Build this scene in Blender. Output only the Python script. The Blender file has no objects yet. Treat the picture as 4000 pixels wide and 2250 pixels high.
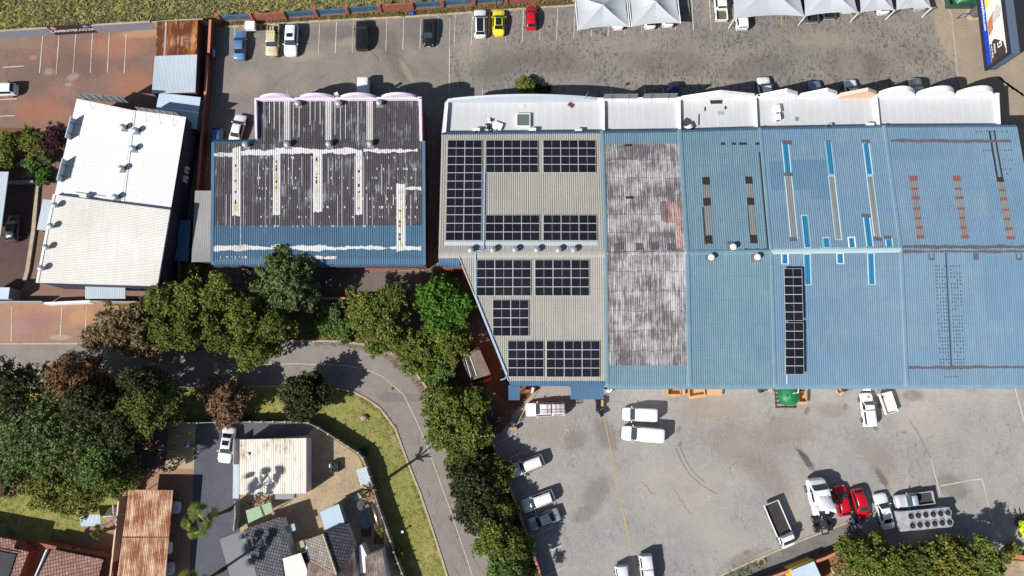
import bpy, math, random
import numpy as np
R = math.radians
rnd = random.Random(7)
SC = bpy.context.scene
COL = SC.collection
# ---------------------------------------------------------------- survey: photo point + height -> place on site (metres)
FPX = 2800.0; HC = 100.0; TH = R(9.5); CT, ST = math.cos(TH), math.sin(TH)
def P(px, py, h=0.0):
    a = (px-2000)/FPX; b = (1125-py)/FPX
    dy = b*CT+ST; dz = b*ST-CT
    t = (HC-h)/(-dz)
    return (a*t, dy*t, h)
def PX(p):
    x, y, z = p[0], p[1], p[2]-HC
    yc = y*CT+z*ST; zc = -y*ST+z*CT
    return (2000+FPX*x/(-zc), 1125-FPX*yc/(-zc))
# ---------------------------------------------------------------- mesh building
ORG = {}
class MB:
    def __init__(s): s.v = []; s.f = []; s.m = []
    def add(s, vs, fs, m=0):
        o = len(s.v); s.v += [tuple(q) for q in vs]
        s.f += [tuple(i+o for i in f) for f in fs]; s.m += [m]*len(fs)
    def quad(s, a, b, c, d, m=0): s.add([a, b, c, d], [(0, 1, 2, 3)], m)
    def poly(s, pts, m=0): s.add(pts, [tuple(range(len(pts)))], m)
    def prism(s, pts, z0, z1, m=0, mt=None):
        n = len(pts)
        a = sum(pts[i][0]*pts[(i+1) % n][1]-pts[(i+1) % n][0]*pts[i][1] for i in range(n))
        if a < 0: pts = pts[::-1]
        zt = z1 if isinstance(z1, (list, tuple)) else [z1]*n
        if a < 0 and isinstance(z1, (list, tuple)): zt = zt[::-1]
        vs = [(p[0], p[1], z0) for p in pts]+[(p[0], p[1], z) for p, z in zip(pts, zt)]
        s.add(vs, [(i, (i+1) % n, n+(i+1) % n, n+i) for i in range(n)]+[tuple(range(n))[::-1]], m)
        s.add(vs[n:], [tuple(range(n))], m if mt is None else mt)
    def box(s, cx, cy, z0, lx, ly, lz, a=0.0, m=0, mt=None):
        c, q = math.cos(a), math.sin(a)
        s.prism([(cx+x*c-y*q, cy+x*q+y*c) for x, y in ((-lx/2, -ly/2), (lx/2, -ly/2), (lx/2, ly/2), (-lx/2, ly/2))], z0, z0+lz, m, mt)
    def rbox(s, cx, cy, z0, lx, ly, lz, a=0.0, m=0, bv=.05):
        c, q = math.cos(a), math.sin(a)
        def ring(ix, iz, z):
            x, y = lx/2-ix, ly/2-ix; k = bv
            pts = [(-x+k, -y), (x-k, -y), (x, -y+k), (x, y-k), (x-k, y), (-x+k, y), (-x, y-k), (-x, -y+k)]
            return [(cx+u*c-w*q, cy+u*q+w*c, z) for u, w in pts]
        s.loft([ring(0, 0, z0), ring(0, 0, z0+lz-bv), ring(bv*.7, 0, z0+lz)], m, cap=True, closed=True)
    def loft(s, rings, m=0, cap=True, closed=True):
        n = len(rings[0]); vs = [p for r in rings for p in r]; fs = []
        for k in range(len(rings)-1):
            for i in range(n if closed else n-1):
                j = (i+1) % n; fs.append((k*n+i, k*n+j, (k+1)*n+j, (k+1)*n+i))
        if cap:
            fs.append(tuple(range(n))[::-1]); fs.append(tuple((len(rings)-1)*n+i for i in range(n)))
        s.add(vs, fs, m)
    def tube(s, pts, r, n=6, m=0, cap=True):
        rings = []; k = len(pts); pts = [np.array(p, float) for p in pts]
        rs = r if isinstance(r, (list, tuple)) else [r]*k
        for i in range(k):
            d = pts[min(i+1, k-1)]-pts[max(i-1, 0)]; d = d/(np.linalg.norm(d)+1e-9)
            ref = np.array([0, 0, 1.]) if abs(d[2]) < .9 else np.array([1., 0, 0])
            u = np.cross(d, ref); u /= np.linalg.norm(u); w = np.cross(d, u)
            rings.append([tuple(pts[i]+rs[i]*(math.cos(2*math.pi*j/n)*w+math.sin(2*math.pi*j/n)*u)) for j in range(n)])
        s.loft(rings, m, cap)
    def lathe(s, c, prof, n=14, m=0):
        rings = [[(c[0]+max(r, .003)*math.cos(2*math.pi*j/n), c[1]+max(r, .003)*math.sin(2*math.pi*j/n), c[2]+z) for j in range(n)] for r, z in prof]
        s.loft(rings, m, True)
    def build(s, name, mats, parent=None, org=None, smooth=False, sharp=None):
        if not isinstance(mats, (list, tuple)): mats = [mats]
        o3 = ORG.get(parent.name, (0, 0, 0)) if parent is not None else (org or (0, 0, 0))
        v = np.array(s.v, float)-np.array(o3)
        me = bpy.data.meshes.new(name); me.from_pydata(v.tolist(), [], s.f)
        for q in mats: me.materials.append(q)
        if max(s.m) > 0: me.polygons.foreach_set('material_index', s.m)
        if smooth or sharp:
            me.polygons.foreach_set('use_smooth', [True]*len(me.polygons))
            if sharp: me.set_sharp_from_angle(angle=R(sharp))
        o = bpy.data.objects.new(name, me); COL.objects.link(o)
        if parent is not None: o.parent = parent
        else: o.location = o3
        ORG[o.name] = o3
        return o
def tag(o, label, cat, group=None):
    o['label'] = label; o['category'] = cat
    if group: o['group'] = group
    return o
def structure(o, kind='structure'): o['kind'] = kind; return o
def thing(name, label, cat, loc=(0, 0, 0), rz=0.0, group=None, local=False):
    o = bpy.data.objects.new(name, None); COL.objects.link(o)
    o.empty_display_size = .3; o.location = loc; o.rotation_euler = (0, 0, rz)
    ORG[o.name] = (0, 0, 0) if local else tuple(loc)
    return tag(o, label, cat, group)
# ---------------------------------------------------------------- materials
def lin(c): return tuple((x/255/12.92 if x/255 <= .04045 else ((x/255+.055)/1.055)**2.4) for x in c)
class NT:
    def __init__(s, name):
        m = bpy.data.materials.new(name); m.use_nodes = True
        s.mat = m; s.t = m.node_tree; s.n = s.t.nodes; s.l = s.t.links
        s.b = s.n['Principled BSDF']; s.pos = s.new('ShaderNodeNewGeometry').outputs['Position']
    def new(s, t, **k):
        q = s.n.new(t)
        for a, v in k.items(): setattr(q, a, v)
        return q
    def lk(s, a, b): s.l.new(a, b)
    def vec(s, scale=(1, 1, 1), rot=0.0, src=None):
        q = s.new('ShaderNodeMapping'); s.lk(src or s.pos, q.inputs[0])
        q.inputs['Rotation'].default_value = (0, 0, rot); q.inputs['Scale'].default_value = scale
        return q.outputs[0]
    def noise(s, scale, detail=4, rough=.6, vec=None, dist=0):
        q = s.new('ShaderNodeTexNoise'); s.lk(vec or s.pos, q.inputs['Vector'])
        q.inputs['Scale'].default_value = scale; q.inputs['Detail'].default_value = detail
        q.inputs['Roughness'].default_value = rough; q.inputs['Distortion'].default_value = dist
        return q.outputs[0]
    def ramp(s, fac, stops, interp='LINEAR'):
        q = s.new('ShaderNodeValToRGB'); s.lk(fac, q.inputs[0]); e = q.color_ramp.elements
        q.color_ramp.interpolation = interp
        while len(e) < len(stops): e.new(.5)
        for i, (p, c) in enumerate(stops):
            e[i].position = p; e[i].color = (c if len(c) == 4 else tuple(c)+(1,)) if isinstance(c, tuple) else (c, c, c, 1)
        return q.outputs[0]
    def mix(s, f, a, b, t='MIX'):
        q = s.new('ShaderNodeMix', data_type='RGBA', blend_type=t)
        for k, v in ((0, f), (6, a), (7, b)):
            if isinstance(v, (int, float)): q.inputs[k].default_value = v if k == 0 else (v, v, v, 1)
            elif isinstance(v, tuple): q.inputs[k].default_value = tuple(v)+(1,)
            else: s.lk(v, q.inputs[k])
        return q.outputs[2]
    def math(s, op, a, b=None):
        q = s.new('ShaderNodeMath', operation=op)
        for k, v in ((0, a), (1, b)):
            if v is None: continue
            if isinstance(v, (int, float)): q.inputs[k].default_value = v
            else: s.lk(v, q.inputs[k])
        return q.outputs[0]
    def cell(s, sx, sy, rot=0.0):
        v = s.vec((1/sx, 1/sy, 0), rot); f = s.new('ShaderNodeVectorMath', operation='FLOOR'); s.lk(v, f.inputs[0])
        w = s.new('ShaderNodeTexWhiteNoise', noise_dimensions='2D'); s.lk(f.outputs[0], w.inputs['Vector'])
        return w.outputs['Value']
    def out(s, col=None, rough=.8, metal=0.0, bump=None, bs=.3, bd=.05, spec=.3):
        if col is not None:
            if isinstance(col, tuple): s.b.inputs['Base Color'].default_value = tuple(col)+(1,)
            else: s.lk(col, s.b.inputs['Base Color'])
        s.b.inputs['Roughness'].default_value = rough; s.b.inputs['Metallic'].default_value = metal
        s.b.inputs['Specular IOR Level'].default_value = spec
        if bump is not None:
            q = s.new('ShaderNodeBump'); s.lk(bump, q.inputs['Height'])
            q.inputs['Strength'].default_value = bs; q.inputs['Distance'].default_value = bd
            s.lk(q.outputs[0], s.b.inputs['Normal'])
        return s.mat
def A(r, g, b, k=1.0):
    """surface colour from an 8 bit swatch"""
    return tuple(min(.85, x*k) for x in lin((r, g, b)))
def plain(name, c, rough=.6, metal=0.0, var=.12, scale=3.0, spec=.3):
    t = NT(name); n = t.noise(scale, 5, .65)
    a = tuple(min(.9, x*(1+var)) for x in c); b = tuple(x*(1-var) for x in c)
    return t.out(t.ramp(n, [(.3, b), (.7, a)]), rough, metal, spec=spec)
def paint(name, c, rough=.25, metal=0.0, coat=.6):
    t = NT(name); n = t.noise(2.5, 4, .6)
    col = t.ramp(n, [(.3, tuple(x*.94 for x in c)), (.7, tuple(min(.85, x*1.03) for x in c))])
    m = t.out(col, rough, metal, spec=.5); t.b.inputs['Coat Weight'].default_value = coat; t.b.inputs['Coat Roughness'].default_value = .06
    return m
def pavers(name, base, dark, warm, cellx=.36, celly=.24, rot=0.0, amt=.75, thr=(.46, .62), big=.06):
    t = NT(name)
    n1 = t.noise(big, 6, .6); n2 = t.noise(.35, 5, .7); n3 = t.noise(9, 3, .7)
    col = t.mix(t.ramp(n1, [(.38, 0.0), (.62, 1.0)]), base, warm)
    n4 = t.noise(big*2.3, 7, .72)
    col = t.mix(t.ramp(n4, [(.42, 0.0), (.66, .75)]), col, tuple(x*.5+y*.5 for x, y in zip(base, dark)))
    col = t.mix(t.ramp(n2, [(.3, 0.0), (.75, .45)]), col, dark)
    c1 = t.cell(cellx, celly, rot); c2 = t.cell(celly*.9, cellx*1.7, rot)
    msk = t.ramp(t.noise(.16, 6, .75), [(thr[0], 0.0), (thr[1], 1.0)])
    dk = t.math('MULTIPLY', t.ramp(t.math('MULTIPLY', c1, c2), [(.30, 0.0), (.42, 1.0)]), msk)
    col = t.mix(t.math('MULTIPLY', dk, amt), col, tuple(x*.62 for x in dark))
    col = t.mix(t.math('MULTIPLY', t.ramp(c1, [(.2, 0.0), (1, 1.0)]), .22), col, tuple(min(.8, x*1.35) for x in base))
    col = t.mix(t.ramp(n3, [(.35, .32), (.65, 0.0)]), col, tuple(x*.55 for x in dark))
    return t.out(col, .85, bump=c1, bs=.25, bd=.01)
def sheetmat(name, c, c2, rot=0.0, patch=None, rough=.5, streak=.35, dirt=(.10, .07, .05), laps=0):
    """painted roof sheeting: drawn out along the ribs, with faint repaint areas"""
    t = NT(name); v = t.vec((1.6, .07, 1), rot)
    s1 = t.noise(1.5, 5, .7, v); n1 = t.noise(.12, 4, .6); n2 = t.noise(1.2, 6, .75)
    col = t.mix(t.ramp(n1, [(.35, 0.0), (.65, 1.0)]), c, c2)
    col = t.mix(t.math('MULTIPLY', t.ramp(s1, [(.45, 0.0), (.8, 1.0)]), streak), col, dirt)
    col = t.mix(t.math('MULTIPLY', t.ramp(n2, [(.5, 0.0), (.85, 1.0)]), .25), col, tuple(min(.85, x*1.4) for x in c))
    if laps:
        lb = t.new('ShaderNodeTexBrick'); t.lk(t.vec((1, 1, 1), rot), lb.inputs['Vector']); lb.inputs['Scale'].default_value = 1
        lb.inputs['Brick Width'].default_value = .75; lb.inputs['Row Height'].default_value = 1.55; lb.inputs['Mortar Size'].default_value = .035; lb.offset = 0
        lb.inputs['Color1'].default_value = (0, 0, 0, 1); lb.inputs['Color2'].default_value = (.35, .35, .35, 1); lb.inputs['Mortar'].default_value = (1, 1, 1, 1)
        col = t.mix(t.math('MULTIPLY', lb.outputs['Color'], laps), col, dirt)
        bl = t.ramp(t.noise(.45, 7, .8, t.vec((1.5, .5, 1), rot)), [(.50, 0.0), (.72, .55)]); col = t.mix(bl, col, tuple(min(.8, x*1.22) for x in c2))
    if patch:
        bt = t.new('ShaderNodeTexBrick'); t.lk(t.vec((1, 1, 1), rot), bt.inputs['Vector'])
        bt.inputs['Scale'].default_value = 1; bt.inputs['Mortar Size'].default_value = 0
        bt.inputs['Brick Width'].default_value = patch[0]; bt.inputs['Row Height'].default_value = patch[1]
        bt.inputs['Color1'].default_value = (0, 0, 0, 1); bt.inputs['Color2'].default_value = (1, 1, 1, 1)
        col = t.mix(t.math('MULTIPLY', bt.outputs['Color'], patch[2]), col, patch[3])
    return t.out(col, rough, spec=.25)
def peeling(name, dark, pale, lo=.44, hi=.56, rot=0.0, xs=2.2, ys=.22, big=.16, rows=0.0, tint=None, base=None):
    """old coating flaking off along the ribs"""
    t = NT(name)
    n = t.noise(2.2, 7, .8, t.vec((xs, ys, 1), rot)); g = t.noise(big, 5, .65)
    w = t.math('ADD', t.math('MULTIPLY', n, .6), t.math('MULTIPLY', g, .4))
    if rows:
        bt = t.new('ShaderNodeTexBrick'); wob = t.noise(.8, 3, .6); cb = t.new('ShaderNodeVectorMath', operation='ADD'); t.lk(t.pos, cb.inputs[0])
        cx = t.new('ShaderNodeCombineXYZ'); t.lk(t.math('MULTIPLY', wob, .9), cx.inputs[1]); t.lk(cx.outputs[0], cb.inputs[1]); t.lk(cb.outputs[0], bt.inputs['Vector'])
        bt.inputs['Scale'].default_value = 1; bt.inputs['Brick Width'].default_value = 5.2; bt.inputs['Row Height'].default_value = rows; bt.inputs['Mortar Size'].default_value = .04
        bt.inputs['Color1'].default_value = (.40, .40, .40, 1); bt.inputs['Color2'].default_value = (.60, .60, .60, 1); bt.inputs['Mortar'].default_value = (.26, .26, .26, 1)
        w = t.math('ADD', t.math('MULTIPLY', w, .78), t.math('MULTIPLY', bt.outputs['Color'], .22))
    m = t.ramp(w, [(lo, 0.0), (hi, 1.0)])
    d = t.mix(t.noise(1.3, 5, .7), tuple(x*.6 for x in dark), tuple(min(.8, x*1.4) for x in dark))
    if tint: d = t.mix(t.math('MULTIPLY', t.ramp(t.noise(.5, 4, .6, t.vec((1.2, .2, 1), rot)), [(.52, 0.0), (.62, 1.0)]), .8), d, tint)
    col = t.mix(m, d, pale)
    return t.out(col, .8)
def tiles(name, c, dark, rot, w=.34, h=.42):
    t = NT(name); b = t.new('ShaderNodeTexBrick', offset=0.0); t.lk(t.vec((1, 1, 1), rot), b.inputs['Vector'])
    b.inputs['Scale'].default_value = 1; b.inputs['Brick Width'].default_value = w; b.inputs['Row Height'].default_value = h
    b.inputs['Mortar Size'].default_value = .055; b.inputs['Mortar Smooth'].default_value = .4
    b.inputs['Color1'].default_value = tuple(x*.8 for x in c)+(1,); b.inputs['Color2'].default_value = tuple(min(.8, x*1.25) for x in c)+(1,)
    b.inputs['Mortar'].default_value = tuple(dark)+(1,)
    col = t.mix(t.ramp(t.noise(.9, 6, .75), [(.4, 0.0), (.7, .6)]), b.outputs['Color'], dark)
    return t.out(col, .85, bump=b.outputs['Fac'], bs=-.8, bd=.05)
def leafmat(name, cols, tr=.25):
    t = NT(name); g = t.n.new('ShaderNodeNewGeometry'); n = t.noise(.55, 3, .6)
    f = t.math('ADD', t.math('MULTIPLY', g.outputs['Random Per Island'], .6), t.math('MULTIPLY', n, .45))
    k = len(cols)-1
    col = t.ramp(f, [(.15+.7*i/k, c) for i, c in enumerate(cols)])
    t.out(col, .65, spec=.2)
    tl = t.new('ShaderNodeBsdfTranslucent'); t.lk(col, tl.inputs[0]); mx = t.new('ShaderNodeMixShader')
    mx.inputs[0].default_value = tr; t.lk(t.b.outputs[0], mx.inputs[1]); t.lk(tl.outputs[0], mx.inputs[2])
    t.lk(mx.outputs[0], t.n['Material Output'].inputs[0])
    return t.mat
def groundmat(name, stops, scale=.25, fine=3.0, bump=.3, rough=.95):
    t = NT(name); n1 = t.noise(scale, 7, .7); n2 = t.noise(fine, 6, .8)
    f = t.math('ADD', t.math('MULTIPLY', n1, .6), t.math('MULTIPLY', n2, .4))
    return t.out(t.ramp(f, stops), rough, bump=n2, bs=bump, bd=.12, spec=.1)
# ---------------------------------------------------------------- ribbed roof sheeting
class Sheet:
    """roof sheeting between two rails, with real ribs running along the rails"""
    def __init__(s, rows, pitch=.30, rh=.06, prof='box'):
        s.rows = [(np.array(a, float), np.array(b, float)) for a, b in rows]
        s.W = float(np.linalg.norm(s.rows[0][1]-s.rows[0][0])); s.k = len(rows)-1
        n = max(3, int(round(s.W/pitch))); s.n = n
        q = {'box': [(0, 0), (.5, 0), (.58, 1), (.92, 1)], 'sin': [(0, 0), (.25, .5), (.5, 1), (.75, .5)], 'flat': [(0, 0)]}[prof]
        s.us = []; s.zs = []
        for i in range(n):
            for a, z in q: s.us.append((i+a)/n); s.zs.append(z*rh)
        s.us.append(1.0); s.zs.append(0.0); s.rh = rh
    def base(s, u, v):
        i = min(int(v), s.k-1) if v >= 0 else 0; t = v-i
        a0, b0 = s.rows[i]; a1, b1 = s.rows[i+1]
        return (a0*(1-u)+b0*u)*(1-t)+(a1*(1-u)+b1*u)*t
    def nor(s, u, v):
        e = 1e-3
        d1 = s.base(min(1, u+e), v)-s.base(max(0, u-e), v); vv = min(max(v, e), s.k-e); d2 = s.base(u, vv-e)-s.base(u, vv+e)
        n = np.cross(d1, d2); n /= np.linalg.norm(n)+1e-12
        return n if n[2] > -.2 else -n
    def pt(s, u, v, z=0.0): return s.base(u, v)+s.nor(u, v)*z
    def zof(s, u): return float(np.interp(u, s.us, s.zs))
    def uv(s, px, py, v0=None):
        u, v = .5, s.k*.5 if v0 is None else v0
        for _ in range(12):
            e = 1e-4; q = PX(s.base(u, v)); qu = PX(s.base(u+e, v)); qv = PX(s.base(u, v+e))
            J = np.array([[(qu[0]-q[0])/e, (qv[0]-q[0])/e], [(qu[1]-q[1])/e, (qv[1]-q[1])/e]])
            d = np.linalg.solve(J, np.array([px-q[0], py-q[1]])); u += float(np.clip(d[0], -.5, .5)); v += float(np.clip(d[1], -.7, .7))
        return u, v
    def mesh(s, mb, mats=None, vs=None):
        vs = vs or list(range(s.k+1))
        rows = [[s.pt(u, v, z) for u, z in zip(s.us, s.zs)] for v in vs]
        for i in range(len(vs)-1):
            m = (mats[i] if mats else 0); n = len(s.us)
            mb.add(rows[i]+rows[i+1], [(j, n+j, n+j+1, j+1) for j in range(n-1)], m)
    def edge(s, mb, m=0, t=.08):
        for u in (0.0, 1.0):
            for i in range(s.k):
                a, b = s.base(u, i), s.base(u, i+1); dn = np.array([0, 0, -t])
                mb.quad(a+dn, b+dn, b, a, m)
    def patch(s, q, off=.012, rag=0.0, ribbed=True, m=0, mb=None):
        """q: four photo corners tl, tr, br, bl"""
        mb = mb or MB(); uv = [s.uv(*c) for c in q]
        u0 = (uv[0][0]+uv[3][0])/2; u1 = (uv[1][0]+uv[2][0])/2
        u0, u1 = max(0.0, min(u0, u1)), min(1.0, max(u0, u1))
        us = [u0]+[u for u in s.us if u0+1e-5 < u < u1-1e-5]+[u1]
        A_, B_ = [], []; L = max(.3, np.linalg.norm(s.base(u0, 1)-s.base(u0, 0)))
        ja = jb = 0.0
        for i, u in enumerate(us):
            f = (u-u0)/(u1-u0+1e-9)
            va = uv[0][1]*(1-f)+uv[1][1]*f; vb = uv[3][1]*(1-f)+uv[2][1]*f
            if rag and i % 4 == 0: ja = .75*ja+.5*rnd.uniform(-rag, rag)/L; jb = .75*jb+.5*rnd.uniform(-rag, rag)/L
            va = min(max(va+ja, 0), s.k); vb = min(max(vb+jb, 0), s.k)
            z = (s.zof(u) if ribbed else s.rh)+off
            A_.append(s.pt(u, va, z)); B_.append(s.pt(u, vb, z))
        n = len(us); mb.add(A_+B_, [(j, n+j, n+j+1, j+1) for j in range(n-1)], m)
        return mb
def bx(x0, y0, x1, y1, x2=None, x3=None):
    """photo corners of a strip: top edge x0..x1 at y0, bottom edge x2..x3 at y1"""
    x2 = x0 if x2 is None else x2; x3 = x1 if x3 is None else x3
    return [(x0, y0), (x1, y0), (x3, y1), (x2, y1)]
def flat(name, pts, mat, lay, kind='structure'):
    mb = MB(); z = lay*.006
    v = [P(x, y, 0) for x, y in pts]; v = [(q[0], q[1], z) for q in v]
    a = sum(v[i][0]*v[(i+1) % len(v)][1]-v[(i+1) % len(v)][0]*v[i][1] for i in range(len(v)))
    mb.poly(v if a > 0 else v[::-1]); o = mb.build(name, mat); o['kind'] = kind
    return o
def strip(mb, pts, w, z, m=0):
    p = [np.array(q[:2]) for q in pts]; L, Rr = [], []
    for i in range(len(p)):
        d = p[min(i+1, len(p)-1)]-p[max(i-1, 0)]; d = d/np.linalg.norm(d); n = np.array([-d[1], d[0]])
        L.append(p[i]+n*w/2); Rr.append(p[i]-n*w/2)
    for i in range(len(p)-1):
        mb.quad((*Rr[i], z), (*Rr[i+1], z), (*L[i+1], z), (*L[i], z), m)
def wallrun(mb, pts, th, z0, z1, m=0, mt=None):
    """a wall along a line of ground points, mitred at the corners"""
    p = [np.array(q[:2]) for q in pts]; L, Rr = [], []
    for i in range(len(p)):
        d = p[min(i+1, len(p)-1)]-p[max(i-1, 0)]; d = d/np.linalg.norm(d); n = np.array([-d[1], d[0]])
        L.append(p[i]+n*th/2); Rr.append(p[i]-n*th/2)
    mb.prism([tuple(q) for q in Rr]+[tuple(q) for q in L[::-1]], z0, z1, m, mt)
from mathutils import Vector
# ---------------------------------------------------------------- camera, sun, sky
cam = bpy.data.cameras.new('camera'); co = bpy.data.objects.new('camera', cam); COL.objects.link(co)
cam.sensor_width = 36.0; cam.lens = 36*FPX/4000; cam.clip_start = 1; cam.clip_end = 2000
co.location = (0, 0, HC); co.rotation_euler = (TH, 0, 0); SC.camera = co
SUN_EL, SUN_AZ = R(40), R(34)          # shadows run towards SUN_AZ measured from +x
sl = bpy.data.lights.new('sun', 'SUN'); sl.energy = 5.0; sl.angle = R(.5); sl.color = (1, .975, .935)
so = bpy.data.objects.new('sun', sl); COL.objects.link(so); so.location = (-40, -30, 60)
so.rotation_euler = Vector((math.cos(SUN_AZ)*math.cos(SUN_EL), math.sin(SUN_AZ)*math.cos(SUN_EL), -math.sin(SUN_EL))).to_track_quat('-Z', 'Y').to_euler()
W = bpy.data.worlds.new('World'); SC.world = W; W.use_nodes = True
sk = W.node_tree.nodes.new('ShaderNodeTexSky'); sk.sky_type = 'NISHITA'; sk.sun_disc = False
sk.sun_elevation = SUN_EL; sk.sun_rotation = math.atan2(-math.cos(SUN_AZ), -math.sin(SUN_AZ))
bg = W.node_tree.nodes['Background']; bg.inputs[1].default_value = .062; W.node_tree.links.new(sk.outputs[0], bg.inputs[0])
vs_ = SC.view_settings; vs_.view_transform = 'Standard'; vs_.look = 'None'; vs_.exposure = .35; vs_.gamma = 1
# ---------------------------------------------------------------- palette
M = {}
M['soil'] = groundmat('dry_soil', [(.3, A(70, 52, 36)), (.5, A(104, 82, 56)), (.7, A(138, 112, 80))])
M['field'] = groundmat('field_ground', [(.32, A(96, 104, 44)), (.46, A(134, 134, 66)), (.60, A(170, 158, 98)), (.76, A(188, 174, 120))], .35, 2.2, .6)
M['lawn'] = groundmat('lawn', [(.3, A(104, 112, 56)), (.45, A(130, 132, 70)), (.58, A(150, 142, 86)), (.72, A(174, 148, 104))], .3, 4.0, .5)
M['weeds'] = groundmat('weedy_soil', [(.3, A(48, 54, 24)), (.46, A(86, 82, 42)), (.6, A(122, 98, 60)), (.75, A(150, 114, 74))], .4, 3.0, .6)
def stained(name, base_fn, stains):
    """adds spills and worn areas, each at its own place on the ground"""
    m = base_fn; nt = m.node_tree; N_ = nt.nodes; b = N_['Principled BSDF']; src = b.inputs['Base Color'].links[0].from_socket
    geo = N_.new('ShaderNodeNewGeometry'); ns = N_.new('ShaderNodeTexNoise'); ns.inputs['Scale'].default_value = 1.4; ns.inputs['Detail'].default_value = 7; ns.inputs['Roughness'].default_value = .8
    nt.links.new(geo.outputs['Position'], ns.inputs['Vector'])
    for (px, py, rx, ry, a, k, c) in stains:
        x, y, _ = P(px, py); mp = N_.new('ShaderNodeMapping'); mp.vector_type = 'TEXTURE'; nt.links.new(geo.outputs['Position'], mp.inputs[0])
        mp.inputs['Location'].default_value = (x, y, 0); mp.inputs['Rotation'].default_value = (0, 0, R(a)); mp.inputs['Scale'].default_value = (rx, ry, 1)
        g = N_.new('ShaderNodeTexGradient'); g.gradient_type = 'SPHERICAL'; nt.links.new(mp.outputs[0], g.inputs[0])
        q = N_.new('ShaderNodeMath'); q.operation = 'MULTIPLY_ADD'; nt.links.new(ns.outputs[0], q.inputs[0]); q.inputs[1].default_value = 1.7; q.inputs[2].default_value = -.85
        w = N_.new('ShaderNodeMath'); w.operation = 'ADD'; nt.links.new(g.outputs['Fac'], w.inputs[0]); nt.links.new(q.outputs[0], w.inputs[1])
        gt = N_.new('ShaderNodeMath'); gt.operation = 'MULTIPLY'; nt.links.new(w.outputs[0], gt.inputs[0]); nt.links.new(g.outputs['Fac'], gt.inputs[1])
        r_ = N_.new('ShaderNodeMapRange'); nt.links.new(gt.outputs[0], r_.inputs[0]); r_.inputs[1].default_value = .02; r_.inputs[2].default_value = .32; r_.inputs[4].default_value = k
        mx = N_.new('ShaderNodeMix'); mx.data_type = 'RGBA'; nt.links.new(r_.outputs[0], mx.inputs[0]); nt.links.new(src, mx.inputs[6]); mx.inputs[7].default_value = tuple(c)+(1,); src = mx.outputs[2]
    nt.links.new(src, b.inputs['Base Color']); return m
M['redpave'] = pavers('red_brick_paving', A(138, 110, 97), A(90, 78, 72), A(158, 114, 94), .26, .14, R(45), .5, (.42, .66), .10)
M['pave'] = pavers('weathered_block_paving', A(139, 133, 126), A(99, 95, 91), A(149, 141, 129), .36, .24, R(8), 1.0, (.33, .56))
M['yard'] = pavers('yard_block_paving', A(157, 154, 150), A(122, 119, 115), A(165, 159, 151), .42, .28, R(-14), .6, (.47, .64), .05)
_d, _w, _p = A(92, 84, 76), A(120, 108, 94), A(172, 164, 152)
stained('yard', M['yard'], [(3150, 1798, 2.6, .8, -58, .8, A(74, 64, 56)), (3128, 1770, 1.6, .4, -45, .7, A(74, 64, 56)), (3445, 1868, 2.6, .75, -60, .7, A(80, 70, 60)), (2440, 1690, 1.6, 1.2, 0, .55, _d), (2370, 1700, 4, 2.2, -60, .45, _d), (2330, 1930, 4.5, 2.5, 50, .40, _d), (2280, 2010, 3, 1.6, 20, .40, _d),
  (2900, 1740, 9, 5, -20, .35, _w), (3080, 1680, 7, 3.5, 0, .35, _w), (3000, 1860, 7, 3, -40, .40, _w), (2780, 1600, 8, 2.5, 5, .40, A(140, 122, 100)), (3570, 1545, 2.4, 1.2, 0, .6, _d), (3250, 1600, 4, 1.5, 0, .4, _w), (3420, 1780, 6, 3, -50, .35, _w), (3720, 1900, 4, 2.5, -30, .45, _d), (2900, 2180, 4, 1.2, 25, .45, _d), (2150, 1680, 5, 3, 0, .35, A(140, 120, 98)), (2250, 1720, 3, 2, 30, .4, _d),
  (2620, 1900, 10, 6, 0, .30, _p), (2800, 2080, 9, 4, -30, .25, _p), (3600, 1640, 7, 4, -10, .25, _p)])
stained('pave', M['pave'], [(1960, 255, 6, 3, 20, .5, A(86, 80, 74)), (2150, 240, 8, 3.5, -10, .5, A(92, 84, 78)), (2620, 250, 9, 3.5, 0, .4, A(92, 84, 78)), (2950, 270, 8, 3, 10, .45, A(92, 84, 76)), (3350, 250, 8, 4, 0, .5, A(92, 84, 78)), (3560, 200, 5, 3, 0, .35, A(96, 88, 80)), (2450, 180, 8, 2, 0, .22, A(164, 150, 132)), (3200, 150, 9, 2, 0, .22, A(168, 152, 128)), (3330, 260, 3, 6, 10, .2, A(170, 156, 134)), (1830, 200, 3, 5, -35, .3, A(166, 152, 134)), (3700, 120, 3, 9, 8, .5, A(170, 152, 124))])
M['asphalt'] = pavers('car_park_asphalt', A(135, 128, 120), A(98, 94, 90), A(147, 138, 125), .6, .5, 0, .12, (.45, .8), .05)
stained('asphalt', M['asphalt'], [(1330, 130, 6, 2.2, 0, .6, A(98, 90, 86)), (1500, 150, 5, 3, -40, .55, A(98, 90, 84)), (1640, 120, 4, 5, 20, .5, A(98, 92, 88)), (1560, 260, 2.2, 6, 35, .5, A(92, 84, 78)), (1590, 280, 3.5, .8, -60, .35, A(176, 158, 132)), (1180, 215, 5, 1.5, 0, .4, A(160, 148, 134)), (960, 320, 4, 3, 0, .4, A(156, 140, 122)), (1380, 160, 4, 1.2, 10, .5, A(158, 146, 132))])
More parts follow.
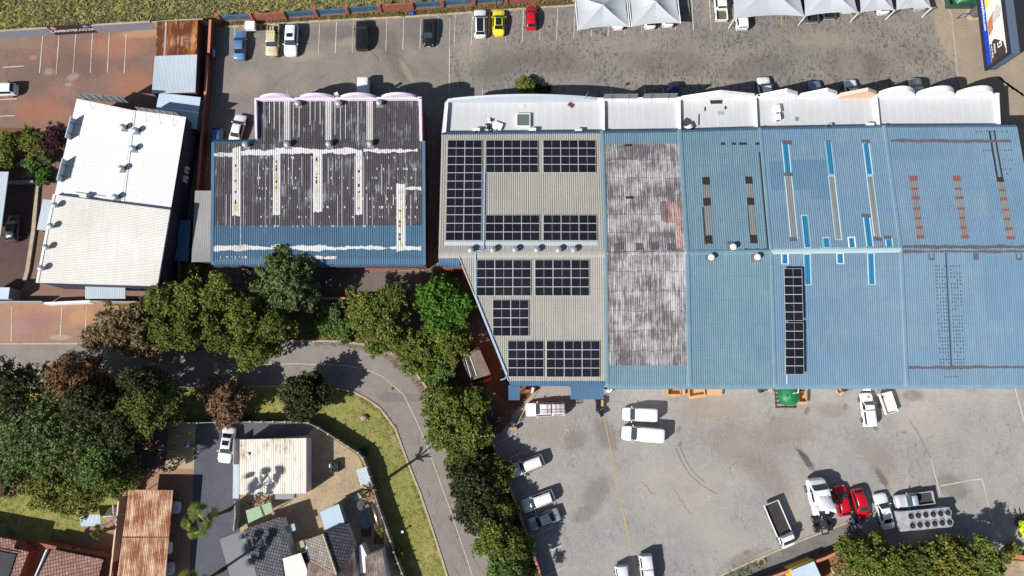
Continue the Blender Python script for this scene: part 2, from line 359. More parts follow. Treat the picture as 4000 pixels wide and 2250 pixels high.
stained('redpave', M['redpave'], [(300, 250, 7, 4, 0, .55, A(98, 80, 72)), (120, 300, 6, 4, 0, .5, A(104, 90, 80)), (450, 180, 7, 3, 0, .5, A(168, 108, 82)), (520, 330, 5, 4, 0, .5, A(160, 104, 80)), (190, 280, 1.2, 1, 0, .45, A(160, 148, 136)), (285, 300, 1.5, .9, 20, .5, A(164, 154, 142)), (130, 225, .9, .6, 0, .4, A(160, 148, 136)), (268, 330, .9, .5, 0, .45, A(164, 152, 140)), (150, 430, 6, 3, 0, .5, A(160, 98, 72)), (60, 170, 7, 1.5, 0, .5, A(136, 118, 96)), (560, 130, 6, 1.2, 5, .6, A(178, 140, 104))])
M['apron'] = pavers('entrance_paving', A(158, 142, 122), A(122, 112, 100), A(168, 150, 126), .25, .14, R(40), .35, (.5, .8), .08)
M['road'] = pavers('road_asphalt', A(138, 131, 124), A(112, 107, 102), A(147, 137, 126), .9, .7, R(20), .10, (.5, .8), .06)
M['orange'] = pavers('orange_clay_paving', A(164, 128, 104), A(122, 94, 88), A(174, 134, 100), .24, .12, 0, .3, (.45, .7), .12)
M['drive'] = pavers('painted_driveway', A(84, 88, 96), A(66, 70, 78), A(96, 98, 102), .8, .6, 0, .15, (.5, .8), .1)
M['conc'] = groundmat('stained_concrete', [(.3, A(98, 86, 74)), (.45, A(148, 132, 110)), (.6, A(176, 156, 126)), (.75, A(192, 174, 144))], .3, 2.4, .15)
M['kerb'] = plain('kerb_concrete', A(168, 152, 130), .9, var=.25, scale=1.2)
M['line'] = peeling('worn_white_line', A(146, 138, 128), A(206, 199, 190), .44, .54, xs=3, ys=3)
M['lineY'] = peeling('worn_yellow_line', A(150, 140, 110), A(208, 166, 62), .43, .54, xs=3, ys=3)
M['lineR'] = peeling('faint_road_line', A(140, 130, 118), A(190, 182, 172), .40, .50, xs=2, ys=2)
M['brick'] = plain('red_brick', A(150, 90, 74), .85, var=.3, scale=2.0)
M['brickD'] = plain('dark_red_brick', A(110, 64, 56), .85, var=.3, scale=2.0)
M['coping'] = plain('brick_coping', A(186, 122, 100), .85, var=.2)
M['greywall'] = plain('grey_painted_wall', A(128, 130, 140), .8, var=.08)
M['precast'] = plain('precast_concrete', A(150, 152, 152), .8, var=.2, scale=1.0)
M['white'] = plain('white_paint', (.78, .78, .77), .55, var=.04)
M['whitewall'] = plain('white_wall', A(226, 224, 222), .75, var=.08, scale=.8)
M['pink'] = plain('lilac_plaster', A(218, 202, 220), .75, var=.08, scale=.8)
M['peach'] = plain('peach_plaster', A(214, 178, 156), .8, var=.06)
M['navy'] = plain('dark_blue_wall', A(58, 64, 82), .7, var=.15)
M['steel'] = plain('galvanised_steel', A(176, 182, 186), .4, .5, .12)
M['dsteel'] = plain('dark_steel', A(60, 62, 66), .5, .3, .2)
M['black'] = plain('black_rubber', (.018, .018, .02), .7, var=.3)
M['blackp'] = plain('black_plastic', (.02, .021, .024), .4, var=.2)
M['bluepal'] = plain('blue_palisade', A(96, 138, 172), .5, .2, .15)
M['wood'] = plain('raw_timber', A(178, 138, 92), .8, var=.25, scale=4)
M['card'] = plain('cardboard', A(190, 148, 108), .85, var=.15, scale=2)
M['rock'] = plain('sandstone', A(150, 130, 112), .9, var=.35, scale=2.5)
M['bark'] = plain('bark', A(84, 68, 54), .95, var=.35, scale=5)
M['glass'] = NT('dark_glass').out((.012, .016, .02), .06, spec=.6)
M['glassB'] = NT('tinted_glass').out((.03, .05, .06), .05, spec=.7)
M['mirror'] = NT('skylight_glass').out(A(92, 106, 102), .15, spec=.6)
M['rim'] = plain('alloy_rim', A(150, 152, 156), .3, .8, .1)
M['lampw'] = NT('clear_lamp').out((.6, .62, .64), .12, .3)
M['lampr'] = NT('red_lamp').out((.35, .01, .012), .2)
M['tank'] = plain('green_plastic_tank', A(26, 112, 68), .45, var=.12)
M['orangep'] = plain('orange_plastic', A(240, 96, 20), .5, var=.2)
M['bluep'] = plain('blue_plastic', A(40, 72, 170), .5, var=.2)
M['skin'] = plain('skin', A(96, 62, 44), .6); M['hair'] = plain('dark_hair', (.012, .01, .01), .7)
M['shirtA'] = plain('pale_blue_shirt', A(176, 184, 226), .9); M['shirtB'] = plain('pale_pink_shirt', A(206, 190, 212), .9); M['trouser'] = plain('dark_trousers', A(38, 40, 50), .9)
# ---------------------------------------------------------------- ground sheets
KERB = [(880, 106), (1240, 84), (1600, 66), (1900, 45), (2240, 22), (2700, -14), (4500, -120)]
mb = MB(); mb.quad((-900, -900, 0), (900, -900, 0), (900, 900, 0), (-900, 900, 0)); structure(mb.build('ground', M['soil']))
flat('grass_field', [(-900, -900), (5200, -900), (5200, -170), (2700, -60), (2240, -6), (1980, 14), (1600, 42), (1240, 66), (870, 90), (620, 95), (0, 128), (-900, 178)], M['field'], 1)
flat('red_paved_car_park', [(-900, 190), (0, 149), (600, 113), (812, 104), (830, 112), (812, 300), (795, 540), (770, 800), (740, 1060), (700, 1185), (-900, 1192)], M['redpave'], 1)
flat('garden_bed', [(-300, 495), (120, 500), (188, 520), (195, 640), (160, 705), (-300, 715)], M['soil'], 2)
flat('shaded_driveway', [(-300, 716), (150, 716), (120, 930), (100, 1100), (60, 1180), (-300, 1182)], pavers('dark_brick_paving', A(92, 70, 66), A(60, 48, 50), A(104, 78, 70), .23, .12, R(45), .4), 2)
flat('car_park_paving', [(830, 108), (880, 106), (1240, 84), (1600, 66), (1753, 56), (1758, 400), (1700, 640), (1640, 1060), (760, 1060), (795, 540), (812, 300)], M['asphalt'], 1)
flat('block_paving', [(1753, 56), (1900, 45), (2240, 22), (2700, -14), (3640, -70), (3720, 60), (3740, 280), (3752, 330), (3780, 520), (3800, 1490), (2000, 1490), (1640, 1060), (1700, 640), (1758, 400)], M['pave'], 2)
flat('entrance_apron', [(3640, -70), (4900, -140), (4900, 1490), (3800, 1490), (3780, 520), (3752, 330), (3740, 280), (3720, 60)], M['apron'], 3)
flat('yard_paving', [(1842, 1480), (4900, 1480), (4900, 2330), (4000, 2185), (3900, 2165), (3420, 2130), (3330, 2032), (3110, 2118), (2900, 2208), (2700, 2300), (2500, 2420), (2165, 2420), (2113, 2250), (2057, 2080), (2012, 1955), (1959, 1805), (1920, 1719), (1894, 1608)], M['yard'], 4)
flat('soil_path', [(1790, 1340), (1900, 1320), (1960, 1440), (2000, 1500), (2110, 1510), (2020, 1600), (1960, 1690), (1920, 1690), (1895, 1608), (1835, 1490)], groundmat('brown_soil', [(.3, A(70, 48, 38)), (.5, A(112, 82, 62)), (.7, A(150, 118, 92))]), 5)
flat('gravel_verge', [(2700, 2300), (2900, 2210), (3110, 2120), (3330, 2034), (3420, 2132), (3345, 2080), (3200, 2170), (2940, 2260), (2760, 2340)], groundmat('grey_gravel', [(.3, A(84, 84, 84)), (.6, A(122, 120, 116)), (.75, A(150, 146, 136))], .5, 6), 5)
flat('back_yard', [(760, 1060), (1640, 1060), (1745, 1040), (1800, 1060), (1880, 1300), (1835, 1490), (1700, 1420), (1560, 1240), (1400, 1160), (700, 1190)], pavers('old_tar', A(112, 104, 98), A(80, 75, 72), A(122, 108, 96), .5, .4, 0, .2), 3)
flat('planted_verge', [(-300, 1184), (700, 1190), (1200, 1165), (1560, 1240), (1700, 1420), (1835, 1490), (1893, 1608), (1958, 1805), (2056, 2080), (2160, 2420), (2000, 2420), (1905, 2100), (1700, 1560), (1577, 1400), (1402, 1338), (700, 1338), (-300, 1342)], M['weeds'], 1)
flat('orange_pavement', [(-300, 1182), (380, 1182), (500, 1200), (720, 1290), (690, 1338), (-300, 1338)], M['orange'], 3)
ROADT = [(-900, 1346), (0, 1342), (700, 1341), (1000, 1335), (1224, 1331), (1330, 1334), (1420, 1345), (1500, 1364), (1577, 1405), (1623, 1457), (1669, 1518), (1710, 1590), (1760, 1710), (1830, 1890), (1905, 2100), (1995, 2420)]
ROADB = [(-900, 1518), (700, 1512), (1100, 1508), (1180, 1505), (1269, 1512), (1330, 1520), (1383, 1533), (1430, 1556), (1485, 1595), (1544, 1674), (1597, 1818), (1642, 1929), (1695, 2087), (1747, 2250), (1800, 2420)]
flat('road', ROADT+ROADB[::-1], M['road'], 4)
flat('grass_verge', [(-900, 1519)]+ROADB[1:]+[(1580, 2420), (1560, 2250), (1500, 2060), (1440, 1850), (1400, 1775), (1270, 1690), (1200, 1655), (700, 1652), (-900, 1660)], M['lawn'], 2)
flat('neighbour_lawn', [(-900, 1660), (500, 1660), (480, 1900), (470, 2130), (300, 2160), (-900, 2160)], M['lawn'], 3)
flat('neighbour_paving', [(480, 1655), (764, 1655), (757, 1860), (742, 2200), (734, 2420), (-900, 2420), (-900, 2130), (300, 2110), (330, 2060), (400, 2050), (450, 1990), (500, 1900)], M['orange'], 4)
flat('driveway', [(764, 1653), (1230, 1653), (1200, 1700), (940, 1720), (935, 2420), (734, 2420), (742, 2200), (757, 1860)], M['drive'], 6)
flat('concrete_slab', [(655, 1655), (764, 1655), (758, 1832), (645, 1832)], groundmat('cream_concrete', [(.3, A(130, 116, 92)), (.5, A(164, 150, 116)), (.7, A(184, 168, 130))], .4, 3, .1), 5)
flat('courtyard', [(940, 1720), (1200, 1700), (1232, 1666), (1285, 1702), (1400, 1780), (1432, 1860), (1490, 2035), (1560, 2250), (1600, 2420), (935, 2420)], M['conc'], 5)
flat('tank_slab', [(3700, 2170), (4000, 2193), (4900, 2330), (4900, 2600), (3700, 2600)], M['conc'], 6)
# kerbs: real steps
def kerb(name, line, w=.28, h=.12):
    mb = MB(); wallrun(mb, [P(*q) for q in line], w, 0, h); return structure(mb.build(name, M['kerb']))
kerb('kerb', KERB, .3); kerb('kerb', ROADT, .28); kerb('kerb', ROADB, .28)
kerb('kerb', [(2700, 2300), (2900, 2208), (3110, 2118), (3330, 2032)], .25)
kerb('kerb', [(3640, -70), (3718, 60), (3738, 280), (3752, 330), (3790, 560)], .18, .05)
# paint on the ground
def lines(name, segs, mat, w=.11, lay=7):
    mb = MB()
    for s_ in segs: strip(mb, [P(*q) for q in s_], w, lay*.006)
    return structure(mb.build(name, mat))
sg = []
for x in (914, 1246, 1312, 1378, 1443, 1509, 1575, 1642, 1710, 1776, 1843, 1909, 1977, 2042, 2110, 2176, 2243, 2311, 2377, 2442, 2508, 2574, 2640):
    y0 = np.interp(x, [880, 1240, 1600, 2240, 2700], [110, 90, 72, 28, -8]); sg.append([(x+3, y0), (x-2, y0+122)])
sg += [[(2701, -10), (2709, 118)], [(2770, -10), (2778, 118)], [(1758, 70), (1753, 470)], [(1754, 470), (1752, 520)]]
for x in (1122, 1194, 1266, 1390, 1524, 1580, 1885, 2388, 2520, 2590, 3390): sg.append([(x, 346), (x-1, 470)])
lines('parking_lines', sg, M['line'])
lines('parking_lines', [[(168, 137), (155, 286)], [(231, 140), (220, 288)], [(297, 130), (286, 286)], [(362, 125), (354, 284)], [(428, 122), (420, 284)], [(494, 133), (486, 286)], [(12, 264), (94, 258)], [(-20, 391), (66, 386)], [(-20, 455), (60, 452)]], M['line'], .13)
lines('parking_lines', [[(243, 1198), (236, 1312)], [(340, 1195), (333, 1315)], [(47, 1200), (44, 1335)]], M['line'], .12)
lines('yard_lines', [[(1937, 1733), (2019, 1693)], [(1970, 1801), (2055, 1759)], [(1998, 1878), (2075, 1838)], [(2020, 1950), (2080, 1925)], [(2050, 2024), (2140, 1980)], [(2075, 2100), (2160, 2057)], [(2108, 2172), (2193, 2132)], [(2134, 2250), (2219, 2208)],
      [(3635, 1790), (3673, 1936)], [(3673, 1898), (3781, 1878)], [(3781, 1878), (3836, 1870)], [(3836, 1870), (3880, 2057)], [(3960, 1500), (4002, 1656)]], M['line'], .12)
lines('yard_lines', [[(2362, 1640), (2400, 1830), (2440, 2030), (2474, 2201), (2492, 2300)], [(3087, 1930), (3120, 2040), (3138, 2105)]], M['lineY'], .10)
lines('parking_lines', [[(3049, 40), (3055, 100)], [(3117, 40), (3122, 80)], [(3255, 40), (3258, 90)], [(3322, 40), (3326, 80)]], M['lineY'], .10)
lines('road_line', [[(900, 1424), (1163, 1421), (1345, 1428), (1430, 1443), (1500, 1474), (1577, 1542), (1625, 1640), (1662, 1726), (1688, 1798), (1760, 1995), (1829, 2198), (1900, 2420)]], M['lineR'], .10)
# wear on the ground: darker repair, oil drips, tyre marks (each its own shape, kept as the place's stains)
def blot(mb, c, rx, ry, a, lay, n=18, j=.25):
    x0, y0, _ = P(*c); pts = []
    for i in range(n):
        t = 2*math.pi*i/n; k = 1+rnd.uniform(-j, j); x, y = rx*k*math.cos(t), ry*k*math.sin(t)
        pts.append((x0+x*math.cos(a)-y*math.sin(a), y0+x*math.sin(a)+y*math.cos(a), lay*.006))
    mb.poly(pts)
mb = MB()
for c, rx in (((2650, 1678), .5), ((2655, 1735), .4), ((3018, 1636), .45), ((3010, 1656), .22), ((3150, 1605), .6), ((3300, 1590), .5), ((3560, 1545), .9), ((3575, 1738), .3), ((3530, 1690), .3), ((2920, 2160), .5), ((2960, 2195), .5), ((2870, 2215), .4), ((2480, 1640), .8), ((3420, 1675), .4)): blot(mb, c, rx, rx*.6, rnd.uniform(0, 3), 9)
structure(mb.build('oil_stain', peeling('oil_spot', A(104, 97, 90), A(146, 139, 130), .40, .62, 0, 3, 3)))
mb = MB(); mb.poly([(*P(x, y)[:2], .03) for x, y in ((1505, 1530), (1540, 1535), (1668, 1542), (1676, 1568), (1500, 1572), (1470, 1552))]); structure(mb.build('road_patch', plain('road_repair', A(116, 110, 106), .9, var=.12)))
mb = MB()
for i in range(26):   # thin cracks in the road
    t = rnd.random(); k = 1+t*12; j = int(k); f = k-j
    yy = rnd.uniform(1600, 2240); xl = np.interp(yy, [1595, 1674, 1818, 1929, 2087, 2250], [1500, 1556, 1608, 1655, 1708, 1760]); xr = np.interp(yy, [1590, 1710, 1890, 2100, 2250], [1700, 1750, 1820, 1895, 1940])
    x = rnd.uniform(xl, xr-20); pts = []
    for q in range(6): pts.append(P(x, yy)); x += rnd.uniform(-9, 11); yy += rnd.uniform(2, 16)
    strip(mb, pts, .035, .034)
structure(mb.build('road_cracks', plain('crack', A(96, 86, 78), .9)))
mb = MB()
for i in range(7): strip(mb, [P(3755+i*24, 288+i*2), P(3830+i*24, 345+i*4)], .28, .028)
for i in range(6): strip(mb, [P(3900+i*17, 300+i*12), P(3960+i*17, 350+i*12)], .28, .028)
structure(mb.build('paving_bands', plain('darker_paving', A(146, 130, 112), .9, var=.15)))

stained('orange_pavement', M['orange'], [(150, 1250, 4.5, 2, 0, .7, A(146, 108, 104)), (60, 1280, 4, 2, 0, .6, A(152, 120, 116)), (320, 1240, 3, 1.8, 0, .5, A(186, 140, 92)), (235, 1318, 2.5, .6, 0, .6, A(168, 160, 150)), (620, 1990, 5, 4, 0, .5, A(110, 88, 78))])
mb = MB()   # curved tyre marks
for pts in ([(1035, 362), (1048, 345), (1070, 325), (1100, 305), (1135, 287), (1170, 279), (1215, 274)], [(1040, 372), (1054, 352), (1078, 331), (1108, 311)], [(1150, 250), (1220, 243), (1290, 241), (1370, 243)], [(2640, 1750), (2660, 1800), (2690, 1850), (2740, 1895), (2800, 1930)], [(2655, 1742), (2676, 1795), (2706, 1842), (2752, 1884)], [(2890, 2205), (2950, 2170), (3010, 2142)], [(2900, 2192), (2955, 2160), (3000, 2138)], [(3550, 1640), (3590, 1700), (3620, 1760), (3640, 1800)]):
    strip(mb, [P(*q) for q in pts], .14, .041)
structure(mb.build('tyre_marks', peeling('tyre_mark', A(112, 107, 101), A(146, 141, 134), .44, .6, 0, 2, 2)))
mb = MB()
for x, y, n in ((2500, 1880, 7), (2700, 2010, 9), (2240, 1810, 6), (3300, 1720, 8), (3650, 1700, 7), (2850, 1850, 6), (1250, 300, 6), (1480, 240, 6), (3750, 1780, 7)):
    pts = []; dx, dy = rnd.uniform(-14, 14), rnd.uniform(-14, 14)
    for q in range(n): pts.append(P(x, y)); x += dx+rnd.uniform(-9, 9); y += dy+rnd.uniform(-9, 9)
    strip(mb, pts, .045, .042)
structure(mb.build('paving_cracks', plain('crack', A(104, 98, 92), .9)))
import bmesh
# ---------------------------------------------------------------- roof materials
BLUE, BLUE2 = A(110, 134, 150), A(118, 142, 156)
M['rblue'] = sheetmat('blue_roof_sheet', BLUE, BLUE2, patch=(5.2, 3.6, .32, A(98, 132, 166)), streak=.12, dirt=A(84, 112, 136), laps=.35)
M['rblueC'] = sheetmat('blue_roof_sheet', A(104, 132, 146), A(112, 140, 152), streak=.15, dirt=A(78, 108, 130), laps=.35)
M['rblueD'] = sheetmat('deep_blue_roof_sheet', A(70, 102, 130), A(78, 112, 140), streak=.15, dirt=A(58, 86, 112))
M['rteal'] = sheetmat('faded_blue_roof_sheet', A(72, 102, 126), A(82, 112, 134), streak=.2, dirt=A(58, 84, 106), laps=.3)
M['rbeige'] = sheetmat('beige_roof_sheet', A(168, 164, 155), A(160, 156, 147), streak=.12, dirt=A(120, 112, 100), laps=.25)
M['rdark'] = peeling('flaking_dark_roof', A(76, 72, 75), A(156, 164, 174), .53, .615, 0, 1.8, .075, .26)
M['rpeel'] = peeling('flaking_white_roof', A(100, 94, 95), A(184, 181, 180), .465, .56, 0, 1.9, .13, .30, 2.6)
M['rwhite'] = sheetmat('white_roof_sheet', (.68, .68, .67), (.74, .74, .735), R(-10), streak=.06, dirt=A(200, 186, 160))
M['rcream'] = sheetmat('weathered_white_roof_sheet', (.60, .575, .53), (.68, .665, .63), R(80), streak=.30, dirt=A(184, 160, 122))
M['rgalv'] = sheetmat('galvanised_roof_sheet', A(168, 182, 190), A(184, 194, 200), streak=.15, dirt=A(120, 120, 118), rough=.4)
M['rgalvb'] = sheetmat('pale_blue_roof_sheet', A(176, 192, 206), A(190, 204, 214), R(75), streak=.1, dirt=A(140, 150, 160), rough=.4)
M['rgrey'] = sheetmat('weathered_grey_roof_sheet', A(136, 138, 138), A(150, 150, 148), streak=.35, dirt=A(100, 92, 86))
M['rust'] = peeling('rusted_roof', A(96, 50, 26), A(204, 172, 132), .51, .62, 0, 2.2, .16, .5, 0, A(176, 96, 30))
M['rust2'] = peeling('rusted_roof', A(136, 80, 52), A(214, 184, 152), .46, .59, R(-4), 1.7, .055, .45)
M['rstain'] = peeling('rust_stained_roof', A(150, 116, 84), A(226, 218, 204), .37, .49, R(1), 1.7, .10, .35)
def membrane(name, c, w):
    t = NT(name); b = t.new('ShaderNodeTexBrick', offset=0.0); t.lk(t.pos, b.inputs['Vector'])
    b.inputs['Scale'].default_value = 1; b.inputs['Brick Width'].default_value = w; b.inputs['Row Height'].default_value = 60
    b.inputs['Mortar Size'].default_value = .02; b.inputs['Color1'].default_value = (*c, 1); b.inputs['Color2'].default_value = tuple(x*.975 for x in c)+(1,)
    b.inputs['Mortar'].default_value = (.62, .61, .60, 1)
    col = t.mix(t.ramp(t.noise(.35, 6, .75), [(.50, 0.0), (.78, .45)]), b.outputs['Color'], A(176, 162, 146))
    col = t.mix(t.ramp(t.noise(2.6, 5, .8), [(.60, 0.0), (.80, .5)]), col, A(150, 130, 116))
    return t.out(col, .8)
M['flat'] = membrane('white_roof_membrane', A(184, 185, 187), 1.15)
M['bwh'] = plain('white_board', A(190, 198, 204), .6, var=.06)
M['tar'] = plain('black_bitumen', A(52, 44, 44), .9, var=.25, scale=5)
M['tarP'] = plain('grey_bitumen', A(94, 88, 92), .9, var=.2, scale=5)
M['redp'] = plain('red_oxide_patch', A(128, 84, 80), .85, var=.2, scale=5)
M['sky_old'] = sheetmat('weathered_fibreglass', A(132, 134, 132), A(122, 122, 122), streak=.4, dirt=A(98, 92, 92))
M['sky_blue'] = plain('bright_blue_paint', A(38, 116, 154), .5, var=.06)
M['whp'] = peeling('white_sealant', A(140, 138, 138), A(212, 210, 209), .36, .46, 0, 3, 1.0)
M['paleb'] = plain('pale_blue_sealant', A(164, 184, 192), .8, var=.06)
M['yel'] = peeling('yellowed_fibreglass', A(206, 204, 196), A(186, 176, 120), .5, .54, 0, 1, .8, .4)
M['greyst'] = plain('bleached_fibreglass', A(186, 184, 178), .7, var=.08, scale=1.5)
def root(name, label, cat, px, py, group=None): return thing(name, label, cat, P(px, py, 0), 0, group)
def mid(a, b, t): return (np.array(a)*(1-t)+np.array(b)*t)
def rows_of(*rs): return [(P(*a), P(*b)) for a, b in rs]
def bull(row, sgn=-1, drops=((.26, -.05), (.46, -.2), (.58, -.45), (.62, -.75))):
    return [(np.array(row[0])+np.array([0, sgn*a, z]), np.array(row[1])+np.array([0, sgn*a, z])) for a, z in drops]
def patches(roof, parent, lst):
    for name, q, mat, rag in lst:
        z = {'light_frame': .012, 'sealed_lap': .010, 'roof_light': .020}.get(name, .028 if not mat.startswith('tint') else .005)
        roof.patch(q, z+rnd.uniform(0, .003), rag).build(name, M[mat], parent)
def facade(mb, a, b, z0, prof, th, m=0, mt=None):
    """upright wall from a to b whose top follows prof [(t, z)...]"""
    a, b = np.array(a[:2]), np.array(b[:2]); d = b-a; n = np.array([-d[1], d[0]])/np.linalg.norm(d)*th/2
    k = len(prof); f = [(*(a+d*t+n), z) for t, z in prof]; g = [(*(a+d*t-n), z) for t, z in prof]
    fb = [(*(a+d*t+n), z0) for t, z in prof]; gb = [(*(a+d*t-n), z0) for t, z in prof]
    for i in range(k-1):
        mb.quad(f[i+1], f[i], fb[i], fb[i+1], m); mb.quad(g[i], g[i+1], gb[i+1], gb[i], m)
        mb.quad(f[i], f[i+1], g[i+1], g[i], m if mt is None else mt)
    mb.quad(f[0], g[0], gb[0], fb[0], m); mb.quad(g[-1], f[-1], fb[-1], gb[-1], m)
def arc(z0, z1, n=12, t0=0, t1=1, flat=0.0): return [(t0+(t1-t0)*i/n, z0+(z1-z0)*math.sin(math.pi*i/n)**.75 if 0 < i < n else z0) for i in range(n+1)]
HN, HR, HS, HF, HP = 6.2, 7.5, 6.0, 4.9, 5.6
# ---------------------------------------------------------------- the long row of warehouse units
UN = {}
def unit(key, label, px, xs, ys, mats, front, fpts, walls='whitewall', rows2=None, pitch=.29):
    """xs: left/right photo x at north eave, ridge, south eave; ys likewise (left, right)"""
    r = root('warehouse_unit', label, 'warehouse', px, 1000, 'joined warehouse units')
    (nl, nr), (rl, rr), (sl_, sr) = xs; (yn1, yn2), (yr1, yr2), (ys1, ys2) = ys
    N = (P(nl, yn1, HN), P(nr, yn2, HN)); G = (P(rl, yr1, HR), P(rr, yr2, HR)); S = (P(sl_, ys1, HS), P(sr, ys2, HS))
    # keep party lines straight and parallel on site
    xl = (N[0][0]+G[0][0]+S[0][0])/3; xr = (N[1][0]+G[1][0]+S[1][0])/3
    fx = lambda row: (np.array([xl, row[0][1], row[0][2]]), np.array([xr, row[1][1], row[1][2]]))
    N, G, S = fx(N), fx(G), fx(S)
    return r, N, G, S
def finish(r, N, G, S, roof, mats, front_poly, wallm):
    mb = MB(); roof.mesh(mb, mats); roof.edge(mb, 0, .12)
    ro = mb.build('roof', [M[q] for q in UNM], r, sharp=40)
    w = MB(); i = .02
    pts = [(N[0][0]+i, N[0][1]-.1), (G[0][0]+i, G[0][1]), (S[0][0]+i, S[0][1]-.25), (S[1][0]-i, S[1][1]-.25), (G[1][0]-i, G[1][1]), (N[1][0]-i, N[1][1]-.1)]
    w.prism(pts, 0, [N[0][2]-.12, G[0][2]-.12, S[0][2]-.2, S[1][2]-.2, G[1][2]-.12, N[1][2]-.12])
    w.build('wall', M[wallm], r)
    return ro
UNM = ['rblue', 'rblueC', 'rblueD', 'rbeige', 'rpeel', 'tarP']
def ridgecap(ro, G, mat, w=.5, z=.09):
    mb = MB(); a, b = np.array(G[0]), np.array(G[1])
    o = [(0, -w/2, -.03), (0, -w*.2, z), (0, w*.2, z), (0, w/2, -.03)]
    mb.loft([[tuple(p+np.array(q)+np.array([0, 0, .03])) for q in o] for p in (a, b)], cap=False, closed=False)
    mb.f = [f[::-1] for f in mb.f]
    mb.build('ridge_cap', M[mat], ro)
def partycap(ro, N, G, S, side, mat, w=.42):
    mb = MB(); k = side; x = N[k][0]
    ring = lambda p: [(p[0]-w/2, p[1], p[2]+.02), (p[0]-w*.3, p[1], p[2]+.12), (p[0]+w*.3, p[1], p[2]+.12), (p[0]+w/2, p[1], p[2]+.02)]
    mb.loft([ring(N[k]+np.array([0, .35, -.1])), ring(N[k]), ring(G[k]), ring(S[k]), ring(S[k]+np.array([0, -.4, -.18]))], closed=False, cap=False)
    mb.build('flashing', M[mat], ro)
bullN = lambda row: bull(row, 1, ((.5, -.75), (.46, -.4), (.3, -.12)))
# --- unit with the solar roof
r, N, G, S = unit('A', 'warehouse unit with beige ribbed roof covered in solar panels and one slanted side', 2040, ((1722, 2357), (1713, 2364), (1712, 2369)), ((527, 521), (993, 990), (1488, 1488)), None, None, None)
RA1 = Sheet(bullN(N)+[N, G], .29)
mb = MB(); RA1.mesh(mb, [2, 2, 2, 3]); RA1.edge(mb, 3, .12)
ro = mb.build('roof', [M[q] for q in UNM], r, sharp=40); ridgecap(ro, G, 'rbeige', 1.1, .06)
RA1u = Sheet([N, G], .29)
sl0, sl1 = np.array(P(1793, 1003, HR)), np.array(P(1987, 1488, HS))
RA2 = Sheet([G, S], .29)
ex = bull(S); RA2b = Sheet([G, S]+ex, .29)
mb = MB(); RA2b.mesh(mb, [3, 2, 2, 2, 2])
o2 = mb.build('roof', [M[q] for q in UNM], r, sharp=40)
bm = bmesh.new(); bm.from_mesh(o2.data); og = np.array(ORG[r.name])
dv = (sl1-sl0); nrm = np.array([-dv[1], dv[0], 0]); nrm = nrm/np.linalg.norm(nrm)
if nrm[0] > 0: nrm = -nrm
bmesh.ops.bisect_plane(bm, geom=bm.verts[:]+bm.edges[:]+bm.faces[:], plane_co=tuple(sl0-og), plane_no=tuple(nrm), clear_outer=True)
bm.to_mesh(o2.data); bm.free()
mb = MB(); d0 = np.array([0, 0, .05])
mb.tube([sl0+d0, sl1+d0], .09, 6); mb.build('flashing', M['rbeige'], o2)
# blue eave left of the slanted side
e0 = (G[0]+np.array([0, .1, -.05]), np.array(P(1795, 1000, HR))+np.array([0, 0, -.05]))
E = Sheet([e0]+bull(e0, -1, ((.5, -.12), (.95, -.45), (1.25, -.95), (1.35, -1.5))), .29); mb = MB(); E.mesh(mb); mb.build('eave_roll', M['rblueD'], r, sharp=40)
w = MB(); i = .12
w.prism([(N[0][0]+i, N[0][1]-.1), (G[0][0]+i, G[0][1]-.9), (sl0[0]+.1, sl0[1]-.7), (sl1[0]+.25, sl1[1]), (S[1][0]-i, S[1][1]-.25), (G[1][0]-i, G[1][1]), (N[1][0]-i, N[1][1]-.1)], 0, [HN-.15, HR-1.6, HR-1.2, HS-.3, HS-.3, HR-.2, HN-.15])
w.build('wall', M['brick'], r)
# conduit on the roof
def onroof(roof, px, py, z=.14):
    u, v = roof.uv(px, py); return tuple(roof.pt(u, v, z))
mb = MB()
mb.tube([onroof(RA1u, 1894, 662), onroof(RA1u, 1890, 976), onroof(RA1u, 1884, 980), onroof(RA1u, 1860, 980), onroof(RA2, 1858, 1000), onroof(RA2, 1858, 1155), onroof(RA2, 1981, 1461), onroof(RA2, 1974, 1478), onroof(RA2, 1955, 1484)], .09, 6)
mb.build('cable_trunking', plain('pale_blue_pvc', A(140, 174, 214), .5), r)
mb = MB(); RA1u.patch(bx(1735, 944, 2335, 960, 1734, 2335), .03, 0, False, 0, mb); mb.build('flashing', M['rgalv'], ro)
RUNIT = {'A': r}
def frontblock(r, poly_px, x_par, peaks, th=.3, wallm='whitewall', zf=HF, zp=HP):
    """flat white roofed front with side parapets and a street parapet. poly: TL TR BR BL photo points at roof height"""
    tl, tr, br, bl = [P(x, y, zf) for x, y in poly_px]
    mb = MB(); mb.prism([tl[:2], tr[:2], br[:2], bl[:2]], 0, zf, 0, 1); mb.build('front_block', [M[wallm], M['flat']], r)
    for a, b in x_par:
        mb = MB(); facade(mb, a, b, zf+.003, [(0, zp-.12), (1, zp-.12)], th); mb.build('parapet', M['whitewall'], r)
    for nm, a, b, prof, mt, t2 in peaks:
        mb = MB(); facade(mb, a, b, zf-.02, prof, t2); mb.build(nm, mt if isinstance(mt, (list, tuple)) else M[mt], r)
Pf = lambda x, y: P(x, y, HP)
frontblock(r, [(1738, 398), (2352, 392), (2352, 524), (1724, 530)], [(Pf(1747, 392), Pf(1736, 527)), (Pf(2358, 388), Pf(2359, 522))],
    [('curved_parapet', P(1748, 391, HP), P(2334, 386, HP), arc(HP, 7.0, 20), 'bwh', .35), ('parapet', P(2334, 386, HP), P(2362, 386, HP), [(0, HP), (1, HP)], 'whitewall', .33)])
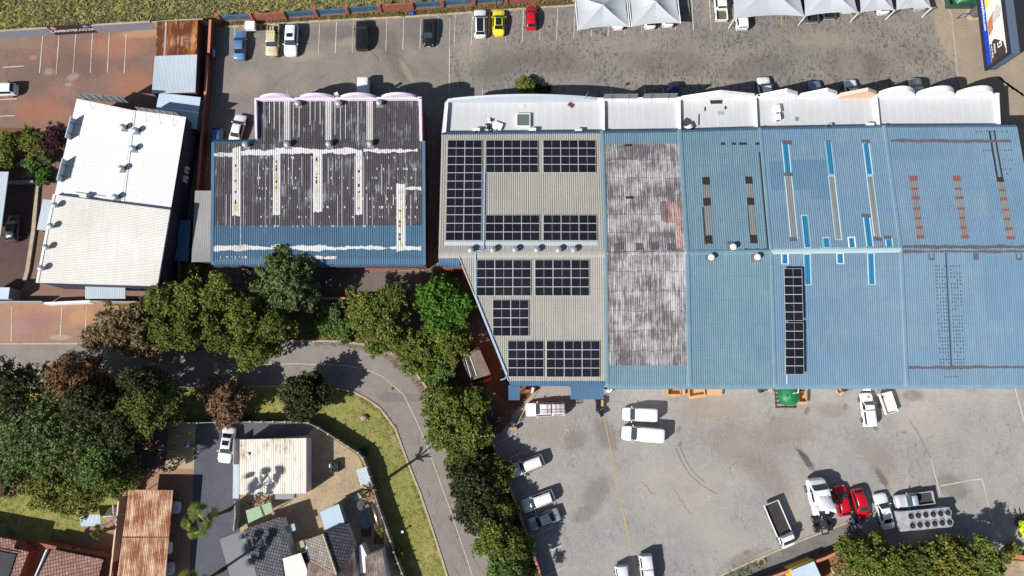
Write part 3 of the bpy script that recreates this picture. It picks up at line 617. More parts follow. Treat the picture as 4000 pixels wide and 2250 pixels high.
# --- other units
def mkunit(label, px, xs, ys, rows_m, wallm, capR=True):
    r, N, G, S = unit('', label, px, xs, ys, None, None, None)
    rows = bullN(N)+[N]; mats = [2, 2, 2]
    for t, m in rows_m[0]:
        rows.append((mid(N[0], G[0], t), mid(N[1], G[1], t))); mats.append(m)
    for t, m in rows_m[1]:
        rows.append((mid(G[0], S[0], t), mid(G[1], S[1], t))); mats.append(m)
    rows += bull(S); mats += [rows_m[1][-1][1]]*4
    roof = Sheet(rows, .29); ro = finish(r, N, G, S, roof, mats, None, wallm)
    main = Sheet([N, G, S], .29)
    return r, ro, main, N, G, S
rB, roB, SB, N, G, S = mkunit('narrow warehouse unit whose dark roof coating is flaking to white', 2510, ((2358, 2661), (2366, 2684), (2369, 2689)), ((521, 517), (990, 987), (1500, 1500)), ([(.10, 1), (1, 4)], [(.86, 4), (1, 1)]), 'whitewall')
ridgecap(roB, G, 'rpeel', .6); partycap(roB, N, G, S, 0, 'rblueC', .5)
frontblock(rB, [(2362, 392), (2652, 388), (2652, 517), (2362, 520)], [(Pf(2655, 386), Pf(2657, 516))], [('parapet', P(2362, 386, HP), P(2668, 382, HP), [(0, HP), (1, HP)], 'whitewall', .3)])
patches(SB, roB, [('repair_patch', bx(2440, 563, 2468, 572), 'tar', .1), ('repair_patch', bx(2444, 769, 2474, 777), 'tar', .1)] + [('repair_patch', bx(x, 948, x+30, 979), 'tarP', .15) for x in (2406, 2483, 2542, 2607)] + [('repair_patch', bx(2578, 790, 2668, 866, 2584, 2672), 'redf', .4) for _ in range(0)])
M['redf'] = peeling('red_flaking_roof', A(112, 84, 82), A(192, 166, 162), .47, .58, 0, 1.9, .13)
patches(SB, roB, [('repair_patch', bx(2578, 790, 2670, 866, 2584, 2674), 'redf', .3), ('repair_patch', bx(2634, 868, 2674, 975, 2640, 2680), 'redf', .3)])
rC, roC, SCc, N, G, S = mkunit('warehouse unit with blue ribbed roof and two black patched roof light strips', 2840, ((2662, 2962), (2684, 3016), (2690, 3031)), ((517, 508), (987, 982), (1500, 1500)), ([(1, 1)], [(1, 1)]), 'whitewall')
ridgecap(roC, G, 'rblueC', .7); partycap(roC, N, G, S, 0, 'rblueC', .7)
frontblock(rC, [(2662, 387), (2948, 380), (2953, 512), (2662, 517)], [(Pf(2952, 378), Pf(2958, 511))],
    [('gable_parapet', P(2662, 381, HP), P(2945, 374, HP), [(0, HP+.1), (.5, 7.3), (1, HP+.3)], 'whitewall', .4), ('parapet', P(2945, 374, HP), P(2972, 373, HP), [(0, HP), (1, HP)], 'whitewall', .3)])
st = []
for (xa, xb), (xc, xd), ya, yb in (((2742, 2772), (2753, 2783), 693, 952), ((2910, 2938), (2930, 2960), 690, 950)):
    q = lambda f0, f1, e=0: bx(xa+(xc-xa)*f0-e, ya+(yb-ya)*f0, xb+(xd-xb)*f0+e, ya+(yb-ya)*f1, xa+(xc-xa)*f1-e, xb+(xd-xb)*f1+e)
    st += [('roof_light', q(.03, .98, -1), 'sky_old', 0), ('repair_patch', q(0, .11), 'tar', .12), ('repair_patch', q(.31, .43), 'tar', .12), ('repair_patch', q(.88, 1), 'tar', .12), ('repair_patch', bx(xa+(xc-xa)*.5-3, ya+(yb-ya)*.45, xa+(xc-xa)*.5+2, yb-25, xc-2, xc+2), 'tar', .1)]
for x0, x1 in ((2815, 2831), (2857, 2875), (2887, 2917), (2951, 2977)): st.append(('repair_patch', bx(x0, 557, x1, 567), 'tar', .06))
st += [('repair_patch', bx(2962, 595, 2968, 973, 2999, 3006), 'tar', .05), ('repair_patch', bx(2907, 971, 3004, 978), 'tar', .1), ('repair_patch', bx(2842, 944, 2866, 982), 'tarP', .05), ('repair_patch', bx(2757, 993, 2782, 1019), 'tarP', .05), ('repair_patch', bx(2936, 993, 2964, 1022), 'tarP', .05)]
patches(SCc, roC, st)
rD, roD, SD, N, G, S = mkunit('warehouse unit with blue roof dotted with white framed bright blue roof lights', 3220, ((2962, 3458), (3016, 3521), (3031, 3538)), ((508, 499), (982, 975), (1500, 1498)), ([(1, 0)], [(1, 0)]), 'whitewall')
ridgecap(roD, G, 'paleb', .8); partycap(roD, N, G, S, 0, 'rblueC', .5)
frontblock(rD, [(2960, 376), (3425, 370), (3430, 500), (2960, 508)], [(Pf(3424, 369), Pf(3437, 500))],
    [('gable_parapet', P(2969, 373, HP), P(3110, 372, HP), [(0, HP), (.62, 7.3), (1, HP+.6)], 'whitewall', .5), ('gable_parapet', P(3128, 371, HP), P(3263, 370, HP), [(0, HP), (.62, 7.3), (1, HP+.6)], 'whitewall', .5), ('gable_parapet', P(3281, 370, HP), P(3416, 369, HP), [(0, HP), (.64, 7.3), (1, HP+.6)], 'peach', .5)]
    + [('parapet', P(a, 372, HP), P(b, 372, HP), [(0, HP), (1, HP)], 'whitewall', .3) for a, b in ((2960, 2969), (3110, 3128), (3263, 3281), (3416, 3428))])
st = []
def light(x0, x1, y0, y1, x2, x3, fr='whp', e=5, mat='sky_blue', top=True):
    st.append(('light_frame', bx(x0-e, y0-(e if top else 0), x1+e, y1+3, x2-e, x3+e), fr, .05)); st.append(('roof_light', bx(x0, y0, x1, y1, x2, x3), mat, 0))
light(3059, 3079, 560, 676, 3067, 3086, 'paleb'); light(3067, 3092, 690, 930, 3089, 3111, 'paleb', 4, 'sky_old')
light(3227, 3245, 556, 681, 3238, 3257, 'paleb'); light(3239, 3258, 690, 935, 3266, 3284, 'paleb', 5, 'sky_old')
light(3374, 3393, 560, 681, 3386, 3404, 'paleb'); light(3388, 3405, 690, 926, 3416, 3437, 'paleb', 4, 'sky_old')
light(3133, 3152, 844, 966, 3143, 3163, 'paleb'); light(3143, 3163, 996, 1111, 3146, 3165, 'paleb', 5)
light(3375, 3395, 848, 964, 3387, 3407, 'paleb'); light(3391, 3411, 991, 1110, 3395, 3415, 'paleb', 5)
light(3217, 3237, 931, 966, 3219, 3239, 'paleb'); light(3316, 3336, 930, 966, 3318, 3338, 'whp'); light(3461, 3481, 937, 964, 3463, 3482, 'paleb')
light(3271, 3292, 992, 1028, 3273, 3293, 'whp'); light(3055, 3075, 994, 1030, 3057, 3076, 'whp')
for x0, x1, y0, y1 in ((3054, 3094, 549, 564), (3064, 3094, 675, 689), (3085, 3112, 928, 943), (3365, 3396, 545, 560), (3225, 3245, 551, 557), (3364, 3398, 836, 850), (3411, 3442, 925, 940), (3455, 3479, 922, 937)): st.append(('repair_patch', bx(x0, y0, x1, y1), 'tarP', .1))
st += [('repair_patch', bx(3383, 965, 3505, 972), 'tarP', .1)]
for x0, x1 in ((3130, 3172), (3205, 3300), (3312, 3345), (3375, 3422)): st.append(('repair_patch', bx(x0, 968, x1, 986), 'paleb', .15))
M['tintb'] = sheetmat('repainted_blue_sheet', A(94, 124, 146), A(98, 128, 150), streak=.1, dirt=A(84, 112, 134), laps=.3)
st += [('repair_patch', bx(3002, 627, 3230, 744, 3012, 3240), 'tintb', .12), ('repair_patch', bx(3165, 744, 3240, 782, 3167, 3244), 'tintb', .12)]
patches(SD, roD, st[-2:]+st[:-2])
rE, roE, SE, N, G, S = mkunit('end warehouse unit with blue roof carrying red and grey patched roof light strips', 3720, ((3458, 3943), (3521, 4052), (3538, 4130)), ((499, 497), (975, 968), (1498, 1496)), ([(1, 0)], [(1, 0)]), 'whitewall')
partycap(roE, N, G, S, 0, 'rblue', .6)
frontblock(rE, [(3428, 366), (3902, 366), (3908, 494), (3432, 500)], [(Pf(3901, 366), Pf(3908, 495))],
    [('arched_parapet', P(3434, 367, HP), P(3574, 366, HP), arc(HP, 7.4, 12), 'whitewall', .7), ('arched_parapet', P(3588, 366, HP), P(3728, 365, HP), arc(HP, 7.4, 12), 'whitewall', .7), ('arched_parapet', P(3741, 365, HP), P(3880, 365, HP), arc(HP, 7.4, 12), 'whitewall', .7)]
    + [('parapet', P(a, 367, HP), P(b, 367, HP), [(0, HP), (1, HP)], 'whitewall', .3) for a, b in ((3428, 3434), (3574, 3588), (3728, 3741), (3880, 3904))])
st = [('repair_patch', bx(3480, 546, 3948, 556), 'tarP', .12), ('repair_patch', bx(3522, 959, 4046, 971), 'tarP', .12), ('repair_patch', bx(3524, 978, 4052, 988), 'tarP', .1), ('repair_patch', bx(3548, 1430, 4110, 1440), 'tarP', .12)]
M['tintd'] = sheetmat('repainted_blue_sheet', A(103, 130, 150), A(106, 134, 154), streak=.1, dirt=A(92, 118, 140), laps=.3)
st += [('repair_patch', bx(3465, 502, 3670, 625, 3478, 3690), 'tintd', .1), ('repair_patch', bx(3850, 700, 3990, 850, 3860, 4010), 'tintd', .1), ('repair_patch', bx(3840, 1000, 4060, 1250, 3850, 4080), 'tintd', .1)]
for (xa, xb), (xc, xd), ya, yb in (((3553, 3578), (3583, 3606), 687, 930), ((3722, 3746), (3758, 3780), 687, 930), ((3893, 3916), (3934, 3960), 692, 934)):
    q = lambda f0, f1, e=0: bx(xa+(xc-xa)*f0-e, ya+(yb-ya)*f0, xb+(xd-xb)*f0+e, ya+(yb-ya)*f1, xa+(xc-xa)*f1-e, xb+(xd-xb)*f1+e)
    st.append(('roof_light', q(.02, .98), 'sky_old', 0))
    for f0, f1, e in ((0, .08, 3), (.19, .23, 1), (.33, .38, 3), (.51, .55, 2), (.66, .70, 1), (.81, .86, 2), (.955, 1.01, 4)): st.append(('repair_patch', q(f0, f1, e), 'redp' if not (xa == 3893 and f0 == 0) else 'tar', .05))
st += [('repair_patch', bx(3861, 510, 3868, 692, 3888, 3895), 'tar', .05), ('repair_patch', bx(3882, 510, 3888, 692, 3909, 3915), 'tar', .05), ('repair_patch', bx(3695, 988, 3699, 1432, 3711, 3715), 'tar', .04)]
for x in (3625, 3798, 3966): st.append(('repair_patch', bx(x+2, 990, x+24, 1016), 'tarP', .05)); st.append(('repair_patch', bx(x+6, 990, x+20, 1008), 'rblue', 0))
patches(SE, roE, st[4:7]+st[:4]+st[7:])
# sealed screw heads, too many to count
mb = MB()
for rr_ in range(28):
    y = 1040+rr_*14; full = rr_ % 3 != 1
    for cx in range(9):
        if cx == 4 or (not full and rnd.random() < .55) or rnd.random() < .08: continue
        x = 3655+cx*11.5+(y-1040)*.045; SE.patch(bx(x-1.6, y-2.6, x+1.6, y+2.6), .012, 0, False, 0, mb)
for x, y in [(3812+20*i, 515) for i in range(7)]+[(3838+11*i, 588) for i in range(11) if i not in (4, 7)]+[(3920, 625), (3950, 626), (3912, 661), (3926, 661), (3945, 661), (3933, 680)]+[(3692+11*i, 1472) for i in range(5)]: SE.patch(bx(x-1.6, y-2.6, x+1.6, y+2.6), .012, 0, False, 0, mb)
o = mb.build('sealed_screw_heads', M['tar'], roE); o['kind'] = 'stuff'
# box gutter and white eave trim along the yard side
mb = MB(); wallrun(mb, [P(3040, 1513, 5.2), P(3480, 1511, 5.2)], .16, 5.15, 5.3); mb.build('gutter', M['white'], rD)
# ---------------------------------------------------------------- dark roofed warehouse with lilac front
r = root('warehouse', 'warehouse with dark flaking roof, faded blue lower edge and lilac arched parapets', 'warehouse', 1240, 800)
H2, H3 = 6.6, 5.6
Nw = (P(832, 562, H2), P(1655, 556, H2)); Sw = (P(829, 1012, H3), P(1657, 1012, H3))
hm = H2+(H3-H2)*.72
t1 = (mid(Nw[0], Sw[0], .715), mid(Nw[1], Sw[1], .715)); t2 = (mid(Nw[0], Sw[0], .06), mid(Nw[1], Sw[1], .06))
RW = Sheet([Nw, t1, Sw]+bull(Sw, -1, ((.35, -.08), (.65, -.3), (.85, -.7), (.9, -1.15))), .29); RWm = Sheet([Nw, Sw], .29)
mb = MB(); RW.mesh(mb, [0, 1, 1, 1, 1, 1]); ro = mb.build('roof', [M['rdark'], M['rteal']], r, sharp=40)
# rolled blue eave on the north-west return
er = (np.array(Nw[0]), np.array(P(1000, 561, H2))); E = Sheet(bull(er, 1, ((.9, -1.1), (.85, -.7), (.65, -.3), (.35, -.08)))+[er], .29); mb = MB(); E.mesh(mb); mb.build('eave_roll', M['rteal'], r, sharp=40)
for k in (0, 1):
    mb = MB(); a, b = np.array(Nw[k]), np.array(Sw[k]); ring = lambda p: [(p[0]-.2, p[1], p[2]-.3), (p[0]-.2, p[1], p[2]+.08), (p[0]+.2, p[1], p[2]+.08), (p[0]+.2, p[1], p[2]-.3)]
    mb.loft([ring(a+np.array([0, .2, 0])), ring(b+np.array([0, -.2, 0])), ring(b+np.array([0, -.7, -.4]))], closed=False, cap=False); mb.build('flashing', M['rteal'], ro)
RF = Sheet([(P(1000, 392, 6.35), P(1640, 390, 6.35)), (P(1000, 562, H2-.05), P(1640, 557, H2-.05))], .29)
mb = MB(); RF.mesh(mb); rf = mb.build('front_roof', M['rdark'], r, sharp=40)
w = MB(); w.prism([(Nw[0][0]+.15, Nw[0][1]-.1), (Nw[1][0]-.15, Nw[1][1]-.1), (Sw[1][0]-.15, Sw[1][1]-.3), (Sw[0][0]+.15, Sw[0][1]-.3)][::-1], 0, [H3-.2, H3-.2, H2-.2, H2-.2]); w.build('wall', M['brickD'], r)
a, b, c, d = P(999, 390, 6.2), P(1646, 387, 6.2), P(1648, 560, 6.2), P(999, 562, 6.2)
w = MB(); w.prism([a[:2], b[:2], c[:2], d[:2]], 0, 6.15); w.build('front_block', M['brickD'], r)
mb = MB(); facade(mb, P(997, 389, 7), P(1000, 540, 7), 6.1, [(0, 7.0), (1, 7.0)], .28); mb.build('parapet', M['pink'], r)
mb = MB(); facade(mb, P(1641, 383, 7), P(1644, 548, 7), 6.1, [(0, 7.0), (1, 7.0)], .35); mb.build('parapet', M['pink'], r)
mb = MB(); facade(mb, P(994, 386, 7), P(1646, 382, 7), 6.1, [(0, 7.0), (1, 7.0)], .3); mb.build('parapet', M['pink'], r)
for x0, x1 in ((1016, 1148), (1172, 1306), (1331, 1467), (1491, 1626)):
    mb = MB(); y = 386-(x0-1016)*.007; facade(mb, P(x0, y-4, 7), P(x1, y-5, 7), 5.6, arc(7.1, 8.1, 12), .35); mb.build('arched_parapet', M['pink'], r)
mb = MB(); mb.box(*P(1317, 373, 7)[:2], 6.9, .5, .4, .7, .5); mb.build('alarm_box', M['pink'], r)
st = [('roof_light', bx(x0, 396, x1, 548, x0-1, x1), 'greyst', 0) for x0, x1 in ((1110, 1134), (1272, 1295), (1432, 1457))]
for i, x in enumerate((1032, 1052, 1071, 1091, 1146, 1168, 1211, 1230, 1250, 1308, 1329, 1349, 1398, 1410)): st.append(('sealed_lap', bx(x, 396+rnd.uniform(0, 6), x+2.2, 470+rnd.uniform(0, 85), x-1, x+1.6), 'whp', .2))
patches(RF, rf, st)
st = []
for (x0, x1, y0, y1) in ((908, 941, 577, 840), (1067, 1095, 587, 838), (1224, 1259, 592, 831), (1389, 1416, 587, 838), (1549, 1584, 717, 981)):
    st += [('light_frame', bx(x0, y0, x1, y1), 'whp', .25), ('roof_light', bx(x0+7, y0+18, x1-9, y1-12), 'yel', .1)]
    for k in range(5): y = y0+rnd.uniform(.1, .9)*(y1-y0); st.append(('repair_patch', bx(x0+10, y, x0+16, y+rnd.uniform(4, 14)), 'tar', .05))
for x0, x1, y0, y1 in ((836, 938, 597, 612), (938, 1075, 588, 606), (1075, 1220, 579, 600), (1220, 1395, 580, 602), (1420, 1632, 584, 594), (1584, 1645, 734, 741)): st.append(('sealed_lap', bx(x0, y0, x1, y1), 'whp', .22))
for x0, x1, y0, y1 in ((829, 912, 962, 982), (912, 1060, 960, 978), (1060, 1275, 957, 974), (1275, 1645, 963, 973), (1145, 1310, 1000, 1012)): st.append(('sealed_lap', bx(x0, y0, x1, y1), 'whp', .2))
for i in range(46):
    x = 850+i*17.2+rnd.uniform(-4, 4); y0 = rnd.choice([612, 612, 640, 760]); y1 = rnd.choice([760, 880, 884, 960, 885, 720]); y1 = max(y1, y0+40)
    if rnd.random() < .8: st.append(('sealed_lap', bx(x, y0, x+rnd.uniform(1.2, 2.4), y1), 'whp', .3))
patches(RWm, ro, st[:15*2][:0]+st)
mb = MB()
for y in (616, 660, 695, 735, 776, 809, 848, 884):
    for k in range(int(rnd.uniform(10, 22))):
        x = rnd.uniform(1000, 1640); RWm.patch(bx(x, y-4, x+rnd.uniform(2, 5), y+rnd.uniform(2, 6)), .012, 0, False, 0, mb)
for k in range(30): x = rnd.uniform(850, 1320); RWm.patch(bx(x, 1000, x+2.5, 1000+rnd.uniform(6, 14)), .012, 0, False, 0, mb)
o = mb.build('sealed_screw_heads', M['greyst'], ro); o['kind'] = 'stuff'
# lean-to beside it
def shed(name, label, cat, tl, tr, br, bl, h, mat, pitch=.22, prof='sin', rh=.035, wall=None, hs=None, along=True, posts=True, group=None, walls_inset=.15, rows=None):
    hs = hs or (h, h, h, h); r = root(name, label, cat, (tl[0]+br[0])/2, (tl[1]+br[1])/2, group)
    q = [P(x, y, z) for (x, y), z in zip((tl, tr, br, bl), hs)]
    S_ = Sheet([(q[0], q[1]), (q[3], q[2])] if along else [(q[1], q[2]), (q[0], q[3])], pitch, rh, prof)
    mb = MB(); S_.mesh(mb); S_.edge(mb, 0, .06); ro = mb.build('roof', M[mat], r, sharp=40)
    if wall:
        w = MB(); c = np.mean([v[:2] for v in q], axis=0); pts = [tuple(np.array(v[:2])*(1-.03)+c*.03) for v in q]; w.prism(pts, 0, [z-.08 for z in hs]); w.build('wall', M[wall], r)
    elif posts:
        for v in q:
            c = np.mean([k[:2] for k in q], axis=0); p = np.array(v[:2])*.95+c*.05
            mb = MB(); mb.tube([(*p, 0), (*p, v[2]-.02)], .05, 6); mb.build('post', M['dsteel'], r)
    return r, ro, S_
shed('lean_to', 'grey ribbed lean-to roof against the left side of the dark roofed warehouse', 'lean-to', (762, 745), (833, 745), (827, 1022), (748, 1024), 3.0, 'rgrey', .24, wall='brickD')
# ---------------------------------------------------------------- white roofed office
r = root('office_building', 'office building with three bright white ribbed roof planes', 'building', 430, 760)
HO, HO2 = 4.8, 5.7
def plane(r, nm, pts, hs, mat, along, pitch=.24, rh=.035, prof='box', th=.1):
    q = [P(x, y, z) for (x, y), z in zip(pts, hs)]
    S_ = Sheet([(q[0], q[1]), (q[3], q[2])] if along else [(q[0], q[3]), (q[1], q[2])], pitch, rh, prof)
    mb = MB(); S_.mesh(mb); S_.edge(mb, 0, th); o = mb.build(nm, M[mat], r, sharp=40); return o, S_, q
o1, O1, q1 = plane(r, 'roof', [(300, 385), (525, 432), (478, 800), (212, 766)], (HO+.25, HO+.25, HO+.25, HO+.25), 'rwhite', False)
o2, O2, q2 = plane(r, 'roof', [(524, 430), (727, 457), (666, 826), (477, 797)], (HO+.2, HO+.1, HO+.1, HO+.2), 'rwhite', False)
o3, O3, q3 = plane(r, 'roof', [(213, 760), (668, 820), (617, 1118), (146, 1104)], (HO2, HO2-.1, HO2-.1, HO2), 'rcream', False)
# top strip of the north-west plane
mb = MB(); 
for q, zt in ((q1, HO+.1), (q2, HO-.25)):
    c = np.mean([v[:2] for v in q], axis=0); mb = MB(); mb.prism([tuple(np.array(v[:2])*.985+c*.015) for v in q], 0, zt); mb.build('wall', M['navy'], r)
c = np.mean([v[:2] for v in q3], axis=0); mb = MB(); mb.prism([tuple(np.array(v[:2])*.985+c*.015) for v in q3], 0, HO2-.25); mb.build('wall', M['navy'], r)
mb = MB(); wallrun(mb, [q1[1], q1[2]], .35, HO-.2, HO+.285); mb.build('ridge_cap', M['white'], o1)
mb = MB(); wallrun(mb, [q3[0], q3[3]], .32, HO2-.3, HO2+.1); mb.build('gutter', M['white'], o3)
for a, b, z in ((q2[1], q2[2], HO-.25), (q3[1], q3[2], HO2-.28)):
    mb = MB(); wallrun(mb, [a, b], .14, z, z+.22); mb.build('gutter', M['dsteel'], r)
# blank name boards standing on the roof edges
def board(label, a, b, h0, h1, th, mat, n=4, back=True, dy=-1.2, grp=None):
    r = thing('sign_board', label, 'sign board', P(*a, h0), 0, grp); A0, B0 = np.array(P(*a, h0)), np.array(P(*b, h0))
    mb = MB(); facade(mb, A0, B0, h0, [(0, h1), (1, h1)], th); mb.build('panel', M[mat], r)
    d = B0-A0; nn = np.array([d[1], -d[0], 0]); nn = nn/np.linalg.norm(nn)
    for i in range(n):
        t = (i+.5)/n; p = A0+d*t; o = nn*(th/2+.03)*np.sign(-dy)
        mb = MB(); mb.tube([p+o+np.array([0, 0, .02]), p+o+np.array([0, 0, h1-h0])], .035, 4); mb.build('upright', M['dsteel'], r)
        if i % 2 == 1 or n < 3: mb = MB(); mb.tube([p+o+np.array([0, 0, (h1-h0)*.9]), p+o*3+nn*abs(dy)*np.sign(-dy)], .022, 4); mb.build('brace', M['dsteel'], r)
    return r
M['bback'] = plain('grey_board_back', A(112, 112, 116), .7, var=.1)
board('tall grey sign board braced on the top edge of the white office roof', (328, 388), (503, 401), HO, HO+2.0, .06, 'bback', 6, dy=-1.6)
board('low grey sign board on the top edge of the right white office roof', (543, 431), (703, 453), HO+.15, HO+1.35, .06, 'bback', 6, dy=-1.4)
board('upper white sign board on the left edge of the office roof', (277, 549), (298, 469), HO+.1, HO+1.4, .12, 'bwh', 2, dy=-1.0)
board('lower white sign board on the left edge of the office roof', (244, 714), (266, 630), HO+.1, HO+1.4, .12, 'bwh', 2, dy=-1.0)
shed('porch_roof', 'narrow white ribbed porch roof beside the left edge of the office', 'porch', (168, 778), (212, 782), (190, 903), (144, 897), 3.0, 'rgalv', .2, wall=None)
shed('carport', 'pale ribbed canopy below the bottom edge of the white office roof', 'carport', (333, 1108), (490, 1110), (490, 1167), (333, 1167), 2.8, 'rgalv', .24)
shed('carport', 'long pale ribbed carport at the left edge of the picture', 'carport', (-160, 670), (34, 671), (2, 920), (-200, 915), 2.8, 'rgalv', .26)
shed('guard_hut', 'small flat pale green roof with dark base at the far left', 'hut', (-60, 1122), (38, 1123), (32, 1168), (-60, 1166), 2.5, 'rgalvb', .3, 'flat', wall='precast')
shed('store_shed', 'dark flat roofed shed in the shade beside the office', 'shed', (703, 862), (745, 860), (735, 1022), (682, 1018), 2.6, 'rblueD', .3, 'flat', wall='navy')
# sheds top left
S1 = root('shed', 'long shed roofed half in orange rust and half in plain grey sheets', 'shed', 690, 220)
h = 2.7
pa, RS1, q = plane(S1, 'roof', [(614, 84), (773, 79), (769, 216), (606, 221)], (h, h, h+.1, h+.1), 'rust', True, .2, .035, 'sin'); qa = q
pb, RS2, q = plane(S1, 'roof', [(605, 219), (770, 213), (763, 361), (593, 366)], (h+.2, h+.2, h, h), 'rgalv', True, .2, .035, 'sin'); qb = q
patches(RS1, pa, [('sheet_strip', bx(645, 85, 650, 218, 642, 647), 'rgalv', 0)])
w = MB(); w.prism([(v[0], v[1]) for v in (np.array(qa[0])*.99+np.array(qb[2])*.01, np.array(qa[1])*.99+np.array(qb[3])*.01, np.array(qb[2])*.99+np.array(qa[0])*.01, np.array(qb[3])*.99+np.array(qa[1])*.01)], 0, h-.1); w.build('wall', M['brickD'], S1)
shed('store_shed', 'pale blue roofed shed between the rusty shed and the white office', 'shed', (622, 362), (784, 380), (768, 505), (598, 480), 2.9, 'rgalvb', .26, 'box', wall='navy', along=False)
# ---------------------------------------------------------------- awnings on the yard side
shed('awning', 'small deep blue awning at the left end of the yard eave', 'awning', (1986, 1505), (2031, 1505), (2030, 1563), (1987, 1563), 2.7, 'rblueD', .2, 'box', hs=(2.9, 2.9, 2.6, 2.6))
shed('awning', 'wide deep blue awning under the yard eave of the solar roof', 'awning', (2229, 1508), (2360, 1508), (2358, 1560), (2229, 1560), 2.7, 'rblueD', .2, 'box', hs=(2.9, 2.9, 2.6, 2.6))
# ---------------------------------------------------------------- roof vents
tv = thing('turbine_vent', '', 'roof vent', (0, 0, 0), 0, 'turbine vents on the roofs', local=True)
mb = MB(); mb.lathe((0, 0, -.15), [(.24, 0), (.24, .5), (.28, .52)], 14); nk = mb.build('neck', M['steel'], tv, smooth=False)
mb = MB()
rings = []
for z, rr_ in ((.36, .30), (.46, .40), (.60, .44), (.74, .41), (.84, .30), (.89, .14), (.90, .02)):
    rings.append([((rr_*(1 if j % 2 else .93))*math.cos(2*math.pi*j/28+z*1.2), (rr_*(1 if j % 2 else .93))*math.sin(2*math.pi*j/28+z*1.2), z) for j in range(28)])
mb.loft(rings); hd = mb.build('head', M['steel'], tv)
mb = MB(); mb.box(0, 0, -.02, .95, .95, .04); bs = mb.build('base_plate', M['sky_old'], tv)
VENT_USED = []
def vent(roof, px, py, label, white=False, base=True):
    if not VENT_USED: o = tv; VENT_USED.append(1)
    else:
        o = tv.copy(); COL.objects.link(o)
        for ch in (nk, hd, bs):
            if ch is bs and not base: continue
            c = ch.copy(); COL.objects.link(c); c.parent = o
            if white and ch is hd: c.data = hdw
    u, v = roof.uv(px, py); p = roof.pt(u, v, roof.rh); o.location = tuple(p); o['label'] = label
hdw = hd.data.copy(); hdw.materials[0] = M['white']
ORD = ['first', 'second', 'third', 'fourth', 'fifth', 'sixth', 'seventh', 'eighth', 'ninth', 'tenth', 'eleventh', 'twelfth']
for i, (x, y) in enumerate(((1840, 980), (1926, 980), (2012, 979), (2097, 979), (2181, 979), (2240, 979))): vent(RA1u, x, y, f'steel turbine vent, {ORD[i]} from the left below the beige roof panels', base=False)
for i, (x, y) in enumerate(((964, 570), (1126, 570), (1288, 568), (1448, 567))): vent(RWm, x, y, f'steel turbine vent, {ORD[i]} from the left across the dark flaking roof')
for i, (x, y) in enumerate(((1168, 410), (1326, 410), (1484, 408))): vent(RF, x, y, f'steel turbine vent, {ORD[i]} from the left behind the lilac parapet')
for i, (roof, x, y, l) in enumerate(((O1, 488, 502, 'uppermost steel turbine vent left of the white office ridge'), (O2, 537, 514, 'upper steel turbine vent right of the white office ridge'), (O2, 526, 584, 'lower steel turbine vent right of the white office ridge'), (O1, 482, 662, 'middle steel turbine vent left of the white office ridge'), (O1, 458, 774, 'lowest steel turbine vent left of the white office ridge'))): vent(roof, x, y, l)
for i, (x, y) in enumerate(((224, 806), (208, 887), (190, 969), (171, 1051))): vent(O3, x, y, f'steel turbine vent, {ORD[i]} from the top along the cream roof gutter', base=False)
for x, y, l in ((2859, 968, 'white turbine vent on a grey patch above the blue ridge'), (2774, 1008, 'left white turbine vent just below the blue ridge'), (2953, 1007, 'right white turbine vent just below the blue ridge')): vent(SCc, x, y, l, True)
# ---------------------------------------------------------------- solar panels
M['cell'] = NT('solar_cells'); _t = M['cell']; _w = _t.new('ShaderNodeTexWave', wave_type='BANDS', bands_direction='Y'); _t.lk(_t.pos, _w.inputs[0]); _w.inputs['Scale'].default_value = 1.35
_oi = _t.new('ShaderNodeObjectInfo'); M['cell'] = _t.out(_t.mix(_t.math('MULTIPLY', _oi.outputs['Random'], .5), _t.ramp(_w.outputs[0], [(.75, (.006, .007, .010)), (.97, (.020, .024, .028))]), (.018, .021, .027)), .34, spec=.22)
M['alu'] = plain('anodised_frame', A(216, 219, 221), .4, .3, .05)
def panelmesh(L, Wd):
    x, y, f, m = L/2-.006, Wd/2-.006, .036, .012
    X = [-x, -x+f, -m, m, x-f, x]; Y = [-y, -y+f, y-f, y]; mb = MB()
    mb.add([(a, b, .04) for b in Y for a in X], [(j*6+i, j*6+i+1, (j+1)*6+i+1, (j+1)*6+i) for j in range(3) for i in range(5) if not (j == 1 and i in (1, 3))])
    n = len(mb.v); mb.v += [(-x, -y, 0), (x, -y, 0), (x, y, 0), (-x, y, 0)]; c = [0, 5, 23, 18]
    for k in range(4): mb.f.append((n+k, n+(k+1) % 4, c[(k+1) % 4], c[k])); mb.m.append(0)
    return mb
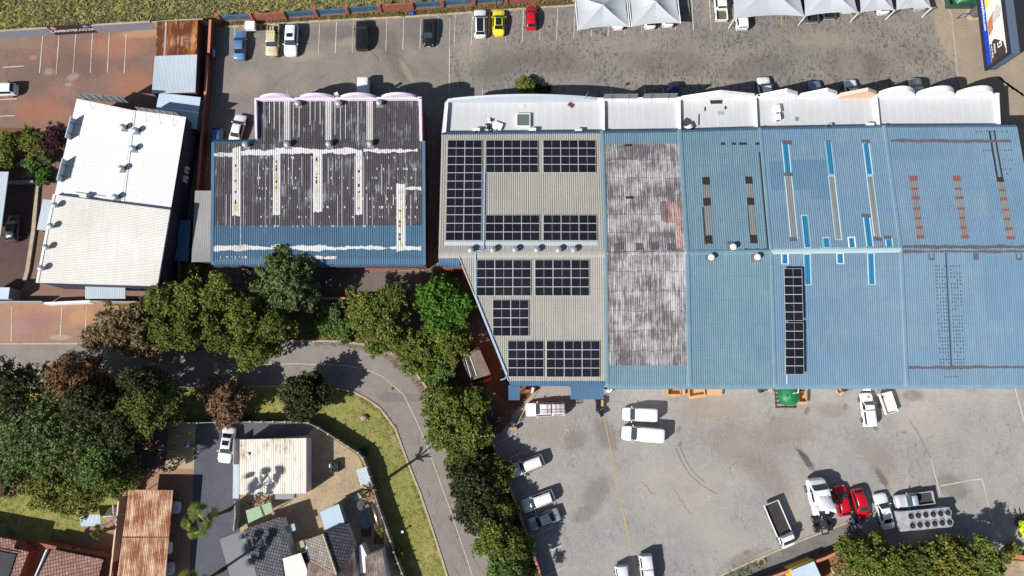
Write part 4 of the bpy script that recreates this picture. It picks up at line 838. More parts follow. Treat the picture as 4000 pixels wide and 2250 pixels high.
def array(roof, q, nr, nc, where, z=.12):
    (x0, y0), (x1, _), (x2, y2), (x3, _) = q
    a, b, c, d = [roof.pt(*roof.uv(*k), z) for k in q]
    L = np.linalg.norm(b-a)/nc; Wd = np.linalg.norm(d-a)/nr
    fm = panelmesh(L, Wd).build('solar_panel', M['alu']); cm = MB(); cm.box(0, 0, .012, L-.05, Wd-.05, .022); cm = cm.build('cell_sheet', M['cell'])
    fme, cme = fm.data, cm.data; bpy.data.objects.remove(fm); bpy.data.objects.remove(cm)
    ux = (b-a)/np.linalg.norm(b-a); uy = (a-d)/np.linalg.norm(a-d); uz = np.cross(ux, uy)
    from mathutils import Matrix
    e = Matrix((tuple(ux), tuple(np.cross(uz, ux)), tuple(uz))).transposed().to_euler()
    colw = {1: [''], 2: ['left column, ', 'right column, '], 3: ['left column, ', 'middle column, ', 'right column, ']}[nc]
    for i in range(nr):
        for j in range(nc):
            f, g = (j+.5)/nc, (i+.5)/nr
            p = (a*(1-f)+b*f)*(1-g)+(d*(1-f)+c*f)*g
            o = bpy.data.objects.new('solar_panel', fme); COL.objects.link(o); o.location = tuple(p); o.rotation_euler = (e.x+R(rnd.uniform(-.5, .5)), e.y+R(rnd.uniform(-.4, .4)), e.z)
            tag(o, f'solar panel, {colw[j]}{ORD[i]} row down, {where}', 'solar panel', 'solar panels on the roofs')
            k = bpy.data.objects.new('cell_sheet', cme); COL.objects.link(k); k.parent = o
array(RA1u, bx(1749, 549, 1884, 941, 1740, 1881), 12, 2, 'tall array on beige roof')
array(RA1u, bx(1898, 549, 2102, 676, 1898, 2102), 4, 3, 'top middle array on beige roof')
array(RA1u, bx(2121, 549, 2326, 676, 2121, 2328), 4, 3, 'top right array on beige roof')
array(RA1u, bx(1897, 841, 2107, 941, 1896, 2108), 3, 3, 'left array above the vent row')
array(RA1u, bx(2122, 841, 2330, 941, 2121, 2332), 3, 3, 'right array above the vent row')
array(RA2, bx(1862, 1015, 2074, 1156, 1861, 2074), 4, 3, 'left array below the vent row')
array(RA2, bx(2089, 1015, 2301, 1156, 2089, 2302), 4, 3, 'right array below the vent row')
array(RA2, bx(1924, 1171, 2065, 1313, 1925, 2066), 4, 2, 'small lone array on beige roof')
array(RA2, bx(1983, 1331, 2124, 1472, 1985, 2124), 4, 2, 'bottom left array on beige roof')
array(RA2, bx(2134, 1331, 2343, 1473, 2134, 2343), 4, 3, 'bottom right array on beige roof')
RT = Sheet([(np.array(p)+np.array([0, 0, .55]), np.array(q_)+np.array([0, 0, .55])) for p, q_ in SD.rows], .29)
array(RT, bx(3060, 1049, 3131, 1253, 3065, 3136), 6, 1, 'upper raised strip on blue roof')
array(RT, bx(3065, 1260, 3137, 1463, 3067, 3139), 6, 1, 'lower raised strip on blue roof')
for (x0, y0, y1, l) in ((3063, 1055, 1250, 'upper'), (3067, 1265, 1460, 'lower')):
    o = root('panel_stand', f'steel stand under the {l} raised solar strip on the blue roof', 'panel stand', 3100, y0)
    for xx in (x0+8, x0+62):
        mb = MB(); mb.tube([RT.pt(*RT.uv(xx, y0), .08), RT.pt(*RT.uv(xx+2, y1), .08)], .04, 5); mb.build('rail', M['steel'], o)
        for yy in (y0+15, (y0+y1)/2, y1-15):
            u, v = SD.uv(xx, yy); mb = MB(); b_ = SD.pt(u, v, 0); mb.tube([b_, b_+np.array([0, 0, .62])], .03, 5); mb.build('leg', M['steel'], o)
mb = MB(); mb.tube([onroof(SD, 3073, 1464, .1), onroof(SD, 3073, 1500, .1)], .05, 5); mb.build('conduit', M['white'], rD)
# ---------------------------------------------------------------- vehicles (front along local +x)
PAINT = {}
def pt_(name, c, rough=.25, metal=0.0):
    if name not in PAINT: PAINT[name] = paint(name+'_car_paint', c, rough, metal)
    return PAINT[name]
WHITE = lambda: pt_('white', (.78, .78, .78)); SILV = lambda: pt_('silver', (.50, .53, .57), .3, .35)
# station: x/L, half width, sill z, belt z, roof edge half width, roof z
PROF = {
 'sedan': dict(H=1.45, st=[(-.5, .78, .62, .66, .70), (-.485, .88, .76, .74, .84), (-.44, .95, .86, .80, .95), (-.33, 1, .92, .80, 1.01), (-.19, 1, .94, .66, 1.36), (-.05, 1, .94, .66, 1.44), (.09, 1, .94, .66, 1.40), (.235, 1, .90, .82, 1.00), (.36, .98, .84, .80, .90), (.455, .92, .76, .72, .78), (.49, .82, .62, .6, .66), (.5, .72, .52, .5, .56)], g=(3, 4, 6, 7)),
 'hatch': dict(H=1.5, st=[(-.5, .82, .72, .70, .82), (-.485, .92, .86, .78, .98), (-.46, .97, .92, .78, 1.06), (-.36, 1, .95, .68, 1.42), (-.2, 1, .96, .68, 1.50), (-.02, 1, .96, .68, 1.51), (.09, 1, .95, .67, 1.45), (.25, 1, .92, .82, 1.02), (.36, .98, .86, .80, .92), (.455, .92, .76, .72, .78), (.49, .82, .62, .6, .66), (.5, .72, .52, .5, .56)], g=(2, 3, 6, 7)),
 'suv': dict(H=1.7, st=[(-.5, .84, .80, .74, .9), (-.487, .93, .96, .80, 1.08), (-.465, .97, 1.02, .80, 1.16), (-.39, 1, 1.06, .70, 1.62), (-.2, 1, 1.07, .71, 1.70), (0, 1, 1.07, .71, 1.71), (.09, 1, 1.06, .70, 1.64), (.225, 1, 1.04, .84, 1.16), (.36, .99, .98, .84, 1.06), (.46, .94, .88, .78, .92), (.49, .84, .72, .66, .76), (.5, .74, .58, .56, .62)], g=(2, 3, 6, 7)),
 'van': dict(H=1.95, st=[(-.5, .90, 1.0, .80, 1.55), (-.492, .95, 1.1, .84, 1.86), (-.47, .98, 1.12, .85, 1.93), (-.44, 1, 1.12, .85, 1.95), (-.2, 1, 1.13, .86, 1.97), (.08, 1, 1.13, .85, 1.96), (.16, 1, 1.12, .83, 1.88), (.30, 1, 1.08, .86, 1.22), (.40, .97, 1.0, .84, 1.06), (.465, .90, .88, .76, .92), (.492, .8, .7, .64, .74), (.5, .7, .56, .54, .6)], g=(0, 2, 6, 7)),
 'cab': dict(H=1.75, st=[(-.17, .95, 1.02, .74, 1.08), (-.165, .98, 1.06, .74, 1.16), (-.15, 1, 1.06, .70, 1.66), (-.10, 1, 1.07, .71, 1.73), (.02, 1, 1.07, .71, 1.75), (.10, 1, 1.07, .71, 1.73), (.13, 1, 1.06, .70, 1.67), (.245, 1, 1.05, .84, 1.18), (.36, .99, 1.0, .84, 1.08), (.46, .95, .9, .8, .94), (.49, .86, .74, .68, .78), (.5, .76, .6, .58, .64)], g=(1, 2, 6, 7)),
}
def hull(mb, st, L, Wd, z0=.26, m=0):
    w = Wd/2; rings = []
    for x, hw, zb, rw, zr in st:
        a = hw*w; r = min(rw*w, a*.97); zb = min(zb, zr-.02)
        half = [(a*.86, z0), (a*.97, z0+.14), (a, (z0+zb)*.55), (a*.985, zb-.05), (a*.95, zb), (r+(a*.95-r)*.06, zr-.045), (r*.88, zr), (r*.4, zr+.018)]
        rings.append([(x*L, y, z) for y, z in half]+[(x*L, -y, z) for y, z in half[::-1]])
    mb.loft(rings, m); return rings
def lerp3(a, b, t): return tuple(a[i]*(1-t)+b[i]*t for i in range(3))
def glassquad(mb, A1, B1, A2, B2, ins=.06, l0=.06, l1=.94, off=.012):
    """pane between edge A1-B1 and edge A2-B2"""
    p = [lerp3(lerp3(A1, B1, s), lerp3(A2, B2, s), t) for s, t in ((ins, l0), (1-ins, l0), (1-ins, l1), (ins, l1))]
    n = np.cross(np.array(p[1])-np.array(p[0]), np.array(p[3])-np.array(p[0])); n = n/np.linalg.norm(n)
    if n[2] < 0: n = -n; p = [p[1], p[0], p[3], p[2]]
    mb.poly([tuple(np.array(q)+n*off) for q in p])
def car(label, kind, px, py, ang, col, L=4.5, Wd=1.8, cat='car', name=None, group=None, roofm=None, sunroof=False, rails=False, hs=1.0, hc=.7, mirror=True, bed=None, canopy=False, single=False, rear_glass=True, sideglass=True):
    nm = name or {'sedan': 'sedan_car', 'hatch': 'hatchback_car', 'suv': 'suv_car', 'van': 'delivery_van', 'cab': 'pickup_truck'}[kind]
    r = thing(nm, label, cat, P(px, py, hc)[:2]+(0.034,), R(ang), group or 'parked vehicles', local=True)
    pr = PROF[kind]; st = [(x, a, b*hs, c, d*hs) for x, a, b, c, d in pr['st']]
    if single: st = [(({-.17: -.02, -.165: -.012, -.15: .0, -.10: .03, .02: .075}).get(x, x), a, b, c, d) for x, a, b, c, d in st]
    mb = MB(); rg = hull(mb, st, L, Wd); mb.build('body', col, r, sharp=38)
    g0, g1, g2, g3 = pr['g']
    if rear_glass:
        k = 6; mb = MB(); glassquad(mb, rg[g0][6], rg[g0][9], rg[g1][6], rg[g1][9], -.01, .12, .95, .032); mb.build('rear_window', M['glass'], r)
    mb = MB(); glassquad(mb, rg[g3][6], rg[g3][9], rg[g2][6], rg[g2][9], -.04, .06, .95, .036); mb.build('windscreen', M['glassB'], r)
    if sideglass:
        for sd in (0, 1):
            mb = MB(); i5, i4 = (5, 4) if sd == 0 else (10, 11)
            lo = [lerp3(rg[i][i4], rg[i][i5], .12) for i in range(g0, g3+1)]; hi = [lerp3(rg[i][i4], rg[i][i5], .90) for i in range(g0, g3+1)]
            if kind == 'van': s_, e_ = g2-g0-1, g3-g0
            else: s_, e_ = 0, g3-g0
            y = .014 if sd == 0 else -.014
            for i in range(s_, e_):
                q = [lo[i], lo[i+1], hi[i+1], hi[i]]; q = [(a, b+y, c+.006) for a, b, c in q]; mb.poly(q if sd else q[::-1])
            mb.build('side_window', M['glass'], r)
    zt = [s[4] for s in st]
    if roofm is not None:
        i0, i1 = g1, g2; mb = MB()
        for i in range(i0, i1):
            f = lambda q: (q[0], q[1]*.86, q[2]+.02)
            a, b, c, d = f(rg[i][6]), f(rg[i][9]), f(rg[i+1][9]), f(rg[i+1][6]); mb.poly([b, c, d, a] if False else [a, b, c, d][::-1])
        mb.build('roof_panel', roofm, r)
    if sunroof:
        z = max(zt)+.026*1; mb = MB(); x = (rg[g2][0][0]-.35); w = Wd*.24; mb.box(x-.35, 0, z-.02, .62, 2*w, .016); mb.build('sunroof', M['glass'], r)
    if rails:
        for sd in (1, -1): mb = MB(); y = sd*rg[g1+1][6][1]*.98; mb.tube([(rg[g1][0][0], y, zt[g1]+.03), (0, y, max(zt)+.06), (rg[g2][0][0], y, zt[g2]+.04)], .025, 5); mb.build('roof_rail', M['dsteel'], r)
    zb = st[7][2]
    for sd in (1, -1):
        mb = MB(); mb.rbox(.435*L, sd*Wd*.36, st[9][4]*.80, .34, .30, .10, -sd*.35, 0, .03); mb.build('headlight', M['lampw'], r)
        if not bed: mb = MB(); mb.rbox(-.488*L, sd*Wd*.38, st[1][2]*.82, .14, .26, .16, sd*.2, 0, .03); mb.build('tail_light', M['lampr'], r)
        if mirror: mb = MB(); mb.rbox(rg[g3][0][0]-.25, sd*(Wd/2+.10), st[7][2]-.02, .12, .22, .14, 0, 0, .03); mb.build('mirror', col, r)
        for xx in (.31, -.30):
            rr_ = .33*(1 if kind in ('sedan', 'hatch') else 1.12)
            mb = MB(); y0 = sd*(Wd/2-.10)
            mb.loft([[(xx*L+k*math.cos(2*math.pi*j/14), y0+q*sd, rr_+k*math.sin(2*math.pi*j/14)) for j in range(14)] for k, q in ((rr_*.9, -.11), (rr_, -.07), (rr_, .09), (rr_*.9, .125))]); wh = mb.build('wheel', M['black'], r)
            mb = MB(); mb.loft([[(xx*L+k*math.cos(2*math.pi*j/10), y0+q*sd, rr_+k*math.sin(2*math.pi*j/10)) for j in range(10)] for k, q in ((rr_*.6, .10), (rr_*.55, .135))]); mb.build('rim', M['rim'], wh)
    mb = MB(); mb.box(.497*L, 0, .38, .06, .5, .12); mb.build('number_plate', M['white'], r)
    mb = MB(); mb.box(.33*L, 0, st[8][4]+.003, .02, .02, .004)
    if bed:
        x0, x1 = -.5*L, (-.03 if single else -.175)*L; w = Wd/2*.97; z0, z1 = .58, 1.02*hs
        mb = MB(); mb.box((x0+x1)/2, 0, .42, x1-x0, 2*w, z0-.42, 0, 0, 1)
        for sd in (1, -1): mb.rbox((x0+x1)/2, sd*(w-.06), z0, x1-x0, .12, z1-z0, 0, 0, .03)
        mb.rbox(x0+.04, 0, z0, .08, 2*w-.24, z1-z0-.02, 0, 0, .02); mb.rbox(x1-.03, 0, z0, .06, 2*w-.24, z1-z0, 0, 0, .02)
        mb.build('load_bed', [col, bed], r)
        for sd in (1, -1): mb = MB(); mb.rbox(x0-.01, sd*(w-.10), .78, .06, .16, .22, 0, 0, .02); mb.build('tail_light', M['lampr'], r)
        mb = MB(); mb.rbox(x0-.05, 0, .42, .12, 2*w*.95, .14, 0, 0, .03); mb.build('bumper', M['steel'], r)
        if canopy:
            zc = 1.72*hs; mb = MB()
            ring = lambda x, k, zz: [(x, w*.98, z1+.01), (x, w*.92, z1+.1), (x, w*.76, zz-.05), (x, w*.68, zz), (x, -w*.68, zz), (x, -w*.76, zz-.05), (x, -w*.92, z1+.1), (x, -w*.98, z1+.01)]
            mb.loft([ring(x0+.02, 0, zc-.12), ring(x0+.14, 0, zc), ring(x1-.02, 0, zc), ring(x1+.03, 0, zc-.06)]); mb.build('canopy', col, r, sharp=40)
            for sd in (1, -1):
                mb = MB(); q = [(x0+.25, sd*w*.915, z1+.16), (x1-.15, sd*w*.915, z1+.16), (x1-.15, sd*w*.80, zc-.15), (x0+.25, sd*w*.80, zc-.15)]; q = [(a, b+sd*.02, c) for a, b, c in q]; mb.poly(q if sd < 0 else q[::-1]); mb.build('canopy_window', M['glass'], r)
            mb = MB(); mb.poly([(x0+.0, w*.75, z1+.15), (x0+.0, -w*.75, z1+.15), (x0+.05, -w*.62, zc-.2), (x0+.05, w*.62, zc-.2)][::-1]); mb.build('canopy_window', M['glass'], r)
    return r
GM = M['glass']
TAN = paint('tan_paint', A(186, 174, 136), .4); BLK = lambda: pt_('black', (.012, .013, .016), .15); RED = lambda: pt_('red', A(186, 16, 36), .22); YEL = lambda: pt_('yellow', A(238, 214, 40), .25)
BLU = lambda: pt_('light_blue', A(96, 132, 176), .3, .2); NAV = lambda: pt_('navy', A(36, 36, 96), .25); STB = lambda: pt_('steel_blue', A(116, 136, 164), .3, .3)
car('light blue sedan parked at the left end of the top row', 'sedan', 938, 178, 91, BLU(), 4.6, 1.8)
c = car('tan off road pickup with slatted roof rack parked nose out', 'cab', 1066, 160, 270, TAN, 5.0, 1.85, 'pickup', bed=M['blackp'], hs=1.04)
for i in range(6): mb = MB(); mb.rbox(-.75+.30*i-.12, 0, 1.90, .2, 1.32, .05, 0, 0, .015); mb.build('rack_slat', plain('cream_slat', A(206, 196, 160), .6) if i == 0 else bpy.data.materials['cream_slat'], c)
for sd in (1, -1): mb = MB(); mb.tube([(-1.0, sd*.70, 1.87), (.75, sd*.70, 1.87)], .025, 5); mb.build('rack_rail', M['blackp'], c)
mb = MB(); mb.tube([(2.45, -.7, .75), (2.62, -.5, .8), (2.62, .5, .8), (2.45, .7, .75)], .05, 6); mb.build('bull_bar', M['blackp'], c)
mb = MB(); mb.lathe((-1.55, .45, .62), [(.36, 0), (.38, .04), (.38, .22), (.36, .26), (.16, .26), (.15, .2)], 16); mb.build('spare_wheel', M['black'], c)
for y in (-.35, .05): mb = MB(); mb.rbox(-1.75, y, .62, .75, .26, .5, 0, 0, .04); mb.build('jerry_can', TAN, c)
car('white four by four with dark rear roof and sunroof parked nose out', 'suv', 1139, 158, 270, WHITE(), 4.9, 1.95, sunroof=True, hs=1.04)
car('black suv parked alone in the top row with its rear towards the lane', 'suv', 1415, 138, 90.5, BLK(), 4.75, 1.88)
car('black hatchback with bright sun glint parked nose out in the top row', 'hatch', 1674, 128, 270, BLK(), 4.2, 1.78)
car('white suv with black panoramic roof beside the yellow car', 'suv', 1876, 92, 91, WHITE(), 4.5, 1.85, roofm=GM, hs=.97)
car('bright yellow hatchback with black roof beside the white suv', 'sedan', 1948, 88, 90, YEL(), 4.15, 1.8, roofm=GM)
car('small red hatchback parked alone left of the shade sails', 'hatch', 2075, 69, 90, RED(), 3.75, 1.66)
car('white car hidden under the first shade sail, only its tail showing', 'sedan', 2412, 60, 90, WHITE(), 4.4, 1.8)
car('left white car peeping out below the second shade sail', 'hatch', 2537, 60, 90, WHITE(), 4.2, 1.78)
car('right white car peeping out below the second shade sail', 'hatch', 2607, 54, 90, WHITE(), 4.1, 1.75)
car('white double cab pickup with open brown load bed between the shade sails', 'cab', 2814, 18, 91.5, WHITE(), 5.3, 1.85, 'pickup', bed=plain('bed_liner', A(96, 82, 66), .8))
car('white pickup with canopy under the left edge of the third shade sail', 'cab', 2893, 52, 92, WHITE(), 5.2, 1.82, 'pickup', bed=M['blackp'], canopy=True)
car('left dark grey pickup under the fourth shade sail', 'cab', 3168, 24, 92, pt_('charcoal', (.05, .052, .056)), 5.2, 1.85, 'pickup', bed=M['blackp'])
car('right dark grey pickup under the fourth shade sail', 'cab', 3234, 10, 92, pt_('charcoal', (.05, .052, .056)), 5.2, 1.85, 'pickup', bed=M['blackp'])
car('white car just showing beside the dark pickups under the sail', 'hatch', 3305, -2, 92, WHITE(), 4.2, 1.75)
car('white car with rounded tail under the fifth shade sail', 'suv', 3443, 2, 92, WHITE(), 4.4, 1.8)
car('grey car under the last shade sail on the right', 'suv', 3586, -12, 92, SILV(), 4.4, 1.8)
car('white box van parked in front of the lilac parapets', 'van', 1421, 372, 270, WHITE(), 4.6, 1.75, 'van', rear_glass=False)
car('white sedan parked beside the lilac fronted warehouse', 'sedan', 929, 503, 79, WHITE(), 4.5, 1.75)
car('small blue car in the shade beside the white sedan', 'hatch', 850, 548, 272, pt_('mid_blue', A(64, 96, 150)), 3.7, 1.65)
car('navy car parked behind the grey board fronts', 'hatch', 2634, 374, 272, NAV(), 4.0, 1.75)
car('white suv parked before the wide white gable parapet', 'suv', 2988, 358, 96, WHITE(), 4.6, 1.85)
car('pale steel blue car before the first small white gable', 'suv', 3186, 372, 95, STB(), 4.4, 1.78)
car('white car before the second small white gable', 'suv', 3326, 366, 95, WHITE(), 4.4, 1.78)
car('grey car parked before the first white arched parapet', 'suv', 3577, 362, 92, SILV(), 4.6, 1.82)
car('white suv on red paving at the left edge of the picture', 'suv', 8, 352, 182, WHITE(), 4.4, 1.8)
car('dark car in deep shade on the far left driveway', 'hatch', 52, 892, 92, pt_('graphite', (.06, .06, .065)), 3.9, 1.7)
# yard
c = car('white double cab pickup with canopy and a red ladder on its roof', 'cab', 2129, 1599, 181, WHITE(), 5.3, 1.85, 'pickup', bed=M['blackp'], canopy=True, hs=1.03)
for x in (-.2, -.75, -1.35, -1.95): mb = MB(); mb.tube([(x, -.72, 1.92), (x, .72, 1.92)], .025, 5); mb.build('roof_bar', M['dsteel'], c)
lad = thing('ladder', 'red ladder lying along the roof of the canopied white pickup', 'ladder', P(2156, 1607, 2.0), R(1.5), local=True)
for y in (-.19, .19): mb = MB(); mb.tube([(-1.9, y, 0), (1.9, y, 0)], .03, 5); mb.build('rail', RED(), lad)
for i in range(12): mb = MB(); mb.tube([(-1.75+i*.318, -.19, 0), (-1.75+i*.318, .19, 0)], .018, 5); mb.build('rung', M['steel'], lad)
car('upper white van, the shorter of two side by side in the yard', 'van', 2498, 1620, 177.5, WHITE(), 4.6, 1.82, 'van', hs=.95)
car('lower white van, the longer of two side by side in the yard', 'van', 2510, 1697, 175.5, WHITE(), 5.6, 2.0, 'van')
car('white suv with roof rails, uppermost of three angled by the wall', 'suv', 2061, 1818, 200, WHITE(), 4.6, 1.85, rails=True)
car('white suv, middle of three cars angled by the yard wall', 'suv', 2101, 1957, 200, WHITE(), 4.6, 1.85, rails=True)
car('silver sedan, lowest of three cars angled by the yard wall', 'sedan', 2124, 2029, 201, SILV(), 4.5, 1.78)
HOOD = car('white half ton pickup with ribbed white load cover beside the trailer', 'cab', 3389, 1600, 93.5, WHITE(), 4.5, 1.72, 'pickup', bed=M['white'], canopy=True, hs=.92, single=True)
car('left red hatchback parked against the white truck tractor', 'hatch', 3288, 1955, 99, RED(), 4.0, 1.70)
car('right red hatchback parked beside the white sedan', 'hatch', 3360, 1966, -77, RED(), 4.0, 1.70)
car('white sedan parked between the red hatchback and cooling unit', 'sedan', 3453, 1997, 102, WHITE(), 4.7, 1.8)
car('silver pickup with dark load bed above the cooling unit', 'cab', 3570, 1951, 187, SILV(), 5.2, 1.75, 'pickup', bed=plain('dark_load_cover', A(64, 60, 56), .8), single=True)
car('left white canopied pickup cut off by the bottom edge', 'cab', 2436, 2288, 276, WHITE(), 5.2, 1.8, 'pickup', bed=M['white'], canopy=True)
car('right white canopied pickup cut off by the bottom edge', 'cab', 2530, 2246, 276, WHITE(), 5.2, 1.8, 'pickup', bed=M['white'], canopy=True, hs=1.08)
car('white sedan with sunroof on the grey driveway', 'sedan', 887, 1738, 264, WHITE(), 4.8, 1.85, sunroof=True)
car('upper pale car whose nose pokes out from the rusty carport', 'hatch', 642, 1984, 2, SILV(), 4.2, 1.7)
car('middle white car whose nose pokes out from the rusty carport', 'hatch', 608, 2142, 2, WHITE(), 4.2, 1.7)
car('lower pale car whose nose pokes out from the rusty carport', 'hatch', 617, 2222, 2, SILV(), 4.2, 1.7)
# dropside truck
c = thing('dropside_truck', 'white truck with an empty dark load tray parked by the kerb', 'truck', P(3048, 2052, .9)[:2]+(.034,), R(-69), 'parked vehicles', local=True)
mb = MB(); mb.box(-1.0, 0, .75, 4.3, 2.05, .14); mb.build('deck', plain('tray_floor', A(54, 52, 51), .85, var=.15), c)
mb = MB(); mb.box(-1.0, 0, .892, 4.1, 1.85, .012)
for y in (-1.02, 1.02): mb = MB(); mb.rbox(-1.0, y, .80, 4.3, .07, .42, 0, 0, .02); mb.build('drop_side', WHITE(), c)
mb = MB(); mb.rbox(-3.12, 0, .80, .07, 2.0, .42, 0, 0, .02); mb.build('tailboard', WHITE(), c)
mb = MB(); mb.rbox(1.17, 0, .80, .08, 2.05, .95, 0, 0, .02); mb.build('headboard', M['steel'], c)
mb = MB(); rg = hull(mb, [(.25, .96, 1.1, .84, 1.8), (.26, 1, 1.12, .86, 1.93), (.31, 1, 1.12, .86, 1.97), (.355, 1, 1.11, .84, 1.92), (.475, .98, 1.08, .86, 1.30), (.54, .92, .95, .8, 1.12), (.556, .8, .6, .7, .8)], 5.2, 1.95, .4); mb.build('cab', WHITE(), c, sharp=38)
mb = MB(); glassquad(mb, rg[4][6], rg[4][9], rg[3][6], rg[3][9], -.03, .06, .95, .04); mb.build('windscreen', M['glassB'], c)
for sd, (i4, i5) in ((0, (4, 5)), (1, (11, 10))):
    mb = MB(); q = [lerp3(rg[1][i4], rg[1][i5], .15), lerp3(rg[4][i4], rg[4][i5], .15), lerp3(rg[3][i4], rg[3][i5], .85), lerp3(rg[1][i4], rg[1][i5], .85)]; q = [(a, b+(.02 if sd == 0 else -.02), z) for a, b, z in q]; mb.poly(q if sd else q[::-1]); mb.build('side_window', M['glass'], c)
def wheels(c, xs, y, rr_, wd, dual=False):
    for x in xs:
        for sd in (1, -1):
            for o_ in ((0, -.32) if dual else (0,)):
                mb = MB(); y0 = sd*(y+o_); mb.loft([[(x+k*math.cos(2*math.pi*j/18), y0+q*sd, rr_+k*math.sin(2*math.pi*j/18)) for j in range(18)] for k, q in ((rr_*.88, -wd/2), (rr_, -wd*.35), (rr_, wd*.35), (rr_*.88, wd/2))]); w_ = mb.build('wheel', M['black'], c)
                if o_ == 0: mb = MB(); mb.loft([[(x+k*math.cos(2*math.pi*j/12), y0+q*sd, rr_+k*math.sin(2*math.pi*j/12)) for j in range(12)] for k, q in ((rr_*.55, wd*.5), (rr_*.5, wd*.56))]); mb.build('rim', M['rim'], w_)
wheels(c, (1.7, -1.9), .88, .36, .24)
for sd in (1, -1):
    mb = MB(); mb.rbox(2.2, sd*1.12, 1.25, .12, .2, .3, 0, 0, .03); mb.build('mirror', M['blackp'], c)
    mb = MB(); mb.rbox(2.78, sd*.72, .8, .1, .3, .16, 0, 0, .03); mb.build('headlight', M['lampw'], c)
# truck tractor
c = thing('truck_tractor', 'white truck tractor with bare rear chassis and eight rear tyres', 'truck', P(3206, 1975, 1.4)[:2]+(.034,), R(98.5), 'parked vehicles', local=True)
mb = MB(); rg = hull(mb, [(.02, .92, 1.6, .8, 2.6), (.025, .98, 1.7, .86, 2.8), (.10, 1, 1.75, .88, 2.88), (.29, 1, 1.75, .86, 2.80), (.395, .98, 1.7, .9, 2.12), (.45, .94, 1.6, .86, 1.95), (.48, .88, 1.4, .78, 1.65), (.49, .78, 1.0, .6, 1.2)], 7.2, 2.4, .5); mb.build('cab', WHITE(), c, sharp=38)
mb = MB(); glassquad(mb, rg[4][6], rg[4][9], rg[3][6], rg[3][9], -.03, .08, .92, .045); mb.build('windscreen', M['glassB'], c)
for sd, (i4, i5) in ((0, (4, 5)), (1, (11, 10))):
    mb = MB(); q = [lerp3(rg[2][i4], rg[2][i5], .15), lerp3(rg[4][i4], rg[4][i5], .2), lerp3(rg[3][i4], rg[3][i5], .7), lerp3(rg[2][i4], rg[2][i5], .7)]; q = [(a, b+(.03 if sd == 0 else -.03), z) for a, b, z in q]; mb.poly(q if sd else q[::-1]); mb.build('side_window', M['glass'], c)
mb = MB(); ring = lambda x, w, z: [(x, w, 2.78), (x, w*.95, z-.12), (x, w*.8, z), (x, -w*.8, z), (x, -w*.95, z-.12), (x, -w, 2.78)]
mb.loft([ring(1.35, .7, 2.92), ring(1.0, .92, 3.2), ring(.2, 1.02, 3.6), ring(-.25, 1.05, 3.72)]); mb.build('wind_deflector', WHITE(), c, sharp=38)
for sd in (1, -1):
    mb = MB(); mb.rbox(-.35, sd*1.14, 1.0, 1.1, .08, 2.2, 0, 0, .03); mb.build('side_fairing', WHITE(), c)
    mb = MB(); mb.tube([(-.1, sd*.82, .95), (-1.15, sd*.82, .95)], .32, 12); mb.build('fuel_tank', M['white'], c)
    mb = MB(); mb.tube([(.9, sd*.5, 2.95), (1.0, sd*.5, 3.02), (1.35, sd*.5, 3.0)], .045, 6); mb.build('air_horn', M['white'], c)
    mb = MB(); mb.box(-1.75, sd*.42, .85, 3.9, .09, .26); mb.build('chassis_rail', M['dsteel'], c)
    mb = MB(); mb.rbox(1.95, sd*1.36, 1.9, .16, .22, .6, 0, 0, .04); mb.build('mirror', M['white'], c)
    mb = MB(); mb.rbox(3.42, sd*.78, .95, .12, .3, .2, 0, 0, .03); mb.build('headlight', M['lampw'], c)
for x in (-1.0, -1.75, -3.0, -3.68): mb = MB(); mb.box(x, 0, .9, .16, .76, .16); mb.build('cross_member', M['dsteel'], c)
mb = MB(); mb.lathe((-2.35, 0, 1.12), [(.42, 0), (.46, .05), (.44, .1), (.05, .11)], 16); mb.build('fifth_wheel', M['dsteel'], c)
mb = MB(); mb.box(-.85, 0, 1.12, .6, .7, .06); mb.build('catwalk', M['dsteel'], c)
wheels(c, (-1.75, -2.95), 1.05, .52, .29, True); wheels(c, (2.25,), 1.05, .52, .3)
# box trailer
c = thing('box_trailer', 'small white open trailer standing right of the white pickup', 'trailer', P(3470, 1574, .8)[:2]+(.034,), R(104.5), 'parked vehicles', local=True)
mb = MB(); mb.box(0, 0, .5, 2.75, 1.6, .08); mb.build('floor', plain('cream_floor', A(214, 208, 190), .7, var=.06), c)
for y in (-.82, .82): mb = MB(); mb.rbox(0, y, .5, 2.85, .06, .5, 0, 0, .02); mb.build('side_panel', M['white'], c)
for x in (-1.40, 1.40): mb = MB(); mb.rbox(x, 0, .5, .06, 1.58, .5, 0, 0, .02); mb.build('end_panel', M['white'], c)
mb = MB(); mb.tube([(1.4, -.5, .45), (2.3, 0, .45), (1.4, .5, .45)], .04, 5); mb.build('drawbar', M['steel'], c)
wheels(c, (-.15,), .95, .30, .18)
mb = MB(); mb.lathe((.95, .45, .582), [(.14, 0), (.15, .1), (.08, .16)], 8); mb.build('rope_bundle', M['blackp'], c)
